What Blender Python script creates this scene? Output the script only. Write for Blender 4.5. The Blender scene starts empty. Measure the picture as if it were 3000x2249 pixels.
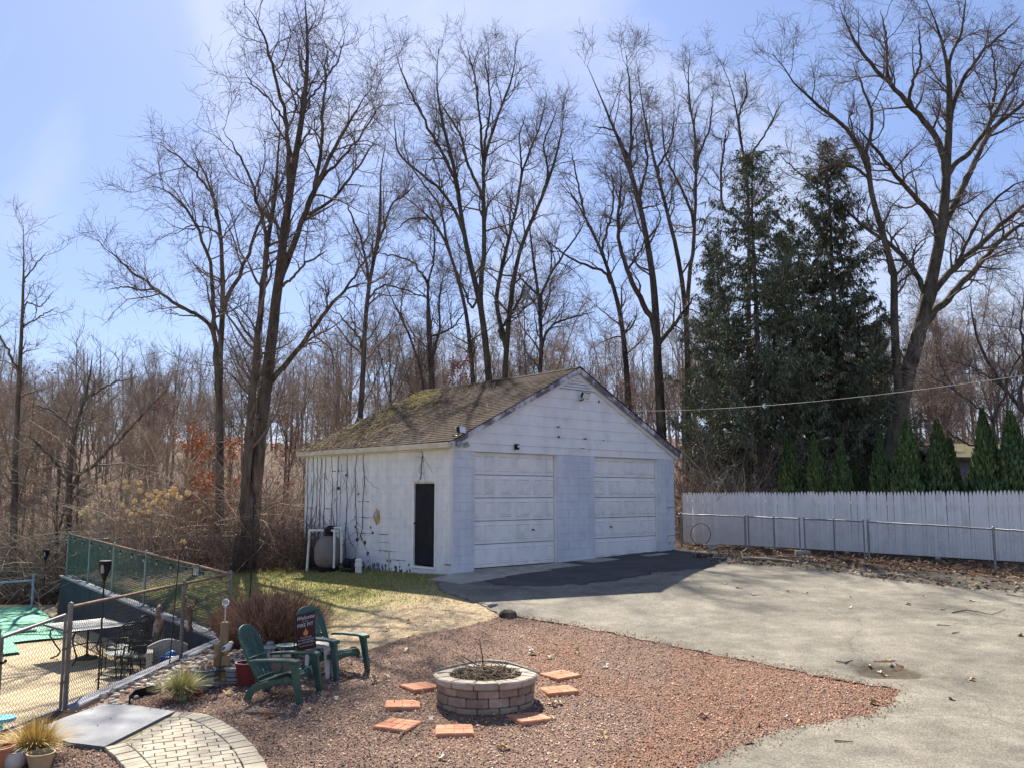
import bpy, bmesh, math, random
import numpy as np
from mathutils import Vector, Matrix

# ------------------------------------------------------------------ camera, sky, sun, exposure
sc = bpy.context.scene
C = sc.collection
FPX, HOR, CAMZ = 2600.0, 1446.0, 2.6
PITCH = math.atan2(HOR - 1124.5, FPX)
cam = bpy.data.cameras.new('camera')
cam.sensor_width = 36.0
cam.lens = 36.0 * FPX / 3000.0
cam.clip_start = 0.05
cam.clip_end = 3000
camo = bpy.data.objects.new('camera', cam)
camo.location = (0, 0, CAMZ)
camo.rotation_euler = (math.pi / 2 + PITCH, 0, 0)
C.objects.link(camo)
sc.camera = camo

SUN_AZ, SUN_EL = math.radians(-13.5), math.radians(46.0)     # azimuth from +Y towards +X
w = bpy.data.worlds.new('World')
sc.world = w
w.use_nodes = True
nt = w.node_tree
nt.nodes.clear()
out = nt.nodes.new('ShaderNodeOutputWorld')
bg = nt.nodes.new('ShaderNodeBackground')
sky = nt.nodes.new('ShaderNodeTexSky')
sky.sky_type = 'NISHITA'
sky.sun_disc = False
sky.sun_elevation = SUN_EL
sky.sun_rotation = SUN_AZ
sky.altitude = 50
sky.air_density = 1.0
sky.dust_density = 0.65
sky.ozone_density = 2.5
bg.inputs['Strength'].default_value = 0.076
# thin cirrus spread over the whole sky, laid out by direction
tc = nt.nodes.new('ShaderNodeTexCoord')
mp = nt.nodes.new('ShaderNodeMapping')
mp.inputs['Rotation'].default_value = (0.3, 0.5, 0.9)
mp.inputs['Location'].default_value = (0, 0, 0)
mp.inputs['Scale'].default_value = (1.0, 3.2, 2.2)
nz = nt.nodes.new('ShaderNodeTexNoise')
nz.inputs['Scale'].default_value = 1.5
nz.inputs['Detail'].default_value = 7
nz.inputs['Roughness'].default_value = 0.52
nz.inputs['Distortion'].default_value = 0.7
rp = nt.nodes.new('ShaderNodeValToRGB')
rp.color_ramp.elements[0].position = 0.48
rp.color_ramp.elements[0].color = (0, 0, 0, 1)
rp.color_ramp.elements[1].position = 0.80
rp.color_ramp.elements[1].color = (0.92, 0.92, 0.92, 1)
mx = nt.nodes.new('ShaderNodeMix')
mx.data_type = 'RGBA'
mx.inputs[7].default_value = (3.9, 4.1, 4.6, 1)
tint = nt.nodes.new('ShaderNodeMix')
tint.data_type = 'RGBA'
tint.blend_type = 'MULTIPLY'
tint.inputs[0].default_value = 1.0
tint.inputs[7].default_value = (0.78, 0.78, 0.92, 1)
L = nt.links.new
vr = nt.nodes.new('ShaderNodeVectorRotate')
vr.rotation_type = 'Z_AXIS'
vr.inputs['Angle'].default_value = 0.47
L(tc.outputs['Generated'], vr.inputs['Vector'])
L(vr.outputs['Vector'], mp.inputs['Vector'])
L(mp.outputs['Vector'], nz.inputs['Vector'])
L(nz.outputs['Fac'], rp.inputs['Fac'])
L(sky.outputs['Color'], tint.inputs[6])
sky_fill = nt.nodes.new('ShaderNodeMix')          # even blue added to the whole sky to brighten the shaded walls
sky_fill.data_type = 'RGBA'
sky_fill.inputs[0].default_value = 0.55
sky_fill.inputs[7].default_value = (1.02, 1.47, 2.62, 1)
L(tint.outputs[2], sky_fill.inputs[6])
L(sky_fill.outputs[2], mx.inputs[6])
L(rp.outputs['Color'], mx.inputs[0])
L(mx.outputs[2], bg.inputs['Color'])
L(bg.outputs[0], out.inputs['Surface'])

sl = bpy.data.lights.new('sun', 'SUN')
sl.energy = 4.0
sl.angle = math.radians(0.5)
sl.color = (1.0, 0.93, 0.82)
so = bpy.data.objects.new('sun', sl)
sd = Vector((math.sin(SUN_AZ) * math.cos(SUN_EL), math.cos(SUN_AZ) * math.cos(SUN_EL), math.sin(SUN_EL)))
so.rotation_euler = (-sd).to_track_quat('-Z', 'Y').to_euler()
so.location = (0, 0, 40)
C.objects.link(so)
vs = sc.view_settings
vs.view_transform = 'Standard'
vs.look = 'None'
vs.gamma = 1.0
vs.use_curve_mapping = False
vs.exposure = 1.62
sc.cycles.use_denoising = True
sc.cycles.max_bounces = 6
sc.cycles.transparent_max_bounces = 8

# ------------------------------------------------------------------ helpers
CT, ST = math.cos(PITCH), math.sin(PITCH)
def ray(px, py):
    a = (px - 1500.0) / FPX; b = (1124.5 - py) / FPX
    return a, CT - b * ST, ST + b * CT
def Q(px, py, d):                 # the point at distance y = d seen at that pixel of the photo
    a, y, z = ray(px, py); s = d / y
    return Vector((a * s, d, CAMZ + z * s))
def P(px, py, z):                 # the point at height z seen at that pixel
    a, y, zz = ray(px, py); s = (z - CAMZ) / zz
    return Vector((a * s, y * s, z))
def lerp(a, b, t): return a + (b - a) * t
def interp(x, tab):
    if x <= tab[0][0]: return tab[0][1]
    for (x0, y0), (x1, y1) in zip(tab, tab[1:]):
        if x <= x1: return lerp(y0, y1, (x - x0) / (x1 - x0))
    return tab[-1][1]
def sstep(a, b, x):
    t = min(1, max(0, (x - a) / (b - a))); return t * t * (3 - 2 * t)
BASE = [(-10, -.7), (8, -.13), (10.3, 0), (20.7, .75), (27, .96), (40, 1.2), (60, 1.9), (90, 6), (150, 12), (300, 16), (900, 16)]
KX = [(10.5, 0), (16.7, .12), (23, .07), (27, .067), (300, .03)]
def gz(x, y):
    z = interp(y, BASE)
    if x < -1.4: z -= interp(y, KX) * min(-1.4 - x, 16)
    if x < -13 and y < 60: z -= .8 * sstep(-13, -15.5, x) * (1 - sstep(40, 60, y))
    # the pothole
    dx, dy = x - HOLE[0], y - HOLE[1]
    r = math.hypot(dx / .62, dy / .55)
    if r < 1.3: z -= .13 * (1 - sstep(.6, 1.05, r))
    return z
HOLE = (0, -99)
_h = P(2600, 1952, gz(4.5, 13.3)); HOLE = (_h.x, _h.y)
def G(px, py):                    # the ground point seen at that pixel
    z = 0.3
    for _ in range(12):
        p = P(px, py, z); z = lerp(z, gz(p.x, p.y), .7)
    p = P(px, py, z); return Vector((p.x, p.y, gz(p.x, p.y)))

def tag(o, label=None, cat=None, group=None, kind=None):
    if label: o['label'] = label
    if cat: o['category'] = cat
    if group: o['group'] = group
    if kind: o['kind'] = kind
    return o
def empty(name, loc=(0, 0, 0), rz=0.0, label=None, cat=None, group=None, s=1.0):
    o = bpy.data.objects.new(name, None); C.objects.link(o)
    o.empty_display_size = .1
    o.location = loc; o.rotation_euler = (0, 0, rz); o.scale = (s, s, s)
    return tag(o, label, cat, group)
def link(name, me, parent=None, loc=None, rot=None):
    o = bpy.data.objects.new(name, me); C.objects.link(o)
    if parent: o.parent = parent
    if loc is not None: o.location = loc
    if rot is not None: o.rotation_euler = rot
    return o
def copy_tree(o, parent=None):
    c = o.copy(); C.objects.link(c); c.parent = parent
    for ch in list(o.children): copy_tree(ch, c)
    return c

class MB:
    def __init__(s): s.v = []; s.f = []; s.m = Matrix.Identity(4)
    def add(s, vs, fs):
        n = len(s.v)
        s.v += [tuple(s.m @ Vector(p)) for p in vs]
        s.f += [tuple(i + n for i in f) for f in fs]
        return s
    def box(s, x0, x1, y0, y1, z0, z1):
        return s.add([(x0, y0, z0), (x1, y0, z0), (x1, y1, z0), (x0, y1, z0), (x0, y0, z1), (x1, y0, z1), (x1, y1, z1), (x0, y1, z1)],
                     [(3, 2, 1, 0), (4, 5, 6, 7), (0, 1, 5, 4), (1, 2, 6, 5), (2, 3, 7, 6), (3, 0, 4, 7)])
    def cbox(s, c, d):
        return s.box(c[0] - d[0] / 2, c[0] + d[0] / 2, c[1] - d[1] / 2, c[1] + d[1] / 2, c[2] - d[2] / 2, c[2] + d[2] / 2)
    def tube(s, pts, r, k=8, cap=True):
        pts = [Vector(p) for p in pts]; n = len(pts)
        rr = r if isinstance(r, (list, tuple)) else [r] * n
        vs = []; fs = []
        prev = None
        for i, p in enumerate(pts):
            t = (pts[min(i + 1, n - 1)] - pts[max(i - 1, 0)])
            if t.length < 1e-9: t = Vector((0, 0, 1))
            t.normalize()
            if prev is None:
                ref = Vector((1, 0, 0)) if abs(t.z) > .8 else Vector((0, 0, 1))
                a = t.cross(ref).normalized()
            else:
                a = (prev - t * prev.dot(t)).normalized()
            prev = a; b = t.cross(a)
            for j in range(k):
                th = 2 * math.pi * j / k
                vs.append(p + (a * math.cos(th) + b * math.sin(th)) * rr[i])
        for i in range(n - 1):
            for j in range(k):
                j2 = (j + 1) % k
                fs.append((i * k + j, i * k + j2, (i + 1) * k + j2, (i + 1) * k + j))
        if cap:
            fs.append(tuple(reversed(range(k)))); fs.append(tuple((n - 1) * k + j for j in range(k)))
        return s.add(vs, fs)
    def lathe(s, prof, k=20, c=(0, 0, 0), sx=1, sy=1):
        vs = []; fs = []
        for r, z in prof:
            for j in range(k):
                th = 2 * math.pi * j / k
                vs.append((c[0] + r * math.cos(th) * sx, c[1] + r * math.sin(th) * sy, c[2] + z))
        n = len(prof)
        for i in range(n - 1):
            for j in range(k):
                j2 = (j + 1) % k
                fs.append((i * k + j, i * k + j2, (i + 1) * k + j2, (i + 1) * k + j))
        fs.append(tuple(reversed(range(k)))); fs.append(tuple((n - 1) * k + j for j in range(k)))
        return s.add(vs, fs)
    def prism(s, poly, z0, z1):        # polygon in xy, pulled up
        n = len(poly)
        vs = [(x, y, z0) for x, y in poly] + [(x, y, z1) for x, y in poly]
        fs = [tuple(reversed(range(n))), tuple(range(n, 2 * n))] + [(i, (i + 1) % n, n + (i + 1) % n, n + i) for i in range(n)]
        return s.add(vs, fs)
    def strip(s, path, wid, th, up=(0, 0, 1)):   # a plank that follows a path of (point, side vector)
        n = len(path); vs = []; fs = []
        for (p, sv, nv) in path:
            p = Vector(p); sv = Vector(sv); nv = Vector(nv)
            vs += [p - sv * wid / 2 - nv * th / 2, p + sv * wid / 2 - nv * th / 2, p + sv * wid / 2 + nv * th / 2, p - sv * wid / 2 + nv * th / 2]
        for i in range(n - 1):
            for j in range(4):
                j2 = (j + 1) % 4
                fs.append((i * 4 + j, i * 4 + j2, i * 4 + 4 + j2, i * 4 + 4 + j))
        fs.append((3, 2, 1, 0)); fs.append(tuple((n - 1) * 4 + j for j in range(4)))
        return s.add(vs, fs)
    def mesh(s, name, mat, smooth=False, bevel=0):
        me = bpy.data.meshes.new(name); me.from_pydata(s.v, [], s.f)
        bm = bmesh.new(); bm.from_mesh(me)
        bmesh.ops.recalc_face_normals(bm, faces=bm.faces)
        if bevel:
            ed = [e for e in bm.edges if len(e.link_faces) == 2 and e.calc_face_angle(0) > .5]
            bmesh.ops.bevel(bm, geom=ed, offset=bevel, segments=1, affect='EDGES', profile=.6)
        bm.to_mesh(me); bm.free()
        if smooth: smooth_mesh(me, smooth)
        me.materials.append(mat)
        return me
    def build(s, name, mat, parent=None, smooth=False, bevel=0, loc=None, rot=None):
        return link(name, s.mesh(name, mat, smooth, bevel), parent, loc, rot)
def smooth_mesh(me, ang=True):
    me.polygons.foreach_set('use_smooth', [True] * len(me.polygons))
    if ang is not True:
        try: me.set_sharp_from_angle(angle=math.radians(ang))
        except Exception: pass

def np_mesh(name, V, F, mat, col=None, smooth=False):
    """V (n,3), F (m,k) all the same k, col (n,3)"""
    V = np.asarray(V, dtype=np.float32); F = np.asarray(F, dtype=np.int32)
    me = bpy.data.meshes.new(name)
    me.vertices.add(len(V)); me.vertices.foreach_set('co', V.ravel())
    k = F.shape[1]
    me.loops.add(F.size); me.loops.foreach_set('vertex_index', F.ravel())
    me.polygons.add(len(F)); me.polygons.foreach_set('loop_start', np.arange(0, F.size, k, dtype=np.int32))
    if smooth: me.polygons.foreach_set('use_smooth', np.ones(len(F), dtype=bool))
    me.update(calc_edges=True)
    if col is not None:
        a = me.attributes.new('col', 'FLOAT_COLOR', 'POINT')
        a.data.foreach_set('color', np.concatenate([np.asarray(col, dtype=np.float32), np.ones((len(V), 1), np.float32)], 1).ravel())
    me.materials.append(mat)
    return me
def vgz(X, Y):
    return np.array([gz(float(a), float(b)) for a, b in zip(X, Y)])

# ---- branches as numpy polylines
def nrm(a): return a / np.maximum(np.linalg.norm(a, axis=-1, keepdims=True), 1e-9)
def tubes(Pn, R, k):
    N, m, _ = Pn.shape
    T = nrm(np.gradient(Pn, axis=1))
    mt = np.abs(T[:, :, 2]).mean(1)
    ref = np.where((mt > .75)[:, None], np.array([[1., 0.1, 0]]), np.array([[0, 0.1, 1.]]))[:, None, :]
    a = nrm(np.cross(T, np.broadcast_to(ref, T.shape))); b = np.cross(T, a)
    th = np.arange(k) * 2 * np.pi / k
    V = Pn[:, :, None, :] + R[:, :, None, None] * (a[:, :, None, :] * np.cos(th)[None, None, :, None] + b[:, :, None, :] * np.sin(th)[None, None, :, None])
    V = V.reshape(-1, 3)
    n, i, j = np.meshgrid(np.arange(N), np.arange(m - 1), np.arange(k), indexing='ij')
    j2 = (j + 1) % k; o = n * m * k
    F = np.stack([o + i * k + j, o + i * k + j2, o + (i + 1) * k + j2, o + (i + 1) * k + j], -1).reshape(-1, 4)
    return V, F
def spawn(Pn, R, per, t0, t1, llo, lhi, m, alo, ahi, up, jit, rg, rfac=.55, rcap=.06, rtip=.003, taper=.6):
    N, mp_, _ = Pn.shape
    cnt = np.full(N, int(per)) if np.isscalar(per) else per
    idx = np.repeat(np.arange(N), cnt); K = len(idx)
    if K == 0: return np.zeros((0, m, 3)), np.zeros((0, m))
    t = rg.uniform(t0, t1, K)
    f = t * (mp_ - 1); i = np.minimum(f.astype(int), mp_ - 2); fr = (f - i)[:, None]
    p0 = Pn[idx, i]; p1 = Pn[idx, i + 1]
    base = p0 * (1 - fr) + p1 * fr
    tg = nrm(p1 - p0)
    rb = R[idx, i] * (1 - fr[:, 0]) + R[idx, i + 1] * fr[:, 0]
    pr = rg.normal(size=(K, 3)); pr -= (pr * tg).sum(1, keepdims=True) * tg; pr = nrm(pr)
    an = rg.uniform(alo, ahi, K)[:, None]
    d = tg * np.cos(an) + pr * np.sin(an); d[:, 2] += up; d = nrm(d)
    ln = rg.uniform(llo, lhi, K) * (1 - taper * t)
    out = np.zeros((K, m, 3)); out[:, 0] = base; pos = base
    for s in range(1, m):
        d = d + rg.normal(size=(K, 3)) * jit; d[:, 2] += up * .35; d = nrm(d)
        pos = pos + d * (ln / (m - 1))[:, None]; out[:, s] = pos
    r0 = np.minimum(rb * rfac, rcap); r0 = np.maximum(r0, rtip * 1.3)
    rr = r0[:, None] * (1 - np.linspace(0, 1, m)[None, :]) + rtip * np.linspace(0, 1, m)[None, :]
    return out, rr

# ------------------------------------------------------------------ materials
MT = {}
def mat_nodes(name):
    m = bpy.data.materials.new(name); m.use_nodes = True
    n = m.node_tree.nodes; b = n['Principled BSDF']
    return m, m.node_tree, n, b
def M(name, c1, c2=None, scale=6, rough=.8, bump=0, bscale=None, metal=0, coord='Object', spec=.3, rnd=0, lo=.35, hi=.65, det=6, attr=False, stretch=None, dist=.02):
    if name in MT: return MT[name]
    m, t, n, b = mat_nodes(name)
    b.inputs['Roughness'].default_value = rough; b.inputs['Metallic'].default_value = metal
    b.inputs['Specular IOR Level'].default_value = spec
    if coord == 'World':
        g = n.new('ShaderNodeNewGeometry'); cv = g.outputs['Position']
    else:
        g = n.new('ShaderNodeTexCoord'); cv = g.outputs['Object']
    if stretch:
        mp_ = n.new('ShaderNodeMapping'); mp_.inputs['Scale'].default_value = stretch
        t.links.new(cv, mp_.inputs['Vector']); cv = mp_.outputs['Vector']
    cur = None
    if c2 is not None:
        nz_ = n.new('ShaderNodeTexNoise'); nz_.inputs['Scale'].default_value = scale; nz_.inputs['Detail'].default_value = det; nz_.inputs['Roughness'].default_value = .6
        t.links.new(cv, nz_.inputs['Vector'])
        r = n.new('ShaderNodeValToRGB'); r.color_ramp.elements[0].position = lo; r.color_ramp.elements[1].position = hi
        r.color_ramp.elements[0].color = (*c1, 1); r.color_ramp.elements[1].color = (*c2, 1)
        t.links.new(nz_.outputs['Fac'], r.inputs['Fac']); cur = r.outputs['Color']
    if attr:
        a = n.new('ShaderNodeAttribute'); a.attribute_name = 'col'
        if cur is None: cur = a.outputs['Color']
        else:
            x = n.new('ShaderNodeMix'); x.data_type = 'RGBA'; x.blend_type = 'MULTIPLY'; x.inputs[0].default_value = 1
            t.links.new(cur, x.inputs[6]); t.links.new(a.outputs['Color'], x.inputs[7]); cur = x.outputs[2]
    if rnd:
        oi = n.new('ShaderNodeObjectInfo'); mr = n.new('ShaderNodeMapRange')
        mr.inputs['To Min'].default_value = 1 - rnd; mr.inputs['To Max'].default_value = 1 + rnd
        t.links.new(oi.outputs['Random'], mr.inputs['Value'])
        hs = n.new('ShaderNodeHueSaturation'); hs.inputs['Color'].default_value = (*c1, 1)
        t.links.new(mr.outputs[0], hs.inputs['Value'])
        if cur is not None: t.links.new(cur, hs.inputs['Color'])
        cur = hs.outputs['Color']
    if cur is None: b.inputs['Base Color'].default_value = (*c1, 1)
    else: t.links.new(cur, b.inputs['Base Color'])
    if bump:
        n2 = n.new('ShaderNodeTexNoise'); n2.inputs['Scale'].default_value = bscale or scale * 3; n2.inputs['Detail'].default_value = 4
        t.links.new(cv, n2.inputs['Vector'])
        bp = n.new('ShaderNodeBump'); bp.inputs['Strength'].default_value = bump; bp.inputs['Distance'].default_value = dist
        t.links.new(n2.outputs['Fac'], bp.inputs['Height']); t.links.new(bp.outputs['Normal'], b.inputs['Normal'])
    MT[name] = m
    return m
# ------------------------------------------------------------------ the ground
rng = random.Random(7)
nrg = np.random.default_rng(11)
W0, WL, WG, WC, WF = (-5.95, 5.0), (-5.7, 10.1), (-5.47, 11.26), (-5.2, 16.7), (-13.4, 27.2)
POOL = [W0, WL, WG, WC, WF, (-14.6, 29.4), (-45, 29.4), (-45, 5.0)]
DECKZ = -.95
def inside(x, y, poly):
    c = False; n = len(poly)
    for i in range(n):
        x0, y0 = poly[i][0], poly[i][1]; x1, y1 = poly[i - 1][0], poly[i - 1][1]
        if (y0 > y) != (y1 > y) and x < (x1 - x0) * (y - y0) / (y1 - y0) + x0: c = not c
    return c

def mat_ground():
    m, t, n, b = mat_nodes('leaf_litter')
    g = n.new('ShaderNodeNewGeometry')
    a = n.new('ShaderNodeTexNoise'); a.inputs['Scale'].default_value = .5; a.inputs['Detail'].default_value = 8
    v = n.new('ShaderNodeTexVoronoi'); v.inputs['Scale'].default_value = 14; v.inputs['Randomness'].default_value = 1
    t.links.new(g.outputs['Position'], a.inputs['Vector']); t.links.new(g.outputs['Position'], v.inputs['Vector'])
    r1 = n.new('ShaderNodeValToRGB'); r1.color_ramp.elements[0].color = (.060, .042, .032, 1); r1.color_ramp.elements[1].color = (.135, .098, .07, 1)
    r2 = n.new('ShaderNodeValToRGB')
    e = r2.color_ramp.elements; e[0].color = (.45, .38, .34, 1); e[1].color = (1.35, 1.15, 1.0, 1)
    sx = n.new('ShaderNodeSeparateColor')
    t.links.new(v.outputs['Color'], sx.inputs[0]); t.links.new(sx.outputs[0], r2.inputs['Fac'])
    t.links.new(a.outputs['Fac'], r1.inputs['Fac'])
    x = n.new('ShaderNodeMix'); x.data_type = 'RGBA'; x.blend_type = 'MULTIPLY'; x.inputs[0].default_value = 1
    t.links.new(r1.outputs['Color'], x.inputs[6]); t.links.new(r2.outputs['Color'], x.inputs[7]); t.links.new(x.outputs[2], b.inputs['Base Color'])
    bp = n.new('ShaderNodeBump'); bp.inputs['Strength'].default_value = .6; bp.inputs['Distance'].default_value = .04
    t.links.new(sx.outputs[1], bp.inputs['Height']); t.links.new(bp.outputs['Normal'], b.inputs['Normal'])
    b.inputs['Roughness'].default_value = .9; b.inputs['Specular IOR Level'].default_value = .1
    return m
MT['ground'] = mat_ground()
def axis(parts):
    o = []
    for a, b, s in parts: o += list(np.arange(a, b - 1e-6, s))
    return np.array(o + [parts[-1][1]])
xs = axis([(-600, -120, 80), (-120, -40, 10), (-40, -15, 1.0), (-15, -4, .17), (-4, 18, .4), (18, 60, 3), (60, 120, 10), (120, 600, 80)])
ys = axis([(-30, 4, 4), (4, 9, .5), (9, 30.5, .17), (30.5, 60, 1.5), (60, 160, 8), (160, 900, 80)])
GX, GY = np.meshgrid(xs, ys)
ZZ = np.zeros(GX.shape)
for j in range(len(ys)):
    for i in range(len(xs)):
        x, y = float(xs[i]), float(ys[j])
        z = gz(x, y)
        if x < -4.9 and y < 30 and inside(x, y, POOL): z = -1.06
        ZZ[j, i] = z
nx, ny = len(xs), len(ys)
ii, jj = np.meshgrid(np.arange(nx - 1), np.arange(ny - 1))
FF = np.stack([jj * nx + ii, jj * nx + ii + 1, (jj + 1) * nx + ii + 1, (jj + 1) * nx + ii], -1).reshape(-1, 4)
go = link('ground', np_mesh('ground', np.stack([GX, GY, ZZ], -1).reshape(-1, 3), FF, MT['ground'], smooth=True))
tag(go, 'brown leaf strewn ground under the bare woods', 'ground', kind='structure')

def sheet(name, poly, off, mat, step=.4, flat=None, skirt=.0, jit=0, parent=None):
    pts = []
    n = len(poly)
    rr = random.Random(len(name) * 7 + 3)
    for i in range(n):                       # ragged outline
        a = Vector(poly[i][:2]).to_2d(); b = Vector(poly[(i + 1) % n][:2]).to_2d()
        k = max(1, int((b - a).length / .12)) if jit else 1
        k = min(k, 150)
        nn = Vector((-(b - a).y, (b - a).x)).normalized() if (b - a).length > 1e-6 else Vector((0, 0))
        for q in range(k):
            p = a.lerp(b, q / k)
            if jit and q: p = p + nn * rr.gauss(0, jit)
            pts.append(p)
    bm = bmesh.new()
    bm.faces.new([bm.verts.new((p.x, p.y, 0)) for p in pts])
    bmesh.ops.triangulate(bm, faces=bm.faces[:])
    x0 = min(p.x for p in pts); x1 = max(p.x for p in pts); y0 = min(p.y for p in pts); y1 = max(p.y for p in pts)
    if flat is None:
        for ax, lo, hi in ((0, x0, x1), (1, y0, y1)):
            q = lo + step
            while q < hi:
                co = (q, 0, 0) if ax == 0 else (0, q, 0); no = (1, 0, 0) if ax == 0 else (0, 1, 0)
                bmesh.ops.bisect_plane(bm, geom=bm.verts[:] + bm.edges[:] + bm.faces[:], plane_co=co, plane_no=no)
                q += step
    for v in bm.verts: v.co.z = (gz(v.co.x, v.co.y) if flat is None else flat) + off
    for f in bm.faces: f.smooth = True
    bmesh.ops.recalc_face_normals(bm, faces=bm.faces)
    if bm.faces and sum(f.normal.z for f in bm.faces) < 0: bmesh.ops.reverse_faces(bm, faces=bm.faces)
    if skirt:
        be = [e for e in bm.edges if e.is_boundary]
        for e in be: e.smooth = False
        r = bmesh.ops.extrude_edge_only(bm, edges=be)
        for v in r['geom']:
            if isinstance(v, bmesh.types.BMVert): v.co.z -= skirt
    me = bpy.data.meshes.new(name); bm.to_mesh(me); bm.free(); me.materials.append(mat)
    return link(name, me, parent)

def mat_asphalt():
    m, t, n, b = mat_nodes('weathered_asphalt')
    g = n.new('ShaderNodeNewGeometry'); P_ = g.outputs['Position']
    def noise(s, d=6, r=.6):
        q = n.new('ShaderNodeTexNoise'); q.inputs['Scale'].default_value = s; q.inputs['Detail'].default_value = d; q.inputs['Roughness'].default_value = r
        t.links.new(P_, q.inputs['Vector']); return q.outputs['Fac']
    def ramp(f, a, ca, b_, cb):
        q = n.new('ShaderNodeValToRGB'); e = q.color_ramp.elements
        e[0].position = a; e[0].color = (*ca, 1); e[1].position = b_; e[1].color = (*cb, 1); t.links.new(f, q.inputs['Fac']); return q.outputs['Color']
    def mul(a, c, f=1, mode='MULTIPLY'):
        x = n.new('ShaderNodeMix'); x.data_type = 'RGBA'; x.blend_type = mode; x.inputs[0].default_value = f
        t.links.new(a, x.inputs[6]); t.links.new(c, x.inputs[7]); return x.outputs[2]
    c = ramp(noise(.7, 10, .68), .30, (.120, .112, .095), .68, (.266, .247, .206))
    c = mul(c, ramp(noise(45, 4, .75), .30, (.34, .34, .35), .68, (1.48, 1.45, 1.38)))
    c = mul(c, ramp(noise(2.6, 8, .7), .34, (.72, .72, .73), .62, (1.10, 1.09, 1.06)))
    v = n.new('ShaderNodeTexVoronoi'); v.feature = 'DISTANCE_TO_EDGE'; v.inputs['Scale'].default_value = .34
    wv = n.new('ShaderNodeTexNoise'); wv.inputs['Scale'].default_value = 1.3; wv.inputs['Detail'].default_value = 5
    t.links.new(P_, wv.inputs['Vector'])
    ad = n.new('ShaderNodeVectorMath'); ad.operation = 'MULTIPLY_ADD'; ad.inputs[1].default_value = (.9, .9, .9)
    t.links.new(wv.outputs['Color'], ad.inputs[0]); t.links.new(P_, ad.inputs[2]); t.links.new(ad.outputs[0], v.inputs['Vector'])
    c = mul(c, ramp(v.outputs['Distance'], .003, (.45, .44, .42), .010, (1, 1, 1)), .38)
    # dirt washed into the hole
    sp = n.new('ShaderNodeVectorMath'); sp.operation = 'DISTANCE'; sp.inputs[1].default_value = (HOLE[0], HOLE[1], gz(*HOLE))
    t.links.new(P_, sp.inputs[0])
    x = n.new('ShaderNodeMix'); x.data_type = 'RGBA'; mr = n.new('ShaderNodeMapRange')
    mr.inputs['From Min'].default_value = .56; mr.inputs['From Max'].default_value = .40
    ww = n.new('ShaderNodeMath'); ww.operation = 'MULTIPLY_ADD'; ww.inputs[1].default_value = .35
    t.links.new(noise(4), ww.inputs[0]); t.links.new(sp.outputs['Value'], ww.inputs[2])
    sb = n.new('ShaderNodeMath'); sb.operation = 'SUBTRACT'; sb.inputs[1].default_value = .17
    t.links.new(ww.outputs[0], sb.inputs[0])
    t.links.new(sb.outputs[0], mr.inputs['Value']); t.links.new(mr.outputs[0], x.inputs[0]); t.links.new(c, x.inputs[6])
    t.links.new(ramp(noise(9, 8, .75), .32, (.028, .023, .016), .68, (.105, .083, .054)), x.inputs[7])
    t.links.new(x.outputs[2], b.inputs['Base Color'])
    bp = n.new('ShaderNodeBump'); bp.inputs['Strength'].default_value = .8; bp.inputs['Distance'].default_value = .012
    t.links.new(noise(45, 3), bp.inputs['Height']); t.links.new(bp.outputs['Normal'], b.inputs['Normal'])
    b.inputs['Roughness'].default_value = .9; b.inputs['Specular IOR Level'].default_value = .2
    return m
MT['asphalt'] = mat_asphalt()
# garage frame (fitted to the photograph)
GA = Vector((-1.367, 20.68)); GPHI = .755; GWID, GDEP = 8.472, 6.62
GU = Vector((math.cos(GPHI), math.sin(GPHI))); GV = Vector((-GU.y, GU.x))
def gar(u, v): q = GA + GU * u + GV * v; return (q.x, q.y)
def g2(px, py): p = G(px, py); return (p.x, p.y)
EDGE_UP = [g2(1478, 1806), g2(1640, 1828), g2(1900, 1880), g2(2120, 1928), g2(2300, 1962), g2(2500, 2000), g2(2646, 2028)]
EDGE_LO = [g2(2630, 2060), g2(2536, 2102), g2(2400, 2128), g2(2298, 2142), g2(2150, 2200), g2(2049, 2246), g2(1960, 2330), (1.0, 6.5)]
drive = EDGE_UP + EDGE_LO + [(1.0, 3.5), (26, 3.5), (26, 17.0), g2(3000, 1737), g2(2795, 1722), g2(2546, 1694), g2(2347, 1665), g2(2089, 1650), g2(2030, 1632), gar(GWID + .15, -.3), gar(GWID, .4), gar(.5, .4), gar(-.05, -.25), gar(-.75, -.35), g2(1300, 1737), g2(1400, 1768)]
dv = sheet('driveway', drive, .030, MT['asphalt'], .4, jit=.035, skirt=.05)
tag(dv, 'worn grey asphalt driveway in front of the garage', 'driveway', kind='structure')

MT['concrete'] = M('old_concrete', (.28, .25, .205), (.42, .38, .31), 3, .9, .5, 60, coord='World')
MT['shade_asphalt'] = M('shadow_dark_asphalt', (.040, .039, .038), (.095, .090, .083), 1.6, .85, .6, 45, coord='World', lo=.3, hi=.75)
sk_ = sheet('sealed_patch', [gar(-.3, -1.7), gar(.6, -2.6), gar(2.0, -3.1), gar(3.6, -2.9), gar(5.2, -3.3), gar(7.0, -2.9), gar(8.8, -2.0), gar(8.85, -.2), gar(8.4, .1), gar(.3, .1), gar(.1, -.6)], .036, MT['shade_asphalt'], .4, jit=.09)  # dark asphalt spread over the garage's cast shadow, shade painted into its colour
tag(sk_, 'dark asphalt right before the garage doors, the garage shadow painted into it', 'asphalt', kind='structure')
apr = empty('concrete_apron', (0, 0, 0)); tag(apr, 'cracked concrete apron slabs at the garage corner', 'apron', kind='structure')
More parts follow.
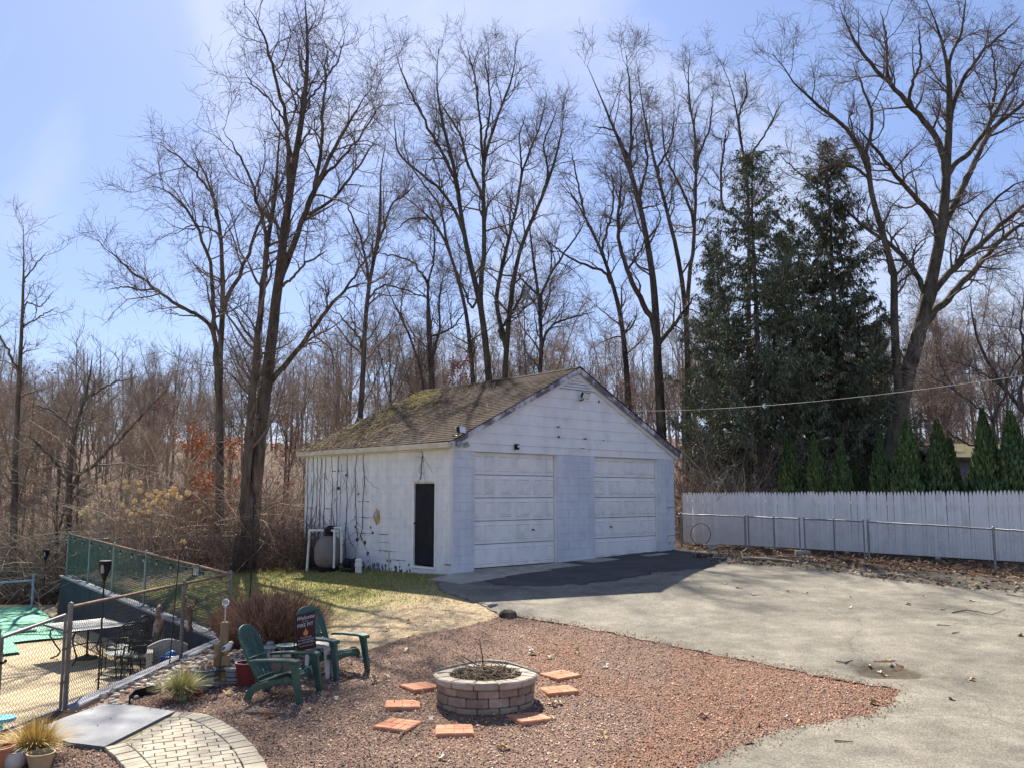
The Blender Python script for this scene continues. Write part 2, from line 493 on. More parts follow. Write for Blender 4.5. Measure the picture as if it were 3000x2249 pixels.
for k, (u0, u1, v0, v1) in enumerate([(-.72, .62, -1.15, -.02), (.64, 2.2, -1.05, -.02), (2.22, 3.5, -.85, -.02), (4.1, 5.2, -.62, -.03), (6.4, 7.3, -.66, -.35)]):
    sheet('slab', [gar(u0, v0), gar(u1, v0), gar(u1, v1), gar(u0, v1)], .045, MT['concrete'], .5, jit=.012, skirt=.05, parent=apr)

# red lava gravel bed
MT['gravel_base'] = M('gravel_base', (.115, .072, .053), (.23, .15, .108), 40, .95, .7, 60, coord='World', spec=.1)
gravel = EDGE_UP + EDGE_LO + [(-4.8, 6.5), g2(-150, 2249), g2(60, 2165), g2(170, 2125), g2(262, 2072), g2(420, 1995), g2(560, 1940), g2(650, 1905), g2(760, 1905), g2(880, 1925), g2(985, 1930), g2(1083, 1905), g2(1192, 1867), g2(1350, 1841)]
gv = sheet('gravel_bed', gravel, .016, MT['gravel_base'], .4, jit=.02)
tag(gv, 'red brown lava gravel bed around the fire pit', 'gravel', kind='structure')

def scatter(poly, n, pad=0.0, seed=1):
    r = np.random.default_rng(seed)
    x0 = min(p[0] for p in poly); x1 = max(p[0] for p in poly); y0 = min(p[1] for p in poly); y1 = max(p[1] for p in poly)
    pts = []
    pa = np.array(poly)[:, :2]
    while sum(len(p) for p in pts) < n:
        q = r.uniform((x0, y0), (x1, y1), (n, 2))
        c = np.zeros(len(q), bool)
        for i in range(len(pa)):
            a = pa[i]; b = pa[i - 1]
            cond = (a[1] > q[:, 1]) != (b[1] > q[:, 1])
            xi = (b[0] - a[0]) * (q[:, 1] - a[1]) / (b[1] - a[1] + 1e-12) + a[0]
            c ^= cond & (q[:, 0] < xi)
        pts.append(q[c])
    return np.concatenate(pts)[:n]
# the stones of the gravel: one mass nobody could count
OCT = np.array([(1, 0, 0), (0, 1, 0), (-1, 0, 0), (0, -1, 0), (0, 0, 1), (0, 0, -1)], float)
OF = np.array([(0, 1, 4), (1, 2, 4), (2, 3, 4), (3, 0, 4), (1, 0, 5), (2, 1, 5), (3, 2, 5), (0, 3, 5)])
def vnoise(x, y, s, seed):
    r = np.random.default_rng(seed); o = np.zeros_like(x)
    for k in range(10):
        a = r.uniform(0, 6.28); f = s * r.uniform(.5, 1.8); o += np.sin((x * math.cos(a) + y * math.sin(a)) * f + r.uniform(0, 6.28))
    return o / 4.5
def stones(name, pts, smin, smax, cols, wts, seed, lift=.55, off=.016, mat=None, low=False):
    r = np.random.default_rng(seed); n = len(pts)
    z = vgz(pts[:, 0], pts[:, 1]) + off
    s = r.uniform(smin, smax, (n, 1, 1)) * r.uniform(.65, 1.25, (n, 1, 3))
    V = OCT[None, :5] * s * (1 + r.normal(0, .22, (n, 5, 3)))
    Cc = nrm(r.normal(0, .35, (n, 3)) + np.array([0, 0, 1.])); A = nrm(np.cross(Cc, r.normal(size=(n, 3)))); B = np.cross(Cc, A)
    V = V[:, :, 0:1] * A[:, None] + V[:, :, 1:2] * B[:, None] + V[:, :, 2:3] * Cc[:, None]
    V = V + np.stack([pts[:, 0], pts[:, 1], z + s.mean((1, 2)) * lift], 1)[:, None, :]
    F = (OF[None, :4] + (np.arange(n) * 5)[:, None, None]).reshape(-1, 3)
    ci = r.choice(len(cols), n, p=np.array(wts) / sum(wts))
    col = np.array(cols)[ci] * r.uniform(.72, 1.2, (n, 1)) * (1 + .16 * vnoise(pts[:, 0], pts[:, 1], 3.0, 44) + .12 * vnoise(pts[:, 0], pts[:, 1], 9.0, 45))[:, None].clip(.5, 1.5)
    return link(name, np_mesh(name, V.reshape(-1, 3), F, mat, np.repeat(col, 5, 0)))
MT['stone'] = M('gravel_stone', (.8, .8, .8), None, rough=.9, attr=True, spec=.15)
# near part denser where the photo shows single stones
gp = scatter(gravel, 98000, seed=3)
dens = np.clip((19 - gp[:, 1]) / 9, .15, 1)
gp = gp[np.random.default_rng(5).uniform(size=len(gp)) < dens]
rgs = np.random.default_rng(8)
redness = vnoise(gp[:, 0], gp[:, 1], 2.0, 4) + np.clip((gp[:, 0] - .8) * .42, -.75, .9)
pal_a = [(.285, .19, .145), (.37, .265, .20), (.19, .128, .105), (.47, .365, .275), (.125, .088, .076)]
pal_b = [(.34, .158, .10), (.28, .128, .085), (.40, .225, .145), (.20, .10, .072), (.42, .31, .22)]
sel = (redness + rgs.normal(0, .35, len(gp))) > .35
stones('lava_gravel', gp[~sel], .005, .0145, pal_a, [5, 4, 4, 2, 3], 21, mat=MT['stone'])
o = bpy.data.objects['lava_gravel']; tag(o, 'brown grey lava stones covering the bed round the fire pit', 'gravel', kind='stuff')
stones('red_gravel', gp[sel], .005, .0145, pal_b, [5, 4, 3, 3, 1], 22, mat=MT['stone'])
o = bpy.data.objects['red_gravel']; tag(o, 'brighter red lava stones in patches of the gravel bed', 'gravel', kind='stuff')

# stones spilled over the asphalt edge, and bits of leaf among the gravel
sp_ = []
for line in (EDGE_UP, EDGE_LO[:6]):
    for a_, b_ in zip(line, line[1:]):
        l_ = math.hypot(b_[0] - a_[0], b_[1] - a_[1])
        for _ in range(int(l_ * 170)):
            t = rng.random(); e_ = rng.gauss(0, .11); sp_.append((lerp(a_[0], b_[0], t) + e_, lerp(a_[1], b_[1], t) + rng.gauss(0, .11)))
stones('spilled_gravel', np.array(sp_), .005, .015, pal_a + pal_b, [3, 3, 2, 2, 2, 3, 3, 2, 2, 2], 23, off=.034, mat=MT['stone'])
tag(bpy.data.objects['spilled_gravel'], 'loose lava stones spilled along the asphalt edge', 'gravel', kind='stuff')
# lawn
def mat_lawn():
    m, t, n, b = mat_nodes('patchy_lawn')
    g = n.new('ShaderNodeNewGeometry'); P_ = g.outputs['Position']
    def noise(s, d=6):
        q = n.new('ShaderNodeTexNoise'); q.inputs['Scale'].default_value = s; q.inputs['Detail'].default_value = d; t.links.new(P_, q.inputs['Vector']); return q.outputs['Fac']
    sp = n.new('ShaderNodeSeparateXYZ'); t.links.new(P_, sp.inputs[0])
    # drier towards the gravel and the drive
    q = n.new('ShaderNodeMath'); q.operation = 'MULTIPLY_ADD'; q.inputs[1].default_value = .55; t.links.new(sp.outputs[0], q.inputs[0])
    s2 = n.new('ShaderNodeMath'); s2.operation = 'MULTIPLY'; s2.inputs[1].default_value = -.6; t.links.new(sp.outputs[1], s2.inputs[0]); t.links.new(s2.outputs[0], q.inputs[2])
    a2 = n.new('ShaderNodeMath'); a2.operation = 'MULTIPLY_ADD'; a2.inputs[1].default_value = 3.2; t.links.new(noise(.9), a2.inputs[0]); t.links.new(q.outputs[0], a2.inputs[2])
    mr = n.new('ShaderNodeMapRange'); mr.inputs['From Min'].default_value = -11.8; mr.inputs['From Max'].default_value = -9.6
    t.links.new(a2.outputs[0], mr.inputs['Value'])
    r1 = n.new('ShaderNodeValToRGB'); r1.color_ramp.elements[0].position = .35; r1.color_ramp.elements[1].position = .65
    r1.color_ramp.elements[0].color = (.165, .16, .045, 1); r1.color_ramp.elements[1].color = (.30, .265, .095, 1); t.links.new(noise(5), r1.inputs['Fac'])
    r2 = n.new('ShaderNodeValToRGB'); r2.color_ramp.elements[0].position = .35; r2.color_ramp.elements[1].position = .65
    r2.color_ramp.elements[0].color = (.25, .185, .11, 1); r2.color_ramp.elements[1].color = (.42, .33, .215, 1); t.links.new(noise(9), r2.inputs['Fac'])
    x = n.new('ShaderNodeMix'); x.data_type = 'RGBA'; t.links.new(mr.outputs[0], x.inputs[0]); t.links.new(r1.outputs[0], x.inputs[6]); t.links.new(r2.outputs[0], x.inputs[7])
    t.links.new(x.outputs[2], b.inputs['Base Color'])
    bp = n.new('ShaderNodeBump'); bp.inputs['Strength'].default_value = .8; bp.inputs['Distance'].default_value = .03
    t.links.new(noise(28, 5), bp.inputs['Height']); t.links.new(bp.outputs['Normal'], b.inputs['Normal'])
    b.inputs['Roughness'].default_value = .95; b.inputs['Specular IOR Level'].default_value = .1
    return m
MT['lawn'] = mat_lawn()
lawn = [(-5.05, 16.6), (-5.05, 17.0), (-9.6, 22.75), (-8.6, 24.6), (-6.1, 25.7), gar(.0, GDEP), gar(-.02, .1), gar(-.75, -.3), g2(1300, 1737), g2(1400, 1768), g2(1478, 1806), g2(1350, 1841), g2(1192, 1867), g2(1083, 1905), g2(985, 1930), g2(880, 1925), g2(760, 1905), (-4.4, 15.2)]
ln = sheet('lawn', lawn, .012, MT['lawn'], .35, jit=.03)
tag(ln, 'patchy winter lawn beside the garage wall', 'lawn', kind='structure')
lp = scatter(lawn, 40000, seed=9)
dry = np.clip((.55 * lp[:, 0] - .6 * lp[:, 1] + 1.6 + .9 * vnoise(lp[:, 0], lp[:, 1], 1.6, 6) + 11.8) / 2.2, 0, 1)
rr_ = np.random.default_rng(12)
keep = rr_.uniform(size=len(lp)) < (1 - .55 * dry); lp = lp[keep]; dry = dry[keep]; n_ = len(lp)
h = rr_.uniform(.02, .065, n_) * (1 - .55 * dry); a = rr_.uniform(0, 6.28, n_)
lz = vgz(lp[:, 0], lp[:, 1]) + .008
b0 = np.stack([lp[:, 0] - .006 * np.cos(a), lp[:, 1] - .006 * np.sin(a), lz], 1); b1 = np.stack([lp[:, 0] + .006 * np.cos(a), lp[:, 1] + .006 * np.sin(a), lz], 1)
tp = np.stack([lp[:, 0] + rr_.normal(0, .025, n_), lp[:, 1] + rr_.normal(0, .025, n_), lz + h], 1)
gcol = np.array([.21, .205, .058]) * (1 - dry[:, None]) + np.array([.42, .33, .19]) * dry[:, None]
gcol = gcol * rr_.uniform(.6, 1.35, (n_, 1)); mixd = (rr_.uniform(size=n_) < .25)[:, None]; gcol = np.where(mixd, np.array([.38, .33, .16]), gcol)
MT['blade'] = M('grass_blade', (.8, .8, .8), None, rough=.7, attr=True, spec=.2)
o = link('lawn_grass', np_mesh('lawn_grass', np.stack([b0, b1, tp], 1).reshape(-1, 3), np.arange(n_ * 3).reshape(-1, 3), MT['blade'], np.repeat(gcol, 3, 0)))
tag(o, 'short green and straw coloured grass of the lawn', 'grass', kind='stuff')

# sunken pool terrace
MT['deck'] = M('tan_concrete_deck', (.34, .265, .155), (.45, .36, .23), 1.2, .9, .25, 50, coord='World')
dk = sheet('pool_deck', POOL, 0, MT['deck'], flat=DECKZ)
tag(dk, 'tan concrete terrace round the covered pool', 'deck', kind='structure')
# ------------------------------------------------------------------ the garage
def mat_paint(name, base, dirty, spots=True):
    m, t, n, b = mat_nodes(name)
    g = n.new('ShaderNodeNewGeometry'); P_ = g.outputs['Position']
    def noise(s, d=6, v=None):
        q = n.new('ShaderNodeTexNoise'); q.inputs['Scale'].default_value = s; q.inputs['Detail'].default_value = d
        t.links.new(v or P_, q.inputs['Vector']); return q.outputs['Fac']
    mp_ = n.new('ShaderNodeMapping'); mp_.inputs['Scale'].default_value = (1.6, 1.6, .35); t.links.new(P_, mp_.inputs['Vector'])
    def ramp(f, a, ca, b_, cb):
        q = n.new('ShaderNodeValToRGB'); e = q.color_ramp.elements
        e[0].position = a; e[0].color = (*ca, 1); e[1].position = b_; e[1].color = (*cb, 1); t.links.new(f, q.inputs['Fac']); return q.outputs['Color']
    def mul(a, c, f=1):
        x = n.new('ShaderNodeMix'); x.data_type = 'RGBA'; x.blend_type = 'MULTIPLY'; x.inputs[0].default_value = f
        t.links.new(a, x.inputs[6]); t.links.new(c, x.inputs[7]); return x.outputs[2]
    c = ramp(noise(1.1, 7, mp_.outputs[0]), .35, dirty, .62, base)
    c = mul(c, ramp(noise(3, 8), .30, (.80, .80, .82), .55, (1, 1, 1)), .6)
    if spots: c = mul(c, ramp(noise(3.1, 9), .74, (1, 1, 1), .79, (.5, .48, .46)), .7)
    t.links.new(c, b.inputs['Base Color'])
    bp = n.new('ShaderNodeBump'); bp.inputs['Strength'].default_value = .35; bp.inputs['Distance'].default_value = .006
    t.links.new(noise(55, 4), bp.inputs['Height']); t.links.new(bp.outputs['Normal'], b.inputs['Normal'])
    b.inputs['Roughness'].default_value = .7; b.inputs['Specular IOR Level'].default_value = .25
    return m
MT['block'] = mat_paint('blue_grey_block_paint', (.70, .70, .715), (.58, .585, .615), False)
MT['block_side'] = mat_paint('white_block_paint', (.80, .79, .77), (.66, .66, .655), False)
MT['mortar'] = M('painted_joint', (.40, .40, .43), (.58, .58, .60), 2.5, .85, coord='World')
MT['siding'] = mat_paint('white_siding', (.86, .83, .79), (.78, .755, .72), False)
MT['gdoor'] = mat_paint('garage_door_paint', (.88, .84, .79), (.80, .76, .71), False)
MT['gdoor_dirty'] = M('grimy_door_panel', (.70, .665, .62), (.87, .83, .78), 4, .7, coord='World')
MT['trimcream'] = M('cream_gutter_paint', (.66, .60, .46), (.50, .44, .32), 5, .6, coord='World')
MT['rake'] = M('weathered_rake_board', (.16, .13, .15), (.62, .59, .60), 3, .8, .3, 30, coord='World', lo=.47, hi=.60)
MT['black'] = M('black_paint', (.008, .009, .013), (.018, .018, .023), 4, .6, spec=.15)
MT['bronze'] = M('dark_bronze_lamp', (.05, .04, .035), (.09, .075, .06), 8, .45, metal=.4)
MT['lens'] = M('lamp_lens', (.75, .74, .70), None, rough=.15, spec=.6)
MT['silver'] = M('grey_metal', (.45, .46, .47), (.33, .33, .33), 6, .4, metal=.6)
MT['white_plastic'] = M('white_plastic', (.78, .78, .76), (.68, .67, .64), 5, .5)
MT['dark'] = M('dark_void', (.02, .02, .02), None, rough=.95)

gA = empty('garage', (GA.x, GA.y, 0), GPHI, 'white painted block garage with two roll up doors and mossy gable roof', 'garage')
Z0, ZC, ZE, ZAP = .86, .70, 3.80, 5.95
TH = .2
BL, BH, JT = .406, .2032, .006
DA, DB, DC, DD = .657, 3.488, 4.932, 7.713
WD0, WD1, WDZ0, WDZ1 = .62, 1.52, .90, 2.90        # side door opening along v
zs0 = ZC - .32
# backing walls (mortar plane, a few mm behind the block faces)
o = MB()
o.box(.008, TH, WD1, GDEP - .006, zs0, ZE); o.box(.008, TH, .01, WD0, zs0, ZE); o.box(.008, TH, WD0, WD1, WDZ1, ZE); o.box(.008, TH, WD0, WD1, zs0, WDZ0)
o.build('side_wall', MT['block_side'], gA)
for u0, u1 in ((TH, DA - .006), (DB + .006, DC - .006), (DD + .006, GWID - .006)):
    o = MB(); o.box(u0, u1, .006, TH, zs0, ZE - .195); o.build('front_wall', MT['mortar'], gA)
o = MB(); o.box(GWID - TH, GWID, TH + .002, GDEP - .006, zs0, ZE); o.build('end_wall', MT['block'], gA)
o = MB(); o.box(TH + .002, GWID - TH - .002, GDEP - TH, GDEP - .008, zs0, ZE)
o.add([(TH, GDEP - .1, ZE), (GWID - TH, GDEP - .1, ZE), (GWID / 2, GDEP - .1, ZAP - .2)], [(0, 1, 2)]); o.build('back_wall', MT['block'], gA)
# header over the doors
o = MB(); o.box(.0, GWID, -.004, TH, ZE - .19, ZE - .002); o.build('door_header', MT['siding'], gA)
# individual blocks
blocks = []      # (x0,x1,y0,y1,z0) priority: front first, then side from the near corner
rows = int((ZE - zs0) / BH)
rb = random.Random(5)
for r in range(rows + 1):
    z = zs0 + r * BH
    if z + BH > ZE - .19 + .02: zt = ZE - .195
    else: zt = z + BH - JT
    if zt - z < .06: continue
    for u0, u1 in ((0, DA), (DB, DC), (DD, GWID)):
        u = u0
        first = True
        while u < u1 - .02:
            l = BL if not (first and r % 2) else BL / 2
            first = False
            e = min(u + l, u1)
            if u1 - e < .1: e = u1
            blocks.append(('f', u, e - (JT if e < u1 else 0), z, zt)); u = e
side = []
for r in range(rows + 2):
    z = zs0 + r * BH
    zt = min(z + BH - JT, ZE)
    if zt - z < .05: continue
    v = .0; first = True
    while v < GDEP - .02:
        l = BL if not (first and r % 2) else BL / 2
        first = False
        e = min(v + l, GDEP)
        segs = [(v, e)]
        if zt > WDZ0 + .02 and z < WDZ1 - .02:
            segs = []
            if v < WD0: segs.append((v, min(e, WD0)))
            if e > WD1: segs.append((max(v, WD1), e))
        for s0, s1 in segs:
            if s1 - s0 > .03: side.append(('s', s0, s1 - JT, z, zt))
        v = e
cache = {}
def block_mesh(dx, dy, dz, mt='block'):
    k = (round(dx, 2), round(dy, 2), round(dz, 2), mt)
    if k not in cache:
        o = MB(); o.box(-dx / 2, dx / 2, -dy / 2, dy / 2, -dz / 2, dz / 2); cache[k] = o.mesh('block', MT[mt], bevel=.003)
    return cache[k]
allb = blocks + sorted(side, key=lambda q: q[1])
rest = MB()
for i, (k, a, b_, z, zt) in enumerate(allb):
    pr = rb.uniform(0, .0025)
    if k == 'f': cx, cy, dx, dy = (a + b_) / 2, .05 - pr, b_ - a, .1
    else: cx, cy, dx, dy = .05 - pr, (a + b_) / 2, .1, b_ - a
    if k == 's' and a < .005: cy += .003; dy -= .006; cx += 0.006
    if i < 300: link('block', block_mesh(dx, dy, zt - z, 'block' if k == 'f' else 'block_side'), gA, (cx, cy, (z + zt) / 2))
    else: rest.cbox((cx, cy, (z + zt) / 2), (dx, dy, zt - z))
tag(rest.build('block_rest', MT['block_side'], gA), kind='stuff')
# gable siding boards with their lower edge proud
sl = (ZAP - .12 - ZE) / (GWID / 2)
k = 0; z = ZE
while z < ZAP - .25:
    z1 = min(z + .262, ZAP - .2)
    ua = max(0, (z - ZE) / sl); ub = max(0, (z1 - ZE) / sl)
    if GWID / 2 - ub < .05: break
    o = MB()
    u0, u1, u2, u3 = ua - .0, GWID - ua + .0, GWID - ub, ub
    y0, y1 = -.022, -.004
    if k in (2, 4):
        pass
    o.add([(u0, y0, z), (u1, y0, z), (u2, y1, z1), (u3, y1, z1), (u0, .03, z), (u1, .03, z), (u2, .03, z1), (u3, .03, z1)],
          [(0, 1, 2, 3), (4, 7, 6, 5), (0, 4, 5, 1), (3, 2, 6, 7), (0, 3, 7, 4), (1, 5, 6, 2)])
    o.build('siding_board', MT['siding'], gA); z = z1 - .003; k += 1
# rotten chips at siding edges
MT['rot'] = M('rotten_wood', (.05, .035, .02), (.16, .11, .06), 20, .95)
for px_u, zz, wd, hh in ((3.53, ZE + .275, .13, .05), (3.50, ZE + .535, .16, .04), (4.55, ZE + .27, .2, .035), (5.12, ZE + 1.315, .07, .08), (5.3, ZE + .26, .06, .03), (4.45, ZE + .012, .22, .02), (6.4, ZE + .79, .05, .02)):
    o = MB(); pts = []
    for j in range(10):
        th = j / 10 * 6.283; pts.append((px_u + math.cos(th) * wd / 2 * rb.uniform(.7, 1.1), zz + math.sin(th) * hh / 2 * rb.uniform(.6, 1.2)))
    o.add([(x, -.026, zz_) for x, zz_ in pts] + [(x, -.01, zz_) for x, zz_ in pts], [tuple(range(10))] + [(j, (j + 1) % 10, 10 + (j + 1) % 10, 10 + j) for j in range(10)])
    o.build('rot_spot', MT['rot'], gA)
# gable vent with louvres
o = MB(); zc_ = ZAP - .60
hw = (ZAP - .12 - zc_) / sl - .12
o.add([(GWID / 2 - hw, -.03, zc_), (GWID / 2 + hw, -.03, zc_), (GWID / 2, -.03, ZAP - .2), (GWID / 2 - hw, .0, zc_), (GWID / 2 + hw, .0, zc_), (GWID / 2, .0, ZAP - .2)], [(0, 1, 2), (3, 5, 4), (0, 3, 4, 1), (1, 4, 5, 2), (2, 5, 3, 0)])
vn = o.build('gable_vent', MT['mortar'], gA)
for q in range(5):
    zz = zc_ + .02 + q * .072; h2 = hw - (zz + .05 - zc_) / sl + .0
    if h2 < .05: continue
    o = MB(); o.add([(GWID / 2 - h2, -.065, zz), (GWID / 2 + h2, -.065, zz), (GWID / 2 + h2, -.032, zz + .045), (GWID / 2 - h2, -.032, zz + .045), (GWID / 2 - h2, -.058, zz - .008), (GWID / 2 + h2, -.058, zz - .008), (GWID / 2 + h2, -.03, zz + .035), (GWID / 2 - h2, -.03, zz + .035)],
                    [(0, 1, 2, 3), (4, 7, 6, 5), (0, 4, 5, 1), (3, 2, 6, 7), (0, 3, 7, 4), (1, 5, 6, 2)])
    o.build('louvre', MT['siding'], vn)
# roof: deck boards, shingle tabs, rake boards, gutters
MT['shingle'] = M('brown_shingle', (.038, .027, .021), (.078, .055, .042), 9, .95, .5, 60, coord='World', attr=True, spec=.1)
rs = (ZAP - 4.0 + .0) / (GWID / 2)              # slope
rs = (ZAP - (ZE + .10)) / (GWID / 2)
OVF, OVE = .14, .16
def roof_z(u): return ZAP - abs(u - GWID / 2) * rs
def sag(v): return -.05 * math.sin(math.pi * min(1, max(0, v / GDEP))) - .05 * sstep(3.6, 6.0, v)
roof = empty('roof'); roof.parent = gA
for sgn in (-1, 1):
    o = MB(); n_s = 14
    ue = -OVE if sgn < 0 else GWID + OVE
    vs_ = []; fs_ = []
    for q in range(n_s + 1):
        v = lerp(-OVF, GDEP + .12, q / n_s); s_ = sag(v)
        vs_ += [(GWID / 2, v, ZAP + s_ - .015), (ue, v, roof_z(ue) + s_ * .4 - .015), (GWID / 2, v, ZAP + s_ - .06), (ue, v, roof_z(ue) + s_ * .4 - .06)]
    for q in range(n_s):
        a = q * 4; b_ = a + 4
        fs_ += [(a, a + 1, b_ + 1, b_), (a + 2, b_ + 2, b_ + 3, a + 3), (a + 1, a + 3, b_ + 3, b_ + 1)]
    fs_ += [(0, 2, 3, 1), (n_s * 4, n_s * 4 + 1, n_s * 4 + 3, n_s * 4 + 2)]
    o.add(vs_, fs_); o.build('roof_deck', MT['rake'], roof)
V = []; F = []; Cc = []
slen = math.hypot(GWID / 2 + OVE, rs * (GWID / 2 + OVE))
nc = int(slen / .135); cu = 1 / math.sqrt(1 + rs * rs)
for sgn in (-1, 1):
    for c_ in range(nc + 1):
        d0 = slen + .02 - c_ * .135; d1 = max(d0 - .165, -.01)          # distance down the slope from the ridge
        v = -OVF - .02 + (.15 if c_ % 2 else 0) - .3
        while v < GDEP + .13:
            v0 = max(v + .004, -OVF - .02); v1 = min(v + .296, GDEP + .14); v += .3
            if v1 - v0 < .03: continue
            j0 = rb.uniform(-.004, .004); lift = rb.uniform(.0, .003)
            def rp_(d, vv, h): 
                u = GWID / 2 + sgn * d * cu; s_ = sag(vv) * (1 - .6 * d / slen)
                return (u + sgn * h * rs * cu, vv, ZAP - d * cu * rs + s_ + h * cu)
            n0 = len(V)
            V += [rp_(d0 + j0, v0, .016 + lift), rp_(d0 + j0, v1, .016 + lift), rp_(d1, v1, .004), rp_(d1, v0, .004), rp_(d0 + j0, v0, .0), rp_(d0 + j0, v1, .0)]
            F += [(n0, n0 + 1, n0 + 2, n0 + 3), (n0 + 4, n0 + 5, n0 + 1, n0), (n0 + 1, n0 + 5, n0 + 2, n0 + 2), (n0 + 3, n0 + 4, n0, n0)]
            cc = rb.uniform(.75, 1.25); Cc += [(cc, cc * rb.uniform(.94, 1.02), cc * rb.uniform(.9, 1.02))] * 6
F2 = [f for f in F if len(set(f)) == 4]; F3 = [f for f in F if len(set(f)) < 4]
me = bpy.data.meshes.new('shingles'); me.from_pydata(V, [], F2 + [tuple(dict.fromkeys(f)) for f in F3])
at = me.attributes.new('col', 'FLOAT_COLOR', 'POINT'); at.data.foreach_set('color', np.concatenate([np.array(Cc), np.ones((len(V), 1))], 1).astype(np.float32).ravel())
me.materials.append(MT['shingle']); tag(link('shingles', me, roof), kind='stuff')
o = MB(); 
for q in range(24):
    v0 = lerp(-OVF - .02, GDEP + .13, q / 24); v1 = lerp(-OVF - .02, GDEP + .13, (q + 1) / 24) + .03
    s0 = sag(v0); s1 = sag(v1)
    for sg in (-1, 1):
        u = GWID / 2 + sg * .13
        o.add([(GWID / 2, v0, ZAP + s0 + .032), (GWID / 2, v1, ZAP + s1 + .024), (u, v1, ZAP - .13 * rs + s1 + .024), (u, v0, ZAP - .13 * rs + s0 + .032), (u, v0, ZAP - .13 * rs + s0 + .012), (GWID / 2, v0, ZAP + s0 + .012)], [(0, 1, 2, 3), (0, 3, 4, 5)])
me = o.mesh('ridge_cap', MT['rot']); at = me.attributes.new('col', 'FLOAT_COLOR', 'POINT'); at.data.foreach_set('color', np.ones(len(me.vertices) * 4, np.float32)); me.materials[0] = MT['shingle']
link('ridge_cap', me, roof)
for sgn in (-1, 1):              # rake boards
    u_e = -OVE + .02 if sgn < 0 else GWID + OVE - .02
    for (y0, y1, h0, h1, mt_) in ((-OVF - .005, -OVF + .02, -.145, -.02, 'rake'), (-.055, -.024, -.24, -.07, 'siding')):
        o = MB(); s_ = -.02
        o.add([(GWID / 2, y0, ZAP + h0 + s_), (u_e, y0, roof_z(u_e) + h0), (u_e, y0, roof_z(u_e) + h1), (GWID / 2, y0, ZAP + h1 + s_ + .01), (GWID / 2, y1, ZAP + h0 + s_), (u_e, y1, roof_z(u_e) + h0), (u_e, y1, roof_z(u_e) + h1), (GWID / 2, y1, ZAP + h1 + s_ + .01)],
              [(0, 1, 2, 3), (4, 7, 6, 5), (0, 4, 5, 1), (3, 2, 6, 7), (1, 5, 6, 2), (0, 3, 7, 4)])
        o.build('rake_board', MT[mt_], roof)
for sgn in (-1, 1):
    ue = -OVE if sgn < 0 else GWID + OVE
    zt = roof_z(ue) - .03
    o = MB(); x0 = min(ue, 0 if sgn < 0 else GWID); x1 = max(ue, 0 if sgn < 0 else GWID)
    o.box(x0 + .02, x1 - .002, -.02, GDEP, zt - .155, zt - .135); o.build('soffit', MT['siding'], roof)
    o = MB(); fx = ue + (.0 if sgn < 0 else -.02); o.box(fx, fx + .02, -.1, GDEP + .08, zt - .15, zt - .02); o.build('fascia', MT['trimcream'], roof)
    o = MB(); g0 = ue - .11 if sgn < 0 else ue + .005; g1 = g0 + .105
    o.box(g0, g1, -.13, GDEP + .1, zt - .13, zt - .118); o.box(g0, g0 + .008, -.13, GDEP + .1, zt - .117, zt - .01); o.box(g1 - .008, g1, -.13, GDEP + .1, zt - .117, zt - .02)
    o.box(g0 + .009, g1 - .009, -.13, -.122, zt - .117, zt - .02)
    o.build('gutter', MT['trimcream'], roof, bevel=.003)
# moss, twigs and leaves lying on the far part of the roof
MT['moss'] = M('roof_moss', (.8, .8, .8), None, rough=1, attr=True, spec=.05)
r9 = np.random.default_rng(31)
n_ = 5200
v = GDEP + .1 - np.abs(r9.normal(0, 1.5, n_)); v = np.clip(v, 1.5, GDEP + .1)
d = r9.uniform(0, slen, n_)
kk = (v - 3.6) / 3 + .35 * np.sin(d * 3 + v * 2) + r9.normal(0, .25, n_) + .12 * np.cos(d * 9) > .45
v = v[kk]; d = d[kk]; n_ = len(v)
mu = GWID / 2 - d * cu; mz = ZAP - d * cu * rs + np.array([sag(float(q)) for q in v]) * (1 - .6 * d / slen) + .012
s = r9.uniform(.02, .075, (n_, 1, 1)) * np.array([1, 1.3, .32])
Vm = OCT[None] * s * (1 + r9.normal(0, .25, (n_, 6, 3)))
Vm[:, :, 2] += Vm[:, :, 0] * rs
Vm += np.stack([mu, v, mz], 1)[:, None]
pal = np.array([(.19, .165, .03), (.26, .21, .04), (.12, .12, .032), (.13, .10, .055), (.085, .065, .05)])
ci = r9.choice(5, n_, p=[.28, .2, .2, .17, .15]); cm = pal[ci] * r9.uniform(.7, 1.3, (n_, 1))
tag(link('moss', np_mesh('moss', Vm.reshape(-1, 3), (OF[None] + (np.arange(n_) * 6)[:, None, None]).reshape(-1, 3), MT['moss'], np.repeat(cm, 6, 0)), roof), kind='stuff')
n_ = 1500
v = GDEP + .1 - np.abs(r9.normal(0, 2.0, n_)); v = np.clip(v, .6, GDEP + .1); d = slen * np.sqrt(r9.uniform(0, 1.04, n_))
mu = GWID / 2 - d * cu; mz = ZAP - d * cu * rs + np.array([sag(float(q)) for q in v]) * (1 - .6 * d / slen) + .035
base = np.stack([mu, v, mz], 1)
a = r9.uniform(0, 6.28, n_); ln_ = r9.uniform(.08, .38, n_)
dirv = np.stack([np.cos(a), np.sin(a), np.cos(a) * rs + r9.uniform(0, .35, n_)], 1)
Pn = np.stack([base, base + dirv * (ln_ * .5)[:, None] + r9.normal(0, .015, (n_, 3)), base + dirv * ln_[:, None]], 1)
Vt, Ft = tubes(Pn, np.tile(r9.uniform(.003, .009, (n_, 1)), (1, 3)), 3)
ct = np.array([(.30, .25, .19), (.16, .12, .09), (.38, .31, .22)])[r9.integers(0, 3, n_)]
tag(link('twig_litter', np_mesh('twig_litter', Vt, Ft, MT['moss'], np.repeat(ct, 9, 0)), roof), kind='stuff')

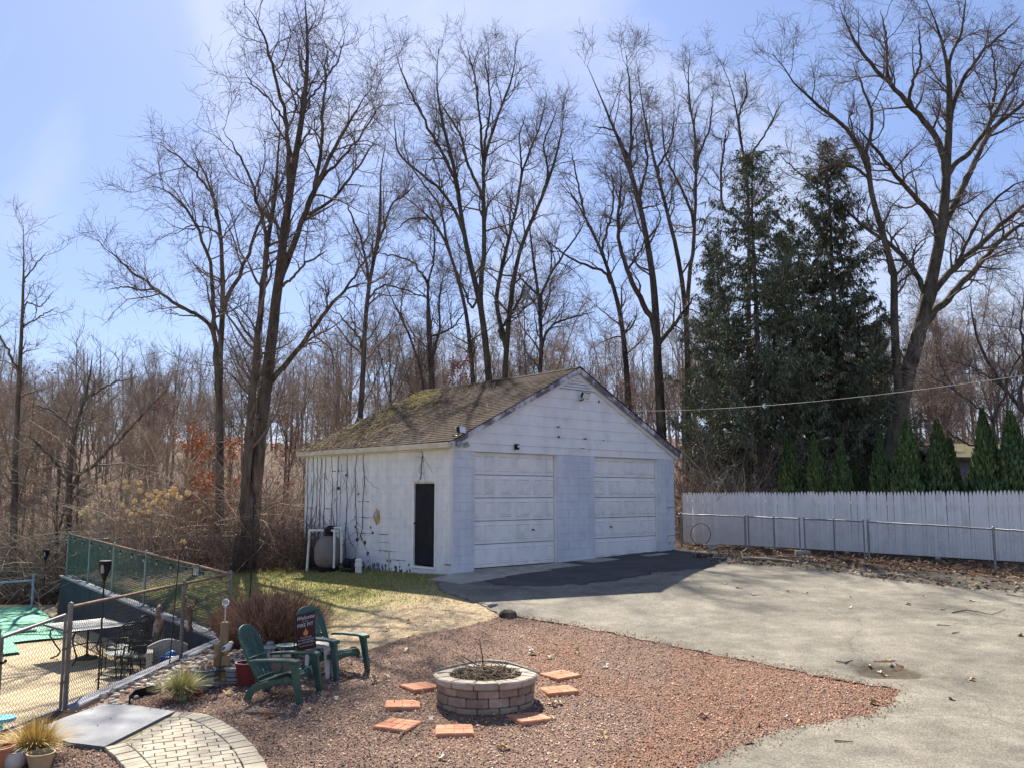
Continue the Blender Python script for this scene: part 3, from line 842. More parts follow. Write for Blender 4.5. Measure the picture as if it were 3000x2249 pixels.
# roll-up doors
def roll_door(name, u0, u1, cols, dirty, hf):
    d = empty(name); d.parent = gA
    zt = Z0 + 2.75; hs = 2.75 / 5; y = .12
    for r in range(5):
        z0 = Z0 + r * hs
        o = MB(); o.box(u0 + .012, u1 - .012, y, y + .05, z0 + .007, z0 + hs - .007); o.build('section', MT['gdoor'], d, bevel=.006)
        for c_, (a, b_) in enumerate(cols):
            a = u0 + .03 + a * (u1 - u0 - .06); b_ = u0 + .03 + b_ * (u1 - u0 - .06)
            o = MB(); zz0, zz1 = z0 + .09, z0 + hs - .09; e = .035
            # moulded frame and raised field
            o.add([(a, y - .001, zz0), (b_, y - .001, zz0), (b_, y - .001, zz1), (a, y - .001, zz1), (a + e * .4, y - .026, zz0 + e * .4), (b_ - e * .4, y - .026, zz0 + e * .4), (b_ - e * .4, y - .026, zz1 - e * .4), (a + e * .4, y - .026, zz1 - e * .4),
                   (a + e, y - .002, zz0 + e), (b_ - e, y - .002, zz0 + e), (b_ - e, y - .002, zz1 - e), (a + e, y - .002, zz1 - e), (a + 1.7 * e, y - .020, zz0 + 1.7 * e), (b_ - 1.7 * e, y - .020, zz0 + 1.7 * e), (b_ - 1.7 * e, y - .020, zz1 - 1.7 * e), (a + 1.7 * e, y - .020, zz1 - 1.7 * e)],
                  [(i + q, i + (q + 1) % 4, i + 4 + (q + 1) % 4, i + 4 + q) for i in (0, 4, 8) for q in range(4)] + [(12, 13, 14, 15)])
            o.build('panel', MT['gdoor_dirty' if (r, c_) in dirty else 'gdoor'], d)
    o = MB(); uh = u0 + hf * (u1 - u0); zh = Z0 + hs * 1.55
    o.tube([(uh, y - .001, zh), (uh, y - .05, zh)], .02, 8); o.tube([(uh - .05, y - .05, zh + .012), (uh + .05, y - .05, zh - .012)], .009, 6); o.build('handle', MT['bronze'], d, smooth=40)
    o = MB(); o.box(u0 + .012, u1 - .012, y + .002, y + .045, Z0 - .012, Z0 + .003); o.build('bottom_seal', MT['dark'], d)
    o = MB(); o.box(u0 + .002, u1 - .002, -.01, .22, Z0 - .5, Z0 - .013); o.build('threshold', MT['concrete'], d)
    for a, b_ in ((u0 - .03, u0 + .01), (u1 - .01, u1 + .035)):
        o = MB(); o.box(a, b_, .04, .117, Z0 - .05, zt); o.build('jamb', MT['gdoor'], d)
    o = MB(); o.box(u0 - .03, u1 + .035, .04, .117, zt + .001, zt + .05); o.build('head_jamb', MT['trimcream'], d)
    return d
c6 = [(.0, .10), (.135, .25), (.31, .46), (.52, .68), (.74, .84), (.895, 1.0)]
c5 = [(.0, .19), (.25, .44), (.49, .69), (.73, .86), (.885, 1.0)]
ld = roll_door('garage_door', DA, DB, c6, {(3, 2), (3, 3), (2, 2), (2, 3), (3, 4), (1, 3), (3, 1)}, .72)
rd = roll_door('garage_door', DC, DD, c5, {(3, 0), (3, 1), (2, 2), (1, 3), (3, 4), (4, 2), (2, 0)}, .27)
tag(ld, 'left roll up door with grimy middle panels'); tag(rd, 'right roll up door')
o = MB(); o.box(TH, GWID - TH, .35, .4, .3, ZE); o.build('inner_dark', MT['dark'], gA)
# side door
d = empty('side_door'); d.parent = gA; tag(d, 'black slab door in the side wall')
o = MB(); o.box(.03, .075, WD0 + .05, WD1 - .05, WDZ0 + .03, WDZ1 - .05); o.build('door_slab', MT['black'], d, bevel=.003)
for a, b_, c_, e_ in ((WD0, WD0 + .048, WDZ0, WDZ1), (WD1 - .048, WD1, WDZ0, WDZ1), (WD0 + .05, WD1 - .05, WDZ1 - .048, WDZ1)):
    o = MB(); o.box(-.012, .09, a, b_, c_, e_); o.build('door_frame', MT['trimcream' if c_ > 2 else 'siding'], d)
o = MB(); o.box(-.05, .09, WD0, WD1, WDZ0 - .05, WDZ0 + .0); o.build('sill', MT['siding'], d)
for z in (1.15, 1.95, 2.65):
    o = MB(); o.tube([(.022, WD0 + .052, z - .05), (.022, WD0 + .052, z + .05)], .012, 8); o.build('hinge', MT['silver'], d)
o = MB(); o.tube([(.03, WD1 - .12, 1.9), (-.03, WD1 - .12, 1.9)], .013, 8); o.lathe([(.02, 0), (.03, .015), (.02, .035)], 10, (-.045, WD1 - .12, 1.885)); o.build('knob', MT['bronze'], d, smooth=40)
# lamps on the garage
def lamp(name, label, loc, rz, kind, ROT=25):
    l = empty(name); l.parent = gA; l.location = loc; l.rotation_euler = (0, 0, rz); tag(l, label)
    if kind == 'flood':
        o = MB(); o.tube([(0, 0, 0), (0, -.09, 0), (0, -.12, .07)], .016, 8); o.lathe([(.05, -.005), (.05, .012)], 12, (0, -.0, 0)); o.build('bracket', MT['bronze'], l, smooth=40)
        o = MB(); o.m = Matrix.Translation((0, -.16, .13)) @ Matrix.Rotation(math.radians(ROT), 4, 'X')
        o.add([(-.15, -.06, -.09), (.15, -.06, -.09), (.15, -.06, .09), (-.15, -.06, .09), (-.10, .05, -.055), (.10, .05, -.055), (.10, .05, .055), (-.10, .05, .055)], [(0, 1, 2, 3), (4, 7, 6, 5), (0, 4, 5, 1), (1, 5, 6, 2), (2, 6, 7, 3), (3, 7, 4, 0)])
        o.build('housing', MT['black'], l, bevel=.006)
        o = MB(); o.m = Matrix.Translation((0, -.16, .13)) @ Matrix.Rotation(math.radians(ROT), 4, 'X'); o.box(-.135, .135, -.066, -.062, -.075, .075); o.build('lens', MT['lens'], l)
    if kind == 'spots':
        o = MB(); o.cbox((0, -.03, 0), (.12, .06, .12)); o.build('box', MT['white_plastic'], l, bevel=.006)
        for sx in (-1, 1):
            o = MB(); o.m = Matrix.Translation((sx * .11, -.1, -.04)) @ Matrix.Rotation(math.radians(60), 4, 'X') @ Matrix.Rotation(sx * .4, 4, 'Y')
            o.lathe([(.03, -.09), (.045, -.05), (.06, .0), (.068, .05), (.06, .052), (.03, .04)], 14); o.build('spot', MT['silver'], l, smooth=40)
        o = MB(); o.tube([(0, -.06, 0), (-.06, -.09, -.02), (-.11, -.1, -.04)], .012, 6); o.tube([(0, -.06, 0), (.06, -.09, -.02), (.11, -.1, -.04)], .012, 6); o.build('arm', MT['silver'], l)
    if kind == 'cam':
        o = MB(); o.box(-.05, .05, -.09, 0, -.06, .08); o.build('housing', MT['black'], l, bevel=.008)
        o = MB(); o.lathe([(.028, 0), (.028, .012)], 12); me = o.mesh('lens', MT['lens']); x = link('lens', me, l, (0, -.09, .02), (math.pi / 2, 0, 0))
    return l
lamp('flood_lamp', 'black flood lamp below the gable vent', (GWID / 2 + .14, -.02, ZAP - .86), 0, 'flood')
lamp('flood_lamp', 'old box flood lamp on the roof corner', (-.12, -.18, roof_z(-.1) + .08), .35, 'flood', -8)
lamp('spot_lamp', 'pair of silver spot lamps below the roof corner', (.16, -.06, ZE - .02), 0, 'spots')
lamp('sensor', 'small black sensor above the left door', (1.98, -.022, Z0 + 2.89), 0, 'cam')
# service mast on the right eave
o = MB(); zb = roof_z(GWID - .35)
o.tube([(GWID - .3, 2.0, zb - .2), (GWID - .3, 2.0, zb + 1.05), (GWID - .33, 1.96, zb + 1.13), (GWID - .40, 1.9, zb + 1.12)], .04, 10); o.build('service_mast', MT['white_plastic'], gA, smooth=50)
# rusty electrical box and creeping roots on the side wall
MT['rust'] = M('rusty_stain', (.34, .17, .05), (.50, .36, .16), 9, .9)
o = MB(); pts = [(3.02 + .16 * math.cos(t) * rb.uniform(.75, 1.1), 2.03 + .20 * math.sin(t) * rb.uniform(.8, 1.1)) for t in [j / 14 * 6.283 for j in range(14)]]
o.add([(-.012, v_, z_) for v_, z_ in pts] + [(.01, v_, z_) for v_, z_ in pts], [tuple(range(14))] + [(j, (j + 1) % 14, 14 + (j + 1) % 14, 14 + j) for j in range(14)]); o.build('rust_patch', MT['rust'], gA)
o = MB(); o.box(-.03, -.001, 2.98, 3.1, 2.0, 2.14); o.build('outlet_box', MT['silver'], gA, bevel=.004)
o = MB(); o.box(-.006, .01, 5.05, 5.3, 3.05, 3.6); o.build('boarded_vent', MT['siding'], gA)
o = MB(); o.tube([(-.03, 2.45, .55), (-.03, 2.45, 1.2)], .012, 6); o.build('downpipe', MT['trimcream'], gA)
# black peeling lines along the joints
MT['soot'] = M('bare_black_joint', (.03, .03, .032), (.10, .10, .10), 12, .95)
o = MB()
def crack_v(v0, z0, z1, wd=.012):
    z = z0; v_ = v0
    while z < z1:
        dz = rb.uniform(.08, .3); 
        if rb.random() < .85:
            ww = wd * rb.uniform(.5, 1.6); o.box(-.0065, .008, v_ - ww / 2, v_ + ww / 2, z, min(z1, z + dz))
        z += dz; v_ += rb.uniform(-.012, .012)
for v0, z0, z1, wd in ((6.3, .8, 3.5, .014), (5.75, 1.6, 3.6, .012), (4.75, .9, 3.4, .012), (6.45, .7, 1.8, .03)): crack_v(v0, z0, z1, wd)
for r_, v0, v1 in ((6, 2.55, 3.0), (8, 3.1, 3.9), (5, 2.5, 2.9), (4, 2.2, 2.9), (3, 1.8, 2.4), (10, 3.4, 3.9), (14, 4.6, 5.3), (3, .05, .3), (6, 3.3, 4.0), (9, 5.2, 5.6)):
    z = zs0 + r_ * BH - JT / 2; v_ = v0
    while v_ < v1:
        l_ = rb.uniform(.05, .25); hh = rb.choice([.005, .008, .012, .02]); o.box(-.0065, .008, v_, min(v1, v_ + l_), z - hh * .6, z + hh * .4); v_ += l_ + rb.uniform(.0, .08)
for v_, z_, s_ in ((4.85, 2.75, .12), (4.5, 3.1, .09), (3.55, 1.35, .14), (3.4, 1.1, .10), (3.2, 1.62, .08), (3.9, 1.42, .13), (4.0, 1.75, .09), (3.9, 2.6, .07), (3.3, 1.75, .06)):
    pts = [(v_ + s_ * .6 * math.cos(t) * rb.uniform(.5, 1.2), z_ + s_ * .5 * math.sin(t) * rb.uniform(.5, 1.2)) for t in [j / 9 * 6.283 for j in range(9)]]
    o.add([(-.0075, a, b_) for a, b_ in pts] + [(.008, a, b_) for a, b_ in pts], [tuple(range(9))] + [(j, (j + 1) % 9, 9 + (j + 1) % 9, 9 + j) for j in range(9)])
for q in range(110):      # dark grime clumps at the foot of the wall
    v_ = rb.uniform(1.6, 3.9); z_ = .62 + abs(rb.gauss(0, .15)) ; s_ = rb.uniform(.015, .06)
    pts = [(v_ + s_ * .6 * math.cos(t) * rb.uniform(.4, 1.2), z_ + s_ * math.sin(t) * rb.uniform(.4, 1.3)) for t in [j / 8 * 6.283 for j in range(8)]]
    o.add([(-.008 - .001 * (q % 3), a, b_) for a, b_ in pts] + [(.008, a, b_) for a, b_ in pts], [tuple(range(8))] + [(j, (j + 1) % 8, 8 + (j + 1) % 8, 8 + j) for j in range(8)])
tag(o.build('black_patches', MT['soot'], gA), kind='stuff')
# right front corner chips
o = MB()
for q in range(11):
    u = rb.uniform(8.1, 8.45); z = zs0 + rb.choice([3, 4, 5, 7, 9]) * BH; l_ = rb.uniform(.03, .12)
    o.box(u, min(u + l_, GWID), -.006, .01, z - .008, z + rb.uniform(.002, .01))
    if q % 3 == 0: o.box(u, u + .010, -.0055, .01, z - rb.uniform(.04, .1), z - .009)
tag(o.build('black_chips', MT['soot'], gA), kind='stuff')
# vines climbing the side wall: one plant
vg = np.random.default_rng(77)
vines = []
for v0 in (6.45, 6.2, 6.0, 5.8, 5.5, 5.2, 4.9, 4.45, 4.0, 3.7, 1.15):
    z = 3.7 if v0 > 1.5 else 3.72; end = .6 if v0 > 4.4 else (1.4 if v0 > 2 else 2.95)
    zsq = np.linspace(z, end, 22); vv = v0 + np.cumsum(vg.normal(0, .018, 22))
    vines.append(np.stack([np.full(22, -.014) + vg.normal(0, .004, 22), vv, zsq], 1))
VP = np.array(vines); VR = np.tile(np.linspace(.007, .013, 22), (len(VP), 1))
c1, r1 = spawn(VP, VR, 7, .0, .95, .25, .9, 7, .3, 1.1, -.02, .22, vg, rfac=.6, rcap=.007, rtip=.003, taper=0)
c1[:, :, 0] = -.012 - np.abs(vg.normal(0, .012, c1.shape[:2]))
Va, Fa = tubes(VP, VR, 4); Vb, Fb = tubes(c1, r1, 3)
MT['vine'] = M('dry_vine', (.075, .058, .05), (.14, .11, .09), 8, .9)
gvn = empty('climbing_vine', (GA.x, GA.y, 0), GPHI, 'bare vine climbing the left side wall of the garage', 'vine')
for q in range(len(VP)):
    Va, Fa = tubes(VP[q:q + 1], VR[q:q + 1], 4); link('stem', np_mesh('stem', Va, Fa, MT['vine']), gvn)
tag(link('tendrils', np_mesh('tendrils', Vb, Fb, MT['vine']), gvn), kind='stuff')
# ------------------------------------------------------------------ bare trees
MT['bark'] = M('grey_brown_bark', (.045, .036, .031), (.165, .130, .102), 5.0, .95, 1.0, 16, coord='World', stretch=(1, 1, .25), spec=.1, dist=.03)
MT['bark_moss'] = M('mossy_bark', (.05, .042, .034), (.15, .130, .088), 5.0, .95, .8, 14, coord='World', stretch=(1, 1, .3), spec=.1, dist=.03)
MT['twig_dark'] = M('dark_crown_twigs', (.115, .092, .079), (.215, .172, .146), 1.5, .9, coord='World', spec=.1)
MT['bark_pale'] = M('pale_sapling_bark', (.13, .108, .092), (.26, .215, .18), 4.0, .95, .6, 16, coord='World', stretch=(1, 1, .3), spec=.1)
MT['twig'] = M('fine_twigs', (.185, .147, .122), (.34, .272, .222), 1.5, .9, coord='World', spec=.1)
MT['twig_red'] = M('reddish_twigs', (.205, .156, .124), (.345, .268, .21), 1.2, .9, coord='World', spec=.1)
def resample(pts, m):
    pts = np.array(pts, float); seg = np.linalg.norm(np.diff(pts, axis=0), axis=1); s = np.concatenate([[0], np.cumsum(seg)])
    t = np.linspace(0, s[-1], m)
    o = np.stack([np.interp(t, s, pts[:, k]) for k in range(pts.shape[1])], 1)
    for _ in range(2): o[1:-1] = .25 * o[:-2] + .5 * o[1:-1] + .25 * o[2:]
    return o, s[-1]
def crown_from(Pl, Rl, lens, rg, dens=1.8, n2=8, n3=6, l1=(1.3, 3.4), l2=(.6, 1.5), l3=(.25, .75), up=.11, t0=.22, r3=.0034):
    per = np.maximum(2, (lens * dens).astype(int))
    a, ar = spawn(Pl, Rl, per, t0, 1.0, l1[0], l1[1], 8, .5, 1.15, up, .21, rg, rfac=.56, rcap=.055, rtip=.0065, taper=.45)
    b, br = spawn(a, ar, n2, .15, 1.0, l2[0], l2[1], 4, .45, 1.2, up * .7, .26, rg, rfac=.6, rcap=.017, rtip=.0042, taper=.4)
    c, cr = spawn(b, br, n3, .1, 1.0, l3[0], l3[1], 3, .45, 1.25, up * .5, .3, rg, rfac=.7, rcap=.007, rtip=r3, taper=.3)
    V1, F1 = tubes(a, ar, 4); V2, F2 = tubes(b, br, 3); V3, F3 = tubes(c, cr, 3)
    return np.concatenate([V1, V2, V3]), np.concatenate([F1, F2 + len(V1), F3 + len(V1) + len(V2)])
def traced_tree(name, label, d, limbs, seed, bark='bark', twig='twig', group=None, **kw):
    rg = np.random.default_rng(seed)
    tr = limbs[0]
    b0 = Q(tr[0][0][0], tr[0][0][1], d); zb = gz(b0.x, d) - .15
    base = Vector((b0.x, d, zb)); o = empty(name, base, 0, label, 'tree', group)
    depth = []          # (px, py, depth, limb, index) of what has been placed
    Pl = []; Rl = []; Ls = []
    for li, (pts, r0, r1) in enumerate(limbs):
        pts = [tuple(map(float, p)) for p in pts]
        if li == 0:
            ds = d; slope = rg.uniform(-.06, .06); par = None
        else:
            q = min(depth, key=lambda t: (t[0] - pts[0][0]) ** 2 + (t[1] - pts[0][1]) ** 2); ds = q[2]; slope = rg.choice([-1, 1]) * rg.uniform(.15, .55); par = (q[3], q[4])
        rs_, L_ = resample(pts, 24)
        sl_ = np.concatenate([[0], np.cumsum(np.linalg.norm(np.diff(rs_, axis=0), axis=1))])
        w = []
        for (x, y), s_ in zip(rs_, sl_):
            dd = ds + slope * s_ * d / FPX; w.append(tuple(Q(x, y, dd)))
        w = np.array(w)
        if par is not None:         # the limb starts inside its parent, a little lower down
            pp_, pi_ = Pl[par[0]], par[1]; st_ = pp_[max(0, pi_ - 1)]; keep_ = w[2:]
            w, _ = resample(np.concatenate([st_[None], ((pp_[pi_] + w[2]) / 2)[None], keep_]), 24)
            r0 = min(r0, .92 * Rl[par[0]][max(0, pi_ - 1)] * FPX / d)
        if li == 0:         # foot of the trunk, down to the ground with a flare
            if w[0, 2] > zb + .1: w[0] = (w[0, 0], w[0, 1], zb)
            w, _ = resample(w, 24)
        w[1:] += rg.normal(0, .02, (23, 3)) * (.3 if li == 0 else 1)
        rr = np.linspace(r0, r1, 24) * d / FPX
        rr *= 1.0
        rr[-5:] *= np.linspace(1, .35, 5)
        if li == 0: rr[:3] *= np.array([1.45, 1.2, 1.07])
        for ix_, q_ in enumerate(w):
            fw_ = q_[1] * CT + (q_[2] - CAMZ) * ST; up_ = (q_[2] - CAMZ) * CT - q_[1] * ST
            depth.append((1500 + FPX * q_[0] / fw_, 1124.5 - FPX * up_ / fw_, q_[1], li, ix_))
        Pl.append(w); Rl.append(rr); Ls.append(np.linalg.norm(np.diff(w, axis=0), axis=1).sum())
        V, F = tubes(w[None] - np.array(base), rr[None], 9)
        link('trunk' if li == 0 else 'limb', np_mesh('trunk' if li == 0 else 'limb', V, F, MT[bark], smooth=True), o)
    Pl = np.array(Pl); Rl = np.array(Rl); Ls = np.array(Ls)
    k = dict(kw); tt = k.pop('trunk_t0', .55)
    Pc = Pl.copy(); Rc = Rl.copy()
    # the trunk only branches in its upper part
    q = int(tt * 23); Pc0, _ = resample(Pl[0][q:], 24); Pc[0] = Pc0; Rc[0] = np.linspace(Rl[0][q], Rl[0][-1], 24); Lc = Ls.copy(); Lc[0] *= (1 - tt)
    V, F = crown_from(Pc, Rc, Lc, rg, **k)
    link('crown', np_mesh('crown', V - np.array(base), F, MT['twig_dark']), o)
    return o

traced_tree('bare_tree', 'bare tree with twin dark trunks left of the tallest tree, long limb reaching left', 29.5, [
    ([(642, 1600), (645, 1300), (640, 1100), (655, 900), (652, 784), (648, 680), (640, 610), (626, 560), (605, 510), (560, 430)], 14, 3),
    ([(636, 1150), (628, 960), (624, 845), (615, 754), (585, 670), (530, 580), (480, 545), (430, 540)], 9, 2),
    ([(630, 950), (579, 922), (507, 887), (458, 845), (392, 802), (338, 748), (296, 717)], 7, 2),
    ([(600, 930), (540, 925), (485, 918)], 3, 1.2),
    ([(656, 890), (690, 830), (730, 742), (754, 660), (790, 590), (800, 520)], 8, 2.5),
    ([(655, 700), (620, 670), (560, 660), (500, 690)], 4, 1.5),
    ([(640, 600), (600, 540), (560, 490), (510, 450), (460, 420)], 5, 2),
    ([(458, 845), (420, 850), (360, 840), (310, 850)], 3, 1.3)], 101, 'bark', 'twig', trunk_t0=0.38, dens=1.6, n2=7, n3=6)
traced_tree('bare_tree', 'tallest bare tree with paired trunks rising at the left end of the garage', 27.6, [
    ([(728, 1640), (733, 1533), (752, 1360), (769, 1194), (787, 1081), (803, 941), (815, 800), (838, 651), (850, 543), (868, 422), (899, 302), (908, 151), (893, 18), (890, -60)], 24, 3),
    ([(712, 1600), (712, 1500), (724, 1330), (742, 1171), (764, 905), (768, 784), (790, 682), (808, 573), (820, 422), (816, 330)], 16, 3),
    ([(850, 540), (838, 362), (832, 302), (802, 211), (784, 133), (754, 60), (718, 12)], 8, 2),
    ([(806, 900), (820, 826), (844, 754), (875, 676), (905, 603), (935, 525), (977, 434), (1025, 350), (1086, 259)], 12, 2.5),
    ([(905, 603), (941, 470), (944, 338), (953, 241), (960, 130)], 7, 2),
    ([(778, 1130), (846, 1058), (900, 995), (935, 941), (989, 868), (1019, 838), (1075, 832)], 10, 3),
    ([(1015, 840), (1050, 790), (1085, 740), (1100, 690)], 4, 1.5),
    ([(815, 840), (844, 826), (893, 772), (959, 733)], 5, 2),
    ([(868, 640), (930, 620), (1000, 560), (1060, 470), (1110, 400)], 6, 2),
    ([(766, 800), (790, 740), (770, 640), (740, 540), (700, 450), (650, 380)], 7, 2),
    ([(900, 300), (950, 240), (1000, 160), (1010, 90)], 4, 1.5),
    ([(935, 525), (1000, 470), (1070, 380), (1120, 300)], 5, 1.8),
    ([(838, 362), (800, 300), (740, 250), (715, 200)], 4, 1.5),
    ([(742, 1171), (700, 1120), (660, 1080), (600, 1060)], 4, 1.5)], 102, 'bark', 'twig', trunk_t0=0.32, dens=1.7, n2=8, n3=6)
traced_tree('bare_tree', 'slender bare tree rising behind the left end of the garage roof', 34, [
    ([(1050, 1250), (1062, 1144), (1069, 936), (1083, 797), (1111, 707), (1118, 603), (1107, 499), (1130, 420)], 11, 3),
    ([(1080, 800), (1060, 700), (1030, 640), (1005, 560)], 5, 1.6), ([(1111, 707), (1150, 590), (1190, 570), (1230, 530)], 5, 1.6), ([(1075, 880), (1120, 830), (1190, 850), (1260, 880)], 4, 1.5), ([(1065, 1000), (1000, 930), (960, 900)], 4, 1.5)], 103, trunk_t0=0.30, dens=1.6)
traced_tree('bare_tree', 'thin leaning bare tree over the mossy end of the roof', 37, [
    ([(1245, 1150), (1239, 1100), (1208, 1005), (1173, 922), (1139, 867), (1120, 800)], 7, 2), ([(1173, 922), (1180, 850), (1210, 790)], 3, 1.3)], 104, trunk_t0=0.22, dens=1.5)
traced_tree('bare_tree', 'forked bare tree left of the big tree behind the ridge', 36, [
    ([(1268, 1150), (1263, 1090), (1257, 971), (1253, 818)], 11, 7), ([(1253, 825), (1208, 763), (1146, 749), (1100, 740)], 6, 2), ([(1253, 820), (1270, 784), (1274, 693), (1265, 600)], 6, 2), ([(1264, 1060), (1290, 960), (1285, 880), (1300, 800)], 5, 2), ([(1258, 990), (1330, 960), (1370, 900)], 4, 1.5)], 105, trunk_t0=0.45, dens=1.8)
traced_tree('bare_tree', 'leaning bare tree crossing left behind the ridge', 41, [
    ([(1392, 1150), (1385, 1100), (1367, 901), (1305, 693), (1270, 638), (1173, 569), (1150, 550)], 10, 2.5), ([(1305, 693), (1290, 600), (1230, 530), (1190, 460)], 6, 2), ([(1270, 640), (1200, 640), (1150, 680)], 4, 1.5)], 106, trunk_t0=0.26, dens=1.7)
traced_tree('bare_tree', 'big upright bare tree forking high above the middle of the ridge', 39, [
    ([(1440, 1180), (1433, 1102), (1416, 936), (1402, 832), (1368, 763), (1354, 659), (1340, 541), (1333, 472), (1300, 380), (1270, 278), (1285, 140)], 14, 2.5),
    ([(1405, 830), (1423, 735), (1416, 589), (1413, 472), (1444, 381), (1478, 291), (1513, 208), (1513, 125)], 11, 2.2),
    ([(1340, 541), (1298, 451), (1257, 388), (1229, 319), (1187, 243), (1160, 153)], 7, 2),
    ([(1415, 570), (1370, 490), (1357, 415), (1325, 350), (1270, 280)], 6, 2), ([(1413, 470), (1405, 330), (1390, 220), (1365, 130)], 6, 1.8), ([(1413, 470), (1440, 300), (1415, 140)], 5, 1.6),
    ([(1405, 850), (1385, 920), (1365, 860), (1330, 780)], 5, 2), ([(1354, 659), (1300, 560), (1220, 500), (1160, 450), (1155, 330)], 6, 1.8)], 107, 'bark_moss', 'twig', trunk_t0=0.38, dens=1.8, n3=6)
traced_tree('bare_tree', 'narrow bare tree right of the middle of the ridge', 40, [
    ([(1476, 1180), (1478, 1099), (1492, 901), (1513, 763), (1527, 693), (1575, 624), (1610, 520), (1648, 416), (1655, 277)], 12, 2.2),
    ([(1440, 980), (1458, 832), (1492, 693), (1520, 589), (1527, 485), (1589, 367), (1603, 263)], 8, 2), ([(1527, 485), (1520, 400), (1540, 330)], 4, 1.5), ([(1610, 520), (1590, 420), (1640, 300)], 4, 1.5), ([(1440, 985), (1470, 960), (1510, 900), (1555, 800)], 6, 2)], 108, 'bark_moss', trunk_t0=0.34, dens=1.8)
traced_tree('bare_tree', 'bare tree with wide low branches just left of the gable peak', 38, [
    ([(1579, 1140), (1582, 1070), (1589, 992), (1579, 867), (1565, 777), (1551, 680), (1548, 600)], 10, 2.5), ([(1589, 992), (1625, 945), (1690, 925), (1740, 915)], 5, 2), ([(1579, 867), (1640, 760), (1690, 690), (1720, 640)], 6, 2), ([(1579, 867), (1530, 820), (1500, 780)], 4, 1.5)], 109, trunk_t0=0.30, dens=1.7)
traced_tree('bare_tree', 'bare tree with a long side branch right of the gable peak', 41, [
    ([(1848, 1250), (1839, 1144), (1825, 936), (1791, 818), (1763, 728), (1714, 645), (1693, 576), (1640, 535)], 13, 2.5), ([(1777, 797), (1714, 777), (1660, 750), (1600, 705)], 5, 2), ([(1763, 728), (1800, 600), (1790, 480)], 5, 1.8), ([(1714, 645), (1690, 520), (1670, 430)], 5, 1.8)], 110, trunk_t0=0.34, dens=1.8)
traced_tree('bare_tree', 'tall thick bare tree left of the dark spruces', 38, [
    ([(1940, 1300), (1933, 1144), (1922, 971), (1919, 832), (1895, 693), (1867, 569), (1846, 472), (1811, 416), (1763, 291), (1721, 194)], 18, 2.2),
    ([(1918, 960), (1874, 874), (1832, 784), (1804, 666), (1825, 560), (1815, 470)], 10, 2), ([(1848, 480), (1850, 347), (1843, 229), (1835, 165)], 6, 1.8), ([(1838, 790), (1880, 730), (1890, 690)], 4, 2), ([(1930, 1010), (1990, 930), (2040, 860)], 8, 3), ([(1846, 472), (1800, 380), (1730, 370)], 5, 1.8), ([(1870, 580), (1900, 470), (1880, 350)], 5, 1.8)], 111, trunk_t0=0.38, dens=1.9)
traced_tree('bare_tree', 'high bare tree standing partly behind the left spruce', 42, [
    ([(2016, 1300), (2013, 935), (1998, 792), (1960, 641), (1923, 498), (1895, 388), (1874, 277), (1868, 200)], 12, 2.2),
    ([(2013, 900), (2036, 664), (2040, 528), (2036, 377), (2013, 264), (2020, 150)], 9, 2), ([(2036, 640), (1990, 540), (1945, 450), (1940, 330)], 6, 1.8), ([(2036, 480), (2080, 380), (2090, 280)], 5, 1.8), ([(1923, 498), (1970, 420), (1975, 330)], 5, 1.8)], 112, trunk_t0=0.38, dens=1.8)
traced_tree('bare_tree', 'bare tree whose top shows above the left spruce', 44, [
    ([(2190, 1300), (2194, 900), (2194, 490), (2164, 422), (2156, 332), (2164, 249), (2110, 180)], 10, 2), ([(2160, 350), (2190, 270), (2180, 200)], 4, 1.6), ([(2185, 470), (2240, 400), (2290, 300)], 5, 1.8), ([(2115, 640), (2112, 500), (2130, 370)], 4, 3)], 113, trunk_t0=0.46, dens=1.9)
big = traced_tree('bare_tree', 'huge wide spreading bare tree at the right behind the white fence', 33, [
    ([(2600, 1420), (2624, 1244), (2654, 1093), (2699, 965), (2722, 867), (2744, 754), (2767, 649), (2775, 528), (2771, 422), (2790, 302), (2782, 173), (2752, 75), (2715, 0)], 30, 4),
    ([(2625, 1160), (2620, 1000), (2624, 792), (2601, 716), (2564, 649), (2549, 543), (2541, 445), (2503, 377), (2428, 332), (2368, 294), (2307, 219), (2262, 158)], 14, 2.5),
    ([(2771, 437), (2714, 362), (2654, 294), (2594, 234), (2541, 181), (2488, 98), (2458, 15)], 11, 2.5),
    ([(2710, 850), (2647, 747), (2594, 709), (2518, 656), (2466, 603), (2420, 560)], 10, 3),
    ([(2748, 650), (2692, 588), (2639, 535), (2601, 483), (2556, 422), (2503, 370)], 10, 3),
    ([(2715, 940), (2805, 845), (2880, 762), (2956, 679), (3040, 630)], 13, 5), ([(2735, 850), (2805, 777), (2880, 709), (3000, 600), (3060, 560)], 12, 5),
    ([(2768, 650), (2820, 558), (2858, 468), (2895, 385), (3000, 302), (3070, 250)], 12, 4), ([(2782, 500), (2850, 437), (2903, 362), (2956, 249), (3010, 160)], 9, 3), ([(2790, 302), (2828, 219), (2880, 151), (2990, 50)], 8, 2.5),
    ([(2541, 445), (2560, 350), (2530, 260), (2500, 190)], 7, 2), ([(2545, 520), (2500, 490), (2430, 480), (2370, 440)], 5, 2), ([(2782, 173), (2820, 90), (2830, -20)], 6, 2), ([(2594, 234), (2600, 130), (2580, 30)], 6, 2), ([(2654, 294), (2700, 180), (2690, 70)], 6, 2),
    ([(2466, 603), (2400, 560), (2330, 500), (2280, 450)], 5, 2), ([(2895, 385), (2920, 250), (2900, 100)], 6, 2), ([(2805, 777), (2860, 650), (2940, 560), (3020, 520)], 6, 2.5)], 114, 'bark_moss', 'twig', trunk_t0=0.34, dens=1.75, n2=8, n3=6)
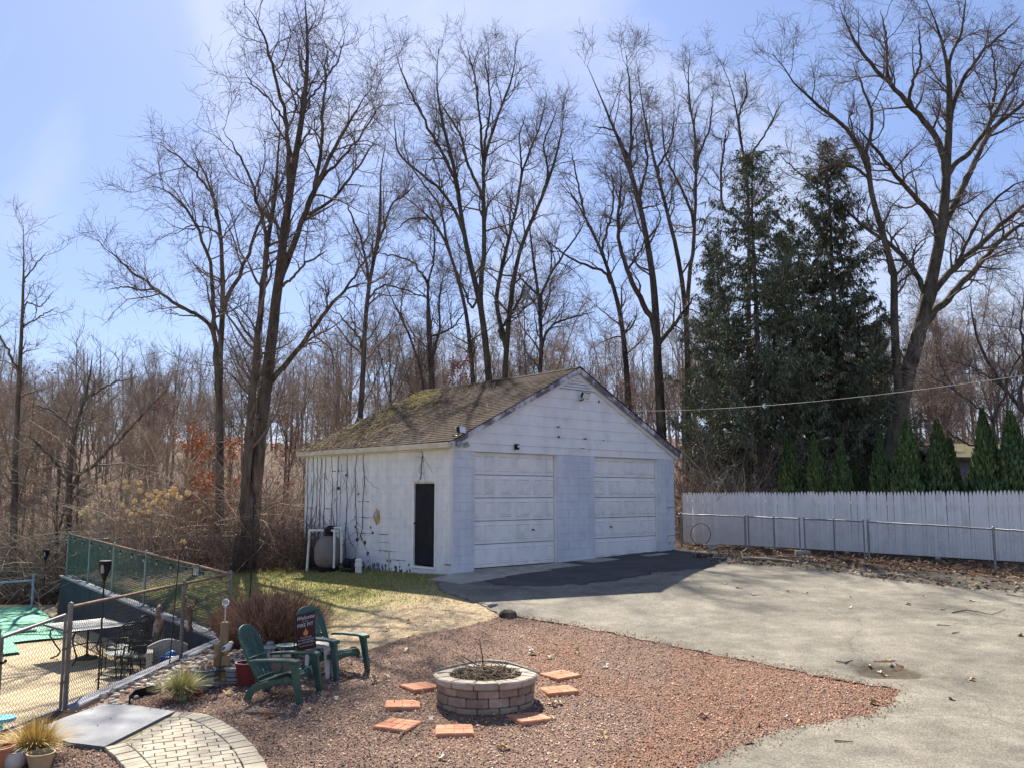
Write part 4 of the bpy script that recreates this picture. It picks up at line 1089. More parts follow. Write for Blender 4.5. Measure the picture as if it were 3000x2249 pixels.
traced_tree('bare_tree', 'small bare tree with crooked branches among the right hand conifers', 27.5, [
    ([(2922, 1440), (2916, 1295), (2908, 1222)], 8, 6), ([(2908, 1222), (2945, 1165), (2955, 1100), (2990, 1040), (3040, 980)], 5, 2), ([(2908, 1222), (2860, 1190), (2790, 1140), (2720, 1095), (2650, 1060)], 5, 1.6), ([(2880, 1310), (2840, 1300), (2790, 1275), (2755, 1235)], 4, 1.5), ([(2800, 1145), (2760, 1080), (2740, 1000)], 3, 1.3)], 115, trunk_t0=0.38, dens=2.0, n2=6, n3=5)
traced_tree('bare_tree', 'bare tree leaning in from the right edge above the conifers', 30, [
    ([(3090, 1440), (3060, 1280), (2985, 1190), (2930, 1120), (2880, 1040), (2850, 960), (2840, 860)], 9, 2.5), ([(2985, 1190), (3000, 1080), (2990, 940), (3010, 820)], 6, 2), ([(2930, 1120), (2860, 1080), (2800, 1060)], 4, 1.5)], 116, trunk_t0=0.30, dens=1.9)
traced_tree('bare_tree', 'lone bare tree against the sky at the left edge of the picture', 31, [
    ([(30, 1800), (40, 1620), (45, 1307), (60, 1080), (62, 965), (72, 784), (68, 660)], 12, 2), ([(70, 820), (110, 770), (140, 735)], 3, 1.2), ([(66, 880), (120, 900), (160, 850)], 3, 1.2), ([(62, 965), (110, 930), (170, 900)], 3.5, 1.3), ([(60, 1100), (10, 1000), (-40, 930)], 5, 2)], 117, trunk_t0=0.38, dens=1.6, n2=5, n3=4, l1=(.8, 2.0), l2=(.4, .9))
traced_tree('bare_tree', 'dark crooked tree at the far corner of the pool fence', 30.5, [
    ([(196, 1760), (200, 1620), (208, 1307), (225, 1230), (244, 1190), (262, 1120), (270, 1040)], 10, 3), ([(206, 1420), (170, 1366), (122, 1307), (80, 1275)], 6, 2.5), ([(208, 1400), (280, 1361), (353, 1284), (448, 1180), (500, 1130)], 6, 2), ([(220, 1260), (150, 1200), (90, 1180)], 5, 2), ([(250, 1170), (330, 1120), (390, 1110)], 4, 1.6)], 118, trunk_t0=0.41, dens=1.9, n2=6, n3=5)
traced_tree('bare_tree', 'thin forked tree beside the crooked one at the pool corner', 31.5, [
    ([(165, 1740), (168, 1620), (165, 1480), (178, 1400), (165, 1320)], 6, 2), ([(168, 1560), (185, 1500), (225, 1440), (290, 1400)], 4, 1.5)], 119, trunk_t0=0.30, dens=2.0, n2=5, n3=4, l1=(.8, 2.2))

# generic woodland trees: five kinds, copied through the woods behind
def wood_proto(seed, H, forks):
    rg = np.random.default_rng(seed); Pl = []; Rl = []; Ls = []
    z = np.linspace(0, H * rg.uniform(.75, .9), 24)
    wob = np.cumsum(rg.normal(0, .035, (24, 2)), 0); t = np.stack([wob[:, 0], wob[:, 1], z], 1)
    Pl.append(t); Rl.append(np.linspace(.115, .02, 24) * H / 13 * (1 + .35 * (seed % 3 - 1))); Ls.append(H * .85)
    for k in range(forks):
        i = rg.integers(8, 18); a = rg.uniform(0, 6.28); ln_ = (H - z[i]) * rg.uniform(.6, 1.0)
        s_ = np.linspace(0, 1, 24)[:, None]
        dv_ = np.array([math.cos(a), math.sin(a), 0]) * ln_ * rg.uniform(.25, .5)
        p = t[i] + s_ ** .8 * dv_ + s_ * np.array([0, 0, ln_ * .9]) + np.cumsum(rg.normal(0, .03, (24, 3)), 0) * s_
        Pl.append(p); Rl.append(np.linspace(Rl[0][i] * .7, .015, 24)); Ls.append(ln_)
    Pl = np.array(Pl); Rl = np.array(Rl); Ls = np.array(Ls)
    V, F = tubes(Pl, Rl, 6)
    Pc = Pl.copy(); Pc[0] = resample(Pl[0][5:], 24)[0]; Rc = Rl.copy(); Rc[0] = np.linspace(Rl[0][5], Rl[0][-1], 24); Ls[0] *= .8
    V2, F2 = crown_from(Pc, Rc, Ls, rg, dens=2.0, n2=6, n3=5, l1=(.9, 2.6), l2=(.5, 1.3), l3=(.25, .8), r3=.005)
    return np_mesh('trunk', V, F, MT['bark_pale' if seed % 5 != 1 else 'bark'], smooth=True), np_mesh('crown', V2, F2, MT['twig' if seed % 2 else 'twig_red'])
protos = [wood_proto(300 + k, 12 + k * .6, 3 + k % 3) for k in range(5)]
rw = random.Random(41)
cnt = 0
def wl(px):
    return ('bare tree in the thick of the woods left of the tall paired trunks', 'bare trees left in the woods') if px < 720 else (('bare tree of the woods showing between tall tree and garage peak', 'bare trees behind the garage') if px < 1700 else (('bare tree of the woods between garage peak and spruces', 'bare trees left of the spruces') if px < 2100 else ('bare tree of the woods right of or behind the spruces', 'bare trees right of the spruces')))
def wood_tree(x, y, s, k, px):
    t = empty('woodland_tree', (x, y, gz(x, y) - .1), rw.uniform(0, 6.28), wl(px)[0], 'tree', wl(px)[1])
    t.scale = (s, s, s * rw.uniform(.92, 1.1))
    link('trunk', protos[k][0], t); link('crown', protos[k][1], t)
for q in range(145):
    y = 36 + 44 * rw.random() ** .8
    px = rw.uniform(-120, 3100)
    x = (px - 1500) / FPX * y
    if px > 700 and y < 44: y += 9; x = (px - 1500) / FPX * y
    if px > 2000 and px < 2620 and y < 40: continue
    s = rw.uniform(.62, .98)
    if px < 700: s *= interp(px, [(0, .95), (250, .85), (700, .9)])
    else: s *= rw.choice([.8, .95, 1.1, 1.3])
    wood_tree(x, y, s * (y / 60) ** .25, rw.randrange(5), px)
# thin young trees near the left
for px, y, s in ((60, 33, .62), (120, 35, .6), (250, 34, .6), (310, 36, .62), (360, 33, .55), (430, 37, .6), (500, 34, .55), (560, 36, .6), (840, 33, .62), (900, 35, .66), (980, 36, .6), (890, 38, .7), (1010, 40, .7)):
    wood_tree((px - 1500) / FPX * y, y, s, rw.randrange(5), px)

# the far wood, one mass
def far_wood():
    rg = np.random.default_rng(55); N = 300
    px = rg.uniform(-500, 3500, N); y = rg.uniform(72, 150, N); x = (px - 1500) / FPX * y
    H = rg.uniform(8.5, 13.5, N) * np.where(px < 800, 1.0, .95)
    zb = vgz(x, y) - .2
    m = 8; s = np.linspace(0, 1, m)
    lean = rg.normal(0, .05, (N, 2))
    Pt = np.zeros((N, m, 3))
    Pt[:, :, 0] = x[:, None] + lean[:, :1] * H[:, None] * s; Pt[:, :, 1] = y[:, None] + lean[:, 1:] * H[:, None] * s; Pt[:, :, 2] = zb[:, None] + H[:, None] * s
    Rt = (H / 75)[:, None] * (1 - .85 * s)[None, :]
    a, ar = spawn(Pt, Rt, 14, .25, 1, 1.6, 4.5, 4, .4, .95, .3, .14, rg, rfac=.5, rcap=.07, rtip=.018, taper=.55)
    b, br = spawn(a, ar, 3, .2, 1, .9, 2.4, 3, .4, .9, .25, .2, rg, rfac=.6, rcap=.028, rtip=.012, taper=.3)
    V1, F1 = tubes(Pt, Rt, 4); V2, F2 = tubes(a, ar, 3); V3, F3 = tubes(b, br, 3)
    o = link('distant_woods', np_mesh('distant_woods', np.concatenate([V1, V2, V3]), np.concatenate([F1, F2 + len(V1), F3 + len(V1) + len(V2)]), MT['twig']))
    tag(o, 'far hazy mass of bare woods along the horizon', 'woods', kind='stuff')
far_wood()

# tangled brush and saplings at the wood edge
MT['brush'] = M('brush_stems', (.8, .8, .8), None, rough=.9, attr=True, spec=.1)
def brush(name, label, spots, seed, n, hlo, hhi, rlo, rhi, pal, arch=.25, m=5, kids=3):
    rg = np.random.default_rng(seed)
    idx = rg.choice(len(spots), n, p=np.array([s_[4] for s_ in spots]) / sum(s_[4] for s_ in spots))
    sp = np.array([s_[:4] for s_ in spots])[idx]
    x = rg.uniform(sp[:, 0], sp[:, 1]); y = rg.uniform(sp[:, 2], sp[:, 3])
    ok = np.ones(n, bool)
    for i in range(n):
        if inside(x[i], y[i], POOL): ok[i] = False
        q = Vector((x[i], y[i])) - GA; u = q.dot(GU); v = q.dot(GV)
        if -.15 < u < GWID + .2 and -.3 < v < GDEP + .2: ok[i] = False
    x = x[ok]; y = y[ok]; n = len(x)
    z = vgz(x, y) - .03
    h = rg.uniform(hlo, hhi, n); d = np.concatenate([rg.normal(0, .35, (n, 2)), np.ones((n, 1))], 1); d = nrm(d)
    bend = rg.normal(0, arch, (n, 3)); bend[:, 2] = -np.abs(bend[:, 2]) * .7
    out = np.zeros((n, m, 3)); pos = np.stack([x, y, z], 1); out[:, 0] = pos
    for s in range(1, m):
        d = nrm(d + bend * .5 + rg.normal(0, .12, (n, 3))); pos = pos + d * (h / (m - 1))[:, None]; out[:, s] = pos
    r0 = rg.uniform(rlo, rhi, n); R = r0[:, None] * np.linspace(1, .35, m)[None]
    V, F = tubes(out, R, 3)
    ci = rg.integers(0, len(pal), n); col = np.array(pal)[ci] * rg.uniform(.7, 1.3, (n, 1)); cols = np.repeat(col, m * 3, 0)
    if kids:
        a, ar = spawn(out, R, kids, .25, 1, .25, .9, 3, .4, 1.1, .05, .25, rg, rfac=.6, rcap=rlo, rtip=rlo * .5, taper=.3)
        V2, F2 = tubes(a, ar, 3); F = np.concatenate([F, F2 + len(V)]); V = np.concatenate([V, V2]); cols = np.concatenate([cols, np.repeat(np.repeat(col, kids, 0), 9, 0)])
    o = link(name, np_mesh(name, V, F, MT['brush'], cols)); tag(o, label, 'brush', kind='stuff')
palA = [(.22, .155, .125), (.30, .23, .18), (.16, .12, .105), (.38, .30, .225), (.24, .145, .11)]
brush('brush_thicket', 'brown tangle of saplings and briars along the wood edge at the left', [(-26, -9.5, 29.8, 38, 3.2), (-30, -8, 36, 48, 1.6), (-11.5, -5.8, 26.4, 33, 1.6), (-26, -14, 29.8, 33, 1.4)], 61, 3700, .8, 4.2, .006, .016, palA, kids=3)
brush('brush_row', 'thin saplings and scrub behind the garage and fence', [(-8, 8, 33, 45, 2), (6.5, 20, 31.5, 44, 2.2), (5.6, 8.4, 29.6, 33, .8)], 62, 1900, .8, 4.5, .006, .015, palA, kids=3)
brush('dark_brush', 'dark low brush heaped at the far end of the side wall', [(-8.2, -5.6, 24.1, 26.6, 1.2), (-5.9, -4.6, 23.6, 25.2, .8)], 63, 900, .4, 1.7, .005, .011, [(.10, .07, .06), (.15, .105, .085), (.07, .055, .05)], kids=3)
brush('briar_tangle', 'pale arching briars and fallen limbs across the left wood edge', [(-24, -9.5, 29.8, 35, 3), (-12, -7, 27.3, 32, 1.2), (-17, -13.6, 29.8, 32, 1.0)], 64, 900, 2.0, 6.5, .008, .022, [(.42, .34, .26), (.34, .27, .21), (.50, .42, .32), (.26, .2, .16)], arch=.6, m=7, kids=5)
brush('briar_tangle', 'pale arching twigs beside the garage corner above the pickets', [(5.9, 8.6, 29.9, 32.5, 1)], 65, 160, 1.5, 4.5, .007, .016, [(.42, .34, .26), (.34, .27, .21), (.50, .42, .32)], arch=.5, m=7, kids=5)
# ------------------------------------------------------------------ walls, fences
MT['navy'] = M('navy_wall_paint', (.014, .018, .030), (.032, .038, .058), 3, .8, .4, 30, coord='World')
MT['navy_top'] = M('worn_blue_grey_coping', (.16, .17, .20), (.27, .28, .31), 6, .85, .3, 40, coord='World')
MT['galv'] = M('galvanised_steel', (.30, .31, .32), (.20, .20, .20), 7, .45, metal=.7)
MT['galv_old'] = M('dull_steel_post', (.24, .23, .21), (.15, .125, .10), 6, .6, metal=.2)
MT['link'] = M('dull_link_wire', (.04, .04, .04), (.075, .074, .07), 4, .7, coord='World')
MT['rusty'] = M('rusty_rail', (.16, .085, .05), (.27, .20, .15), 9, .85, metal=.2)
MT['green_wire'] = M('green_coated_wire', (.05, .13, .11), (.09, .19, .16), 5, .5, coord='World')
MT['teal_post'] = M('grey_green_post', (.16, .21, .20), (.24, .28, .27), 5, .6)
def wall_run(name, label, pts, w_in, w_out, zb, cap=True):
    o = empty(name, (pts[0][0], pts[0][1], zb), 0, label, 'wall'); org = Vector((pts[0][0], pts[0][1], zb))
    for a, b in zip(pts, pts[1:]):
        A = Vector((a[0], a[1], 0)); B = Vector((b[0], b[1], 0)); t = (B - A).normalized(); nn = Vector((-t.y, t.x, 0))   # nn points into the pool
        m = MB(); q0 = A - nn * w_out; q1 = B - nn * w_out; q2 = B + nn * w_in; q3 = A + nn * w_in
        vs_ = [(q0.x, q0.y, zb), (q1.x, q1.y, zb), (q2.x, q2.y, zb), (q3.x, q3.y, zb), (q0.x, q0.y, a[2]), (q1.x, q1.y, b[2]), (q2.x, q2.y, b[2]), (q3.x, q3.y, a[2])]
        m.add([Vector(v) - org for v in vs_], [(3, 2, 1, 0), (4, 5, 6, 7), (0, 1, 5, 4), (1, 2, 6, 5), (2, 3, 7, 6), (3, 0, 4, 7)]); m.build('wall_body', MT['navy'], o)
        if cap:
            e = .025; q0 = A - nn * (w_out + e); q1 = B - nn * (w_out + e); q2 = B + nn * (w_in + e); q3 = A + nn * (w_in + e)
            m = MB(); h_ = .05
            vs_ = [(q0.x, q0.y, a[2] + .002), (q1.x, q1.y, b[2] + .002), (q2.x, q2.y, b[2] + .002), (q3.x, q3.y, a[2] + .002), (q0.x, q0.y, a[2] + h_), (q1.x, q1.y, b[2] + h_), (q2.x, q2.y, b[2] + h_), (q3.x, q3.y, a[2] + h_)]
            m.add([Vector(v) - org for v in vs_], [(3, 2, 1, 0), (4, 5, 6, 7), (0, 1, 5, 4), (1, 2, 6, 5), (2, 3, 7, 6), (3, 0, 4, 7)]); m.build('coping', MT['navy_top'], o, bevel=.008)
    return o
ZN = -.06
wall_run('retaining_wall', 'low navy retaining wall under the near chain link fence', [(W0[0], W0[1], -.18), (WL[0], WL[1], ZN - .06), (WG[0], WG[1], ZN - .02), (WC[0], WC[1], ZN)], .17, .10, -1.1)
wall_run('retaining_wall', 'dark navy retaining wall under the green mesh fence', [(WC[0] - .12, WC[1] + .15, ZN), (WF[0], WF[1], .14)], .17, .12, -1.1)

def wires(p0, p1, z0, z1, h0, h1, cell, r, k=3):
    """zigzag wires of chain link between two points; z at the foot, h the height"""
    L_ = math.hypot(p1[0] - p0[0], p1[1] - p0[1]); n = int(L_ / cell)
    m = int(max(h0, h1) / (cell / 2 * 1.15)) + 2
    i = np.arange(n)[:, None]; j = np.arange(m)[None, :]
    s = (i + .5 + np.where(j % 2 == 0, -.5, .5)) * cell / L_
    s = np.clip(s, 0, 1)
    zz = z0 + (z1 - z0) * s + (h0 + (h1 - h0) * s) * j / (m - 1)
    t = Vector((p1[0] - p0[0], p1[1] - p0[1])).normalized(); off = np.where(j % 2 == 0, -1, 1) * r * .8
    Pn = np.stack([p0[0] + (p1[0] - p0[0]) * s - t.y * off, p0[1] + (p1[1] - p0[1]) * s + t.x * off, zz], -1)
    return tubes(Pn, np.full((n, m), r), k)
def fence(name, label, pts, h, posts, pm, rm, wm, cell, wr, pr=.03, group=None, rail=True, cat='fence'):
    """pts: (x, y, zfoot, height)"""
    org = np.array([pts[0][0], pts[0][1], pts[0][2]]); o = empty(name, tuple(org), 0, label, cat, group)
    for a, b in zip(pts, pts[1:]):
        V, F = wires(a, b, a[2] + .02, b[2] + .02, a[3] - .02, b[3] - .02, cell, wr)
        tag(link('wire_mesh', np_mesh('wire_mesh', V - org, F, MT[wm]), o), kind='stuff')
        if rail:
            m = MB(); n = 8; pp = []
            for q in range(n + 1):
                t = q / n; pp.append(Vector((lerp(a[0], b[0], t), lerp(a[1], b[1], t), lerp(a[2] + a[3], b[2] + b[3], t) + (rng.uniform(-.006, .006) if 0 < q < n else 0))) - Vector(org))
            m.tube(pp, .021, 8); m.build('top_rail', MT[rm], o, smooth=50)
    for (x, y, z, hh) in posts:
        m = MB(); m.tube([(0, 0, -.1), (0, 0, hh + .02)], pr, 10); m.lathe([(pr * 1.15, hh), (pr * 1.2, hh + .03), (pr * .8, hh + .055), (.004, hh + .065)], 10)
        m.build('post', MT[pm], o, smooth=50, loc=Vector((x, y, z)) - Vector(org))
    return o
def at(a, b, t): return tuple(lerp(a[k], b[k], t) for k in range(4))
Lp = (WL[0], WL[1], ZN - .02, 1.14); Gp = (WG[0], WG[1], ZN + .03, 1.24); Cp = (WC[0], WC[1], ZN + .05, 1.15); Fp = (WF[0], WF[1], .19, 1.22)
fence('chain_link_fence', 'near chain link fence with rusty top rail on the low navy wall', [Gp, Cp], 1.2, [Gp, at(Gp, Cp, .62), Cp], 'galv_old', 'rusty', 'link', .052, .0046)
fence('green_mesh_fence', 'green coated mesh fence along the dark retaining wall', [Cp, Fp], 1.2, [at(Cp, Fp, .40), at(Cp, Fp, .61), at(Cp, Fp, .80), Fp], 'teal_post', 'rusty', 'green_wire', .046, .0046)
# the gate in the near fence
gt = empty('fence_gate', Lp[:3], 0, 'chain link gate hung between two steel posts', 'gate'); org = Vector(Lp[:3])
Gp2 = at(Lp, Gp, .93); Lp2 = at(Lp, Gp, .06)
V, F = wires(Lp2, Gp2, Lp2[2] + .06, Gp2[2] + .04, 1.02, 1.1, .052, .0042); tag(link('wire_mesh', np_mesh('wire_mesh', V - np.array(org), F, MT['link']), gt), kind='stuff')
for a, b in (((*Lp2[:2], Lp2[2] + .06), (*Lp2[:2], Lp2[2] + 1.1)), ((*Gp2[:2], Gp2[2] + .04), (*Gp2[:2], Gp2[2] + 1.17)), ((*Lp2[:2], Lp2[2] + 1.09), (*Gp2[:2], Gp2[2] + 1.16)), ((*Lp2[:2], Lp2[2] + .06), (*Gp2[:2], Gp2[2] + .04))):
    m = MB(); m.tube([Vector(a) - org, Vector(b) - org], .02, 8); m.build('gate_frame', MT['galv_old'], gt, smooth=50)
for x in (Lp,):
    m = MB(); m.tube([(0, 0, -.1), (0, 0, 1.17)], .034, 10); m.lathe([(.04, 1.16), (.04, 1.19), (.02, 1.21), (.003, 1.22)], 10); m.build('gate_post', MT['galv_old'], gt, smooth=50)
for z in (.35, .75, .95):
    m = MB(); q = Vector(Gp2[:3]) - org; m.tube([q + Vector((0, -.03, z)), q + Vector((0.01, .09, z))], .016, 8); m.build('hinge', MT['rusty'], gt, smooth=50)
m = MB(); m.tube([(-.05, .03, .82), (.05, .06, .82), (.06, .10, .84)], .014, 8); m.build('latch', MT['black'], gt, smooth=50)
# near fence going on beyond the frame
fence('chain_link_fence', 'short chain link stretch left of the gate at the picture edge', [(W0[0] + .02, W0[1] + 2.5, -.16, 1.14), at((W0[0], W0[1], -.14, 1.14), Lp, .985)], 1.14, [], 'galv_old', 'rusty', 'link', .052, .0046)
# fence at the back of the pool and behind
bz = gz(-16, 29.7)
fence('chain_link_fence', 'low chain link fence behind the far end of the pool', [(-13.9, 29.3, -.9, 1.15), (-24, 29.2, -.9, 1.05)], 1.1, [(-13.9, 29.3, -.9, 1.2), (-17.3, 29.27, -.9, 1.15), (-20.6, 29.23, -.9, 1.1)], 'galv_old', 'galv_old', 'link', .07, .003)
p_a = Q(690, 1570, 26.6); p_b = Q(520, 1570, 28.6)
za, zb_ = gz(p_a.x, p_a.y), gz(p_b.x, p_b.y)
fence('chain_link_fence', 'grey chain link fence among the brush left of the tall trees', [(p_a.x, p_a.y, za, p_a.z - za), (p_b.x, p_b.y, zb_, p_b.z - zb_), (-14.2, 28.6, -.1, 1.25)], 1.2, [(p_a.x, p_a.y, za, p_a.z - za), (p_b.x, p_b.y, zb_, p_b.z - zb_)], 'galv', 'galv', 'link', .07, .003)

# white picket fence, every picket its own piece
MT['picket_c'] = M('dull_picket_paint', (.79, .77, .73), (.88, .85, .80), 3, .8, coord='World', rnd=.10)
MT['picket'] = mat_paint('white_picket_paint', (.88, .845, .79), (.80, .77, .72), False)
MT['picket_b'] = M('stained_picket_paint', (.66, .64, .57), (.86, .83, .78), 2.2, .75, coord='World', lo=.3, hi=.55)
pf0 = Vector((5.55, 28.9)); pf1 = Vector((14.2, 21.95)); pd = (pf1 - pf0).normalized(); pn = Vector((pd.y, -pd.x))   # towards the camera
pl = (pf1 - pf0).length
wf = empty('picket_fence', (pf0.x, pf0.y, gz(*pf0)), math.atan2(pd.y, pd.x), 'tall white picket fence with pointed tops along the right side', 'fence')
def picket_mesh(w_, h_, mat_):
    m = MB(); t = .018
    pr_ = [(-w_ / 2, 0), (w_ / 2, 0), (w_ / 2, h_ - .085), (w_ * .40, h_ - .05), (w_ * .25, h_ - .018), (w_ * .1, h_ - .002), (-w_ * .1, h_ - .002), (-w_ * .25, h_ - .018), (-w_ * .40, h_ - .05), (-w_ / 2, h_ - .085)]
    n = len(pr_); m.add([(x, -t, z) for x, z in pr_] + [(x, 0, z) for x, z in pr_], [tuple(range(n)), tuple(reversed(range(n, 2 * n)))] + [(i, n + i, n + (i + 1) % n, (i + 1) % n) for i in range(n)])
    return m.mesh('picket', MT[mat_])
pms = [picket_mesh(.086, 1.0, 'picket'), picket_mesh(.085, 1.0, 'picket'), picket_mesh(.086, 1.0, 'picket_b'), picket_mesh(.0855, 1.0, 'picket_c')]
npk = int(pl / .0905); zf0 = gz(*pf0)
for i in range(npk):
    s = i * .0905; q = pf0 + pd * s
    ztop = lerp(2.66, 2.70, s / pl) + rng.uniform(-.02, .02); zbot = gz(q.x, q.y) + .07
    o = link('picket', pms[rng.choice([0, 1, 0, 2, 3, 3])], wf, (s, -.0, zbot - zf0), (rng.gauss(0, .004), rng.gauss(0, .004), 0)); o.scale = (1, 1, ztop - zbot)
for zz in (.25, .8, 1.3):
    m = MB(); m.box(0, pl, .012, .05, zz, zz + .09); m.build('rail', MT['picket_b'], wf)
for s in np.arange(.3, pl, 2.4):
    m = MB(); m.box(s - .05, s + .05, .052, .15, -.3, 1.42); m.build('post', MT['picket_b'], wf)
# chain link fence in front of it with a double gate
cpx = [(1984, 28.1), (2175, 26.45), (2339, 25.2), (2517, 23.9), (2892, 21.3), (3060, 20.2)]
cz = [(1984, 1.98), (2175, 1.94), (2339, 1.91), (2517, 1.88), (2892, 1.78), (3060, 1.74)]
def cpt(px):
    d = interp(px, cpx); x = (px - 1500) / FPX * d; z = gz(x, d) + .02; return (x, d, z, interp(px, cz) - z)
fence('chain_link_fence', 'low grey chain link fence in front of the white pickets beside the garage', [cpt(1984), cpt(2175)], 1, [cpt(1990), cpt(2175)], 'galv', 'galv', 'link', .052, .0046)
fence('chain_link_fence', 'long low chain link fence before the pickets at the right edge', [cpt(2530), cpt(2892), cpt(3060)], 1, [cpt(2530), cpt(2892)], 'galv', 'galv', 'link', .052, .0046)
for a, b, nm in ((2184, 2332, 'left leaf of the low chain link double gate, a pole in its middle'), (2346, 2517, 'right leaf of the low chain link double gate')):
    fence('gate_leaf', nm, [cpt(a), cpt(b)], 1, [cpt(a), cpt((a + b) / 2), cpt(b)], 'galv', 'galv', 'link', .052, .0046, pr=.022, group='leaves of the chain link gate', cat='gate')
MT['cblock'] = M('grey_footing', (.28, .26, .23), (.36, .33, .29), 8, .9)
for px, lab in ((2340, 'small concrete block at the meeting point of the double gate'), (2075, 'grey concrete footing lying near the hoop by the garage')):
    p = cpt(px); m = MB(); m.box(-.2, .2, -.1, .1, -.05, .12); o = m.build('concrete_block', MT['cblock'], None, bevel=.012, loc=(p[0] - .05, p[1] - .12, p[2])); tag(o, lab, 'block')
# hoop leaning on the fence
p = cpt(2042); m = MB(); ring = [(.32 * math.cos(t), 0, .34 + .33 * math.sin(t)) for t in [k / 28 * 6.2832 for k in range(29)]]
m.tube(ring, .011, 6, cap=False); o = m.build('hoop', MT['black'], None, smooth=True, loc=(p[0], p[1] - .1, p[2] + .05), rot=(-.12, 0, -.6)); tag(o, 'thin black hoop leaning on the chain link fence', 'hoop')
# branches and leaves heaped at the foot of the gate
MT['deadwood'] = M('pale_dead_wood', (.20, .155, .11), (.36, .29, .21), 6, .9, .4, 30, coord='World')
def stick(name, label, pts, r, group=None, mat='deadwood'):
    c0 = Vector(pts[0]); m = MB(); m.tube([Vector(p) - c0 for p in pts], [lerp(r, r * .45, i / (len(pts) - 1)) for i in range(len(pts))], 7)
    o = m.build(name, MT[mat], None, smooth=True, loc=c0); return tag(o, label, 'branch', group)
def gpath(pxs, lift):
    o = []
    for i, (x, y) in enumerate(pxs):
        p = G(x, y); o.append((p.x, p.y, p.z + (lift[i] if isinstance(lift, list) else lift)))
    return o
stick('fallen_branch', 'thick fallen branch lying before the gate', gpath([(2175, 1642), (2240, 1643), (2300, 1648), (2345, 1655)], .06), .06)
stick('fallen_branch', 'crooked pale branch arching left of the thick one', gpath([(2180, 1640), (2172, 1630), (2190, 1622), (2215, 1618)], [.03, .12, .16, .1]), .03)
stick('fallen_branch', 'long thin branch trailing right past the gate', gpath([(2250, 1638), (2330, 1636), (2400, 1640), (2470, 1646)], .05), .025)
stick('fallen_branch', 'bent thin branch close to the garage corner', gpath([(2070, 1618), (2110, 1612), (2140, 1618), (2165, 1610)], [.05, .12, .1, .14]), .022)
stick('fallen_branch', 'short thick log end by the driveway edge', gpath([(2048, 1636), (2085, 1632)], .08), .085, mat='bark')
rl = np.random.default_rng(91)
def leaf_litter(name, label, poly, n, seed, pal, smin=.03, smax=.07, off=.03, pile=0):
    rg = np.random.default_rng(seed); pts = scatter(poly, n, seed=seed); n = len(pts)
    z = vgz(pts[:, 0], pts[:, 1]) + off + np.abs(rg.normal(0, .02 + pile, n))
    s = rg.uniform(smin, smax, n)[:, None]
    a = rg.normal(size=(n, 3)); a[:, 2] *= .35; a = nrm(a); b = np.cross(a, np.array([[0, 0, 1.]]) + rg.normal(0, .4, (n, 3))); b = nrm(b)
    c = np.stack([pts[:, 0], pts[:, 1], z], 1)
    V = np.stack([c - a * s, c - b * s * .45, c + a * s, c + b * s * .45 + np.array([0, 0, .012])], 1)
    col = np.array(pal)[rg.integers(0, len(pal), n)] * rg.uniform(.7, 1.3, (n, 1))
    o = link(name, np_mesh(name, V.reshape(-1, 3), np.arange(n * 4).reshape(-1, 4), MT['blade'], np.repeat(col, 4, 0))); tag(o, label, 'leaves', kind='stuff')
palL = [(.22, .135, .075), (.15, .09, .055), (.32, .21, .12), (.11, .068, .045), (.25, .125, .065)]
strip_poly = [g2(1999, 1624), g2(2089, 1652), g2(2347, 1668), g2(2546, 1698), g2(2795, 1728), g2(3000, 1742), (14.4, 17.5), (14.4, 21.5), (13.5, 22.3), (9.5, 25.4), (5.8, 28.3)]
leaf_litter('leaf_drift', 'dry brown leaves drifted along the foot of the right hand fence', strip_poly, 3600, 92, palL)
leaf_litter('leaf_bits', 'small bits of pale and tan leaf among the lava gravel', gravel, 900, 94, [(.50, .41, .28), (.38, .28, .17), (.58, .50, .36), (.42, .2, .08)], .008, .024, .028)
leaf_litter('leaf_drift', 'brown leaves strewn on the bank beyond the pool', [(-15, 29.8), (-30, 29.8), (-30, 36), (-9, 36), (-9, 28), (-12.8, 27.6)], 6500, 93, palL, .05, .1)

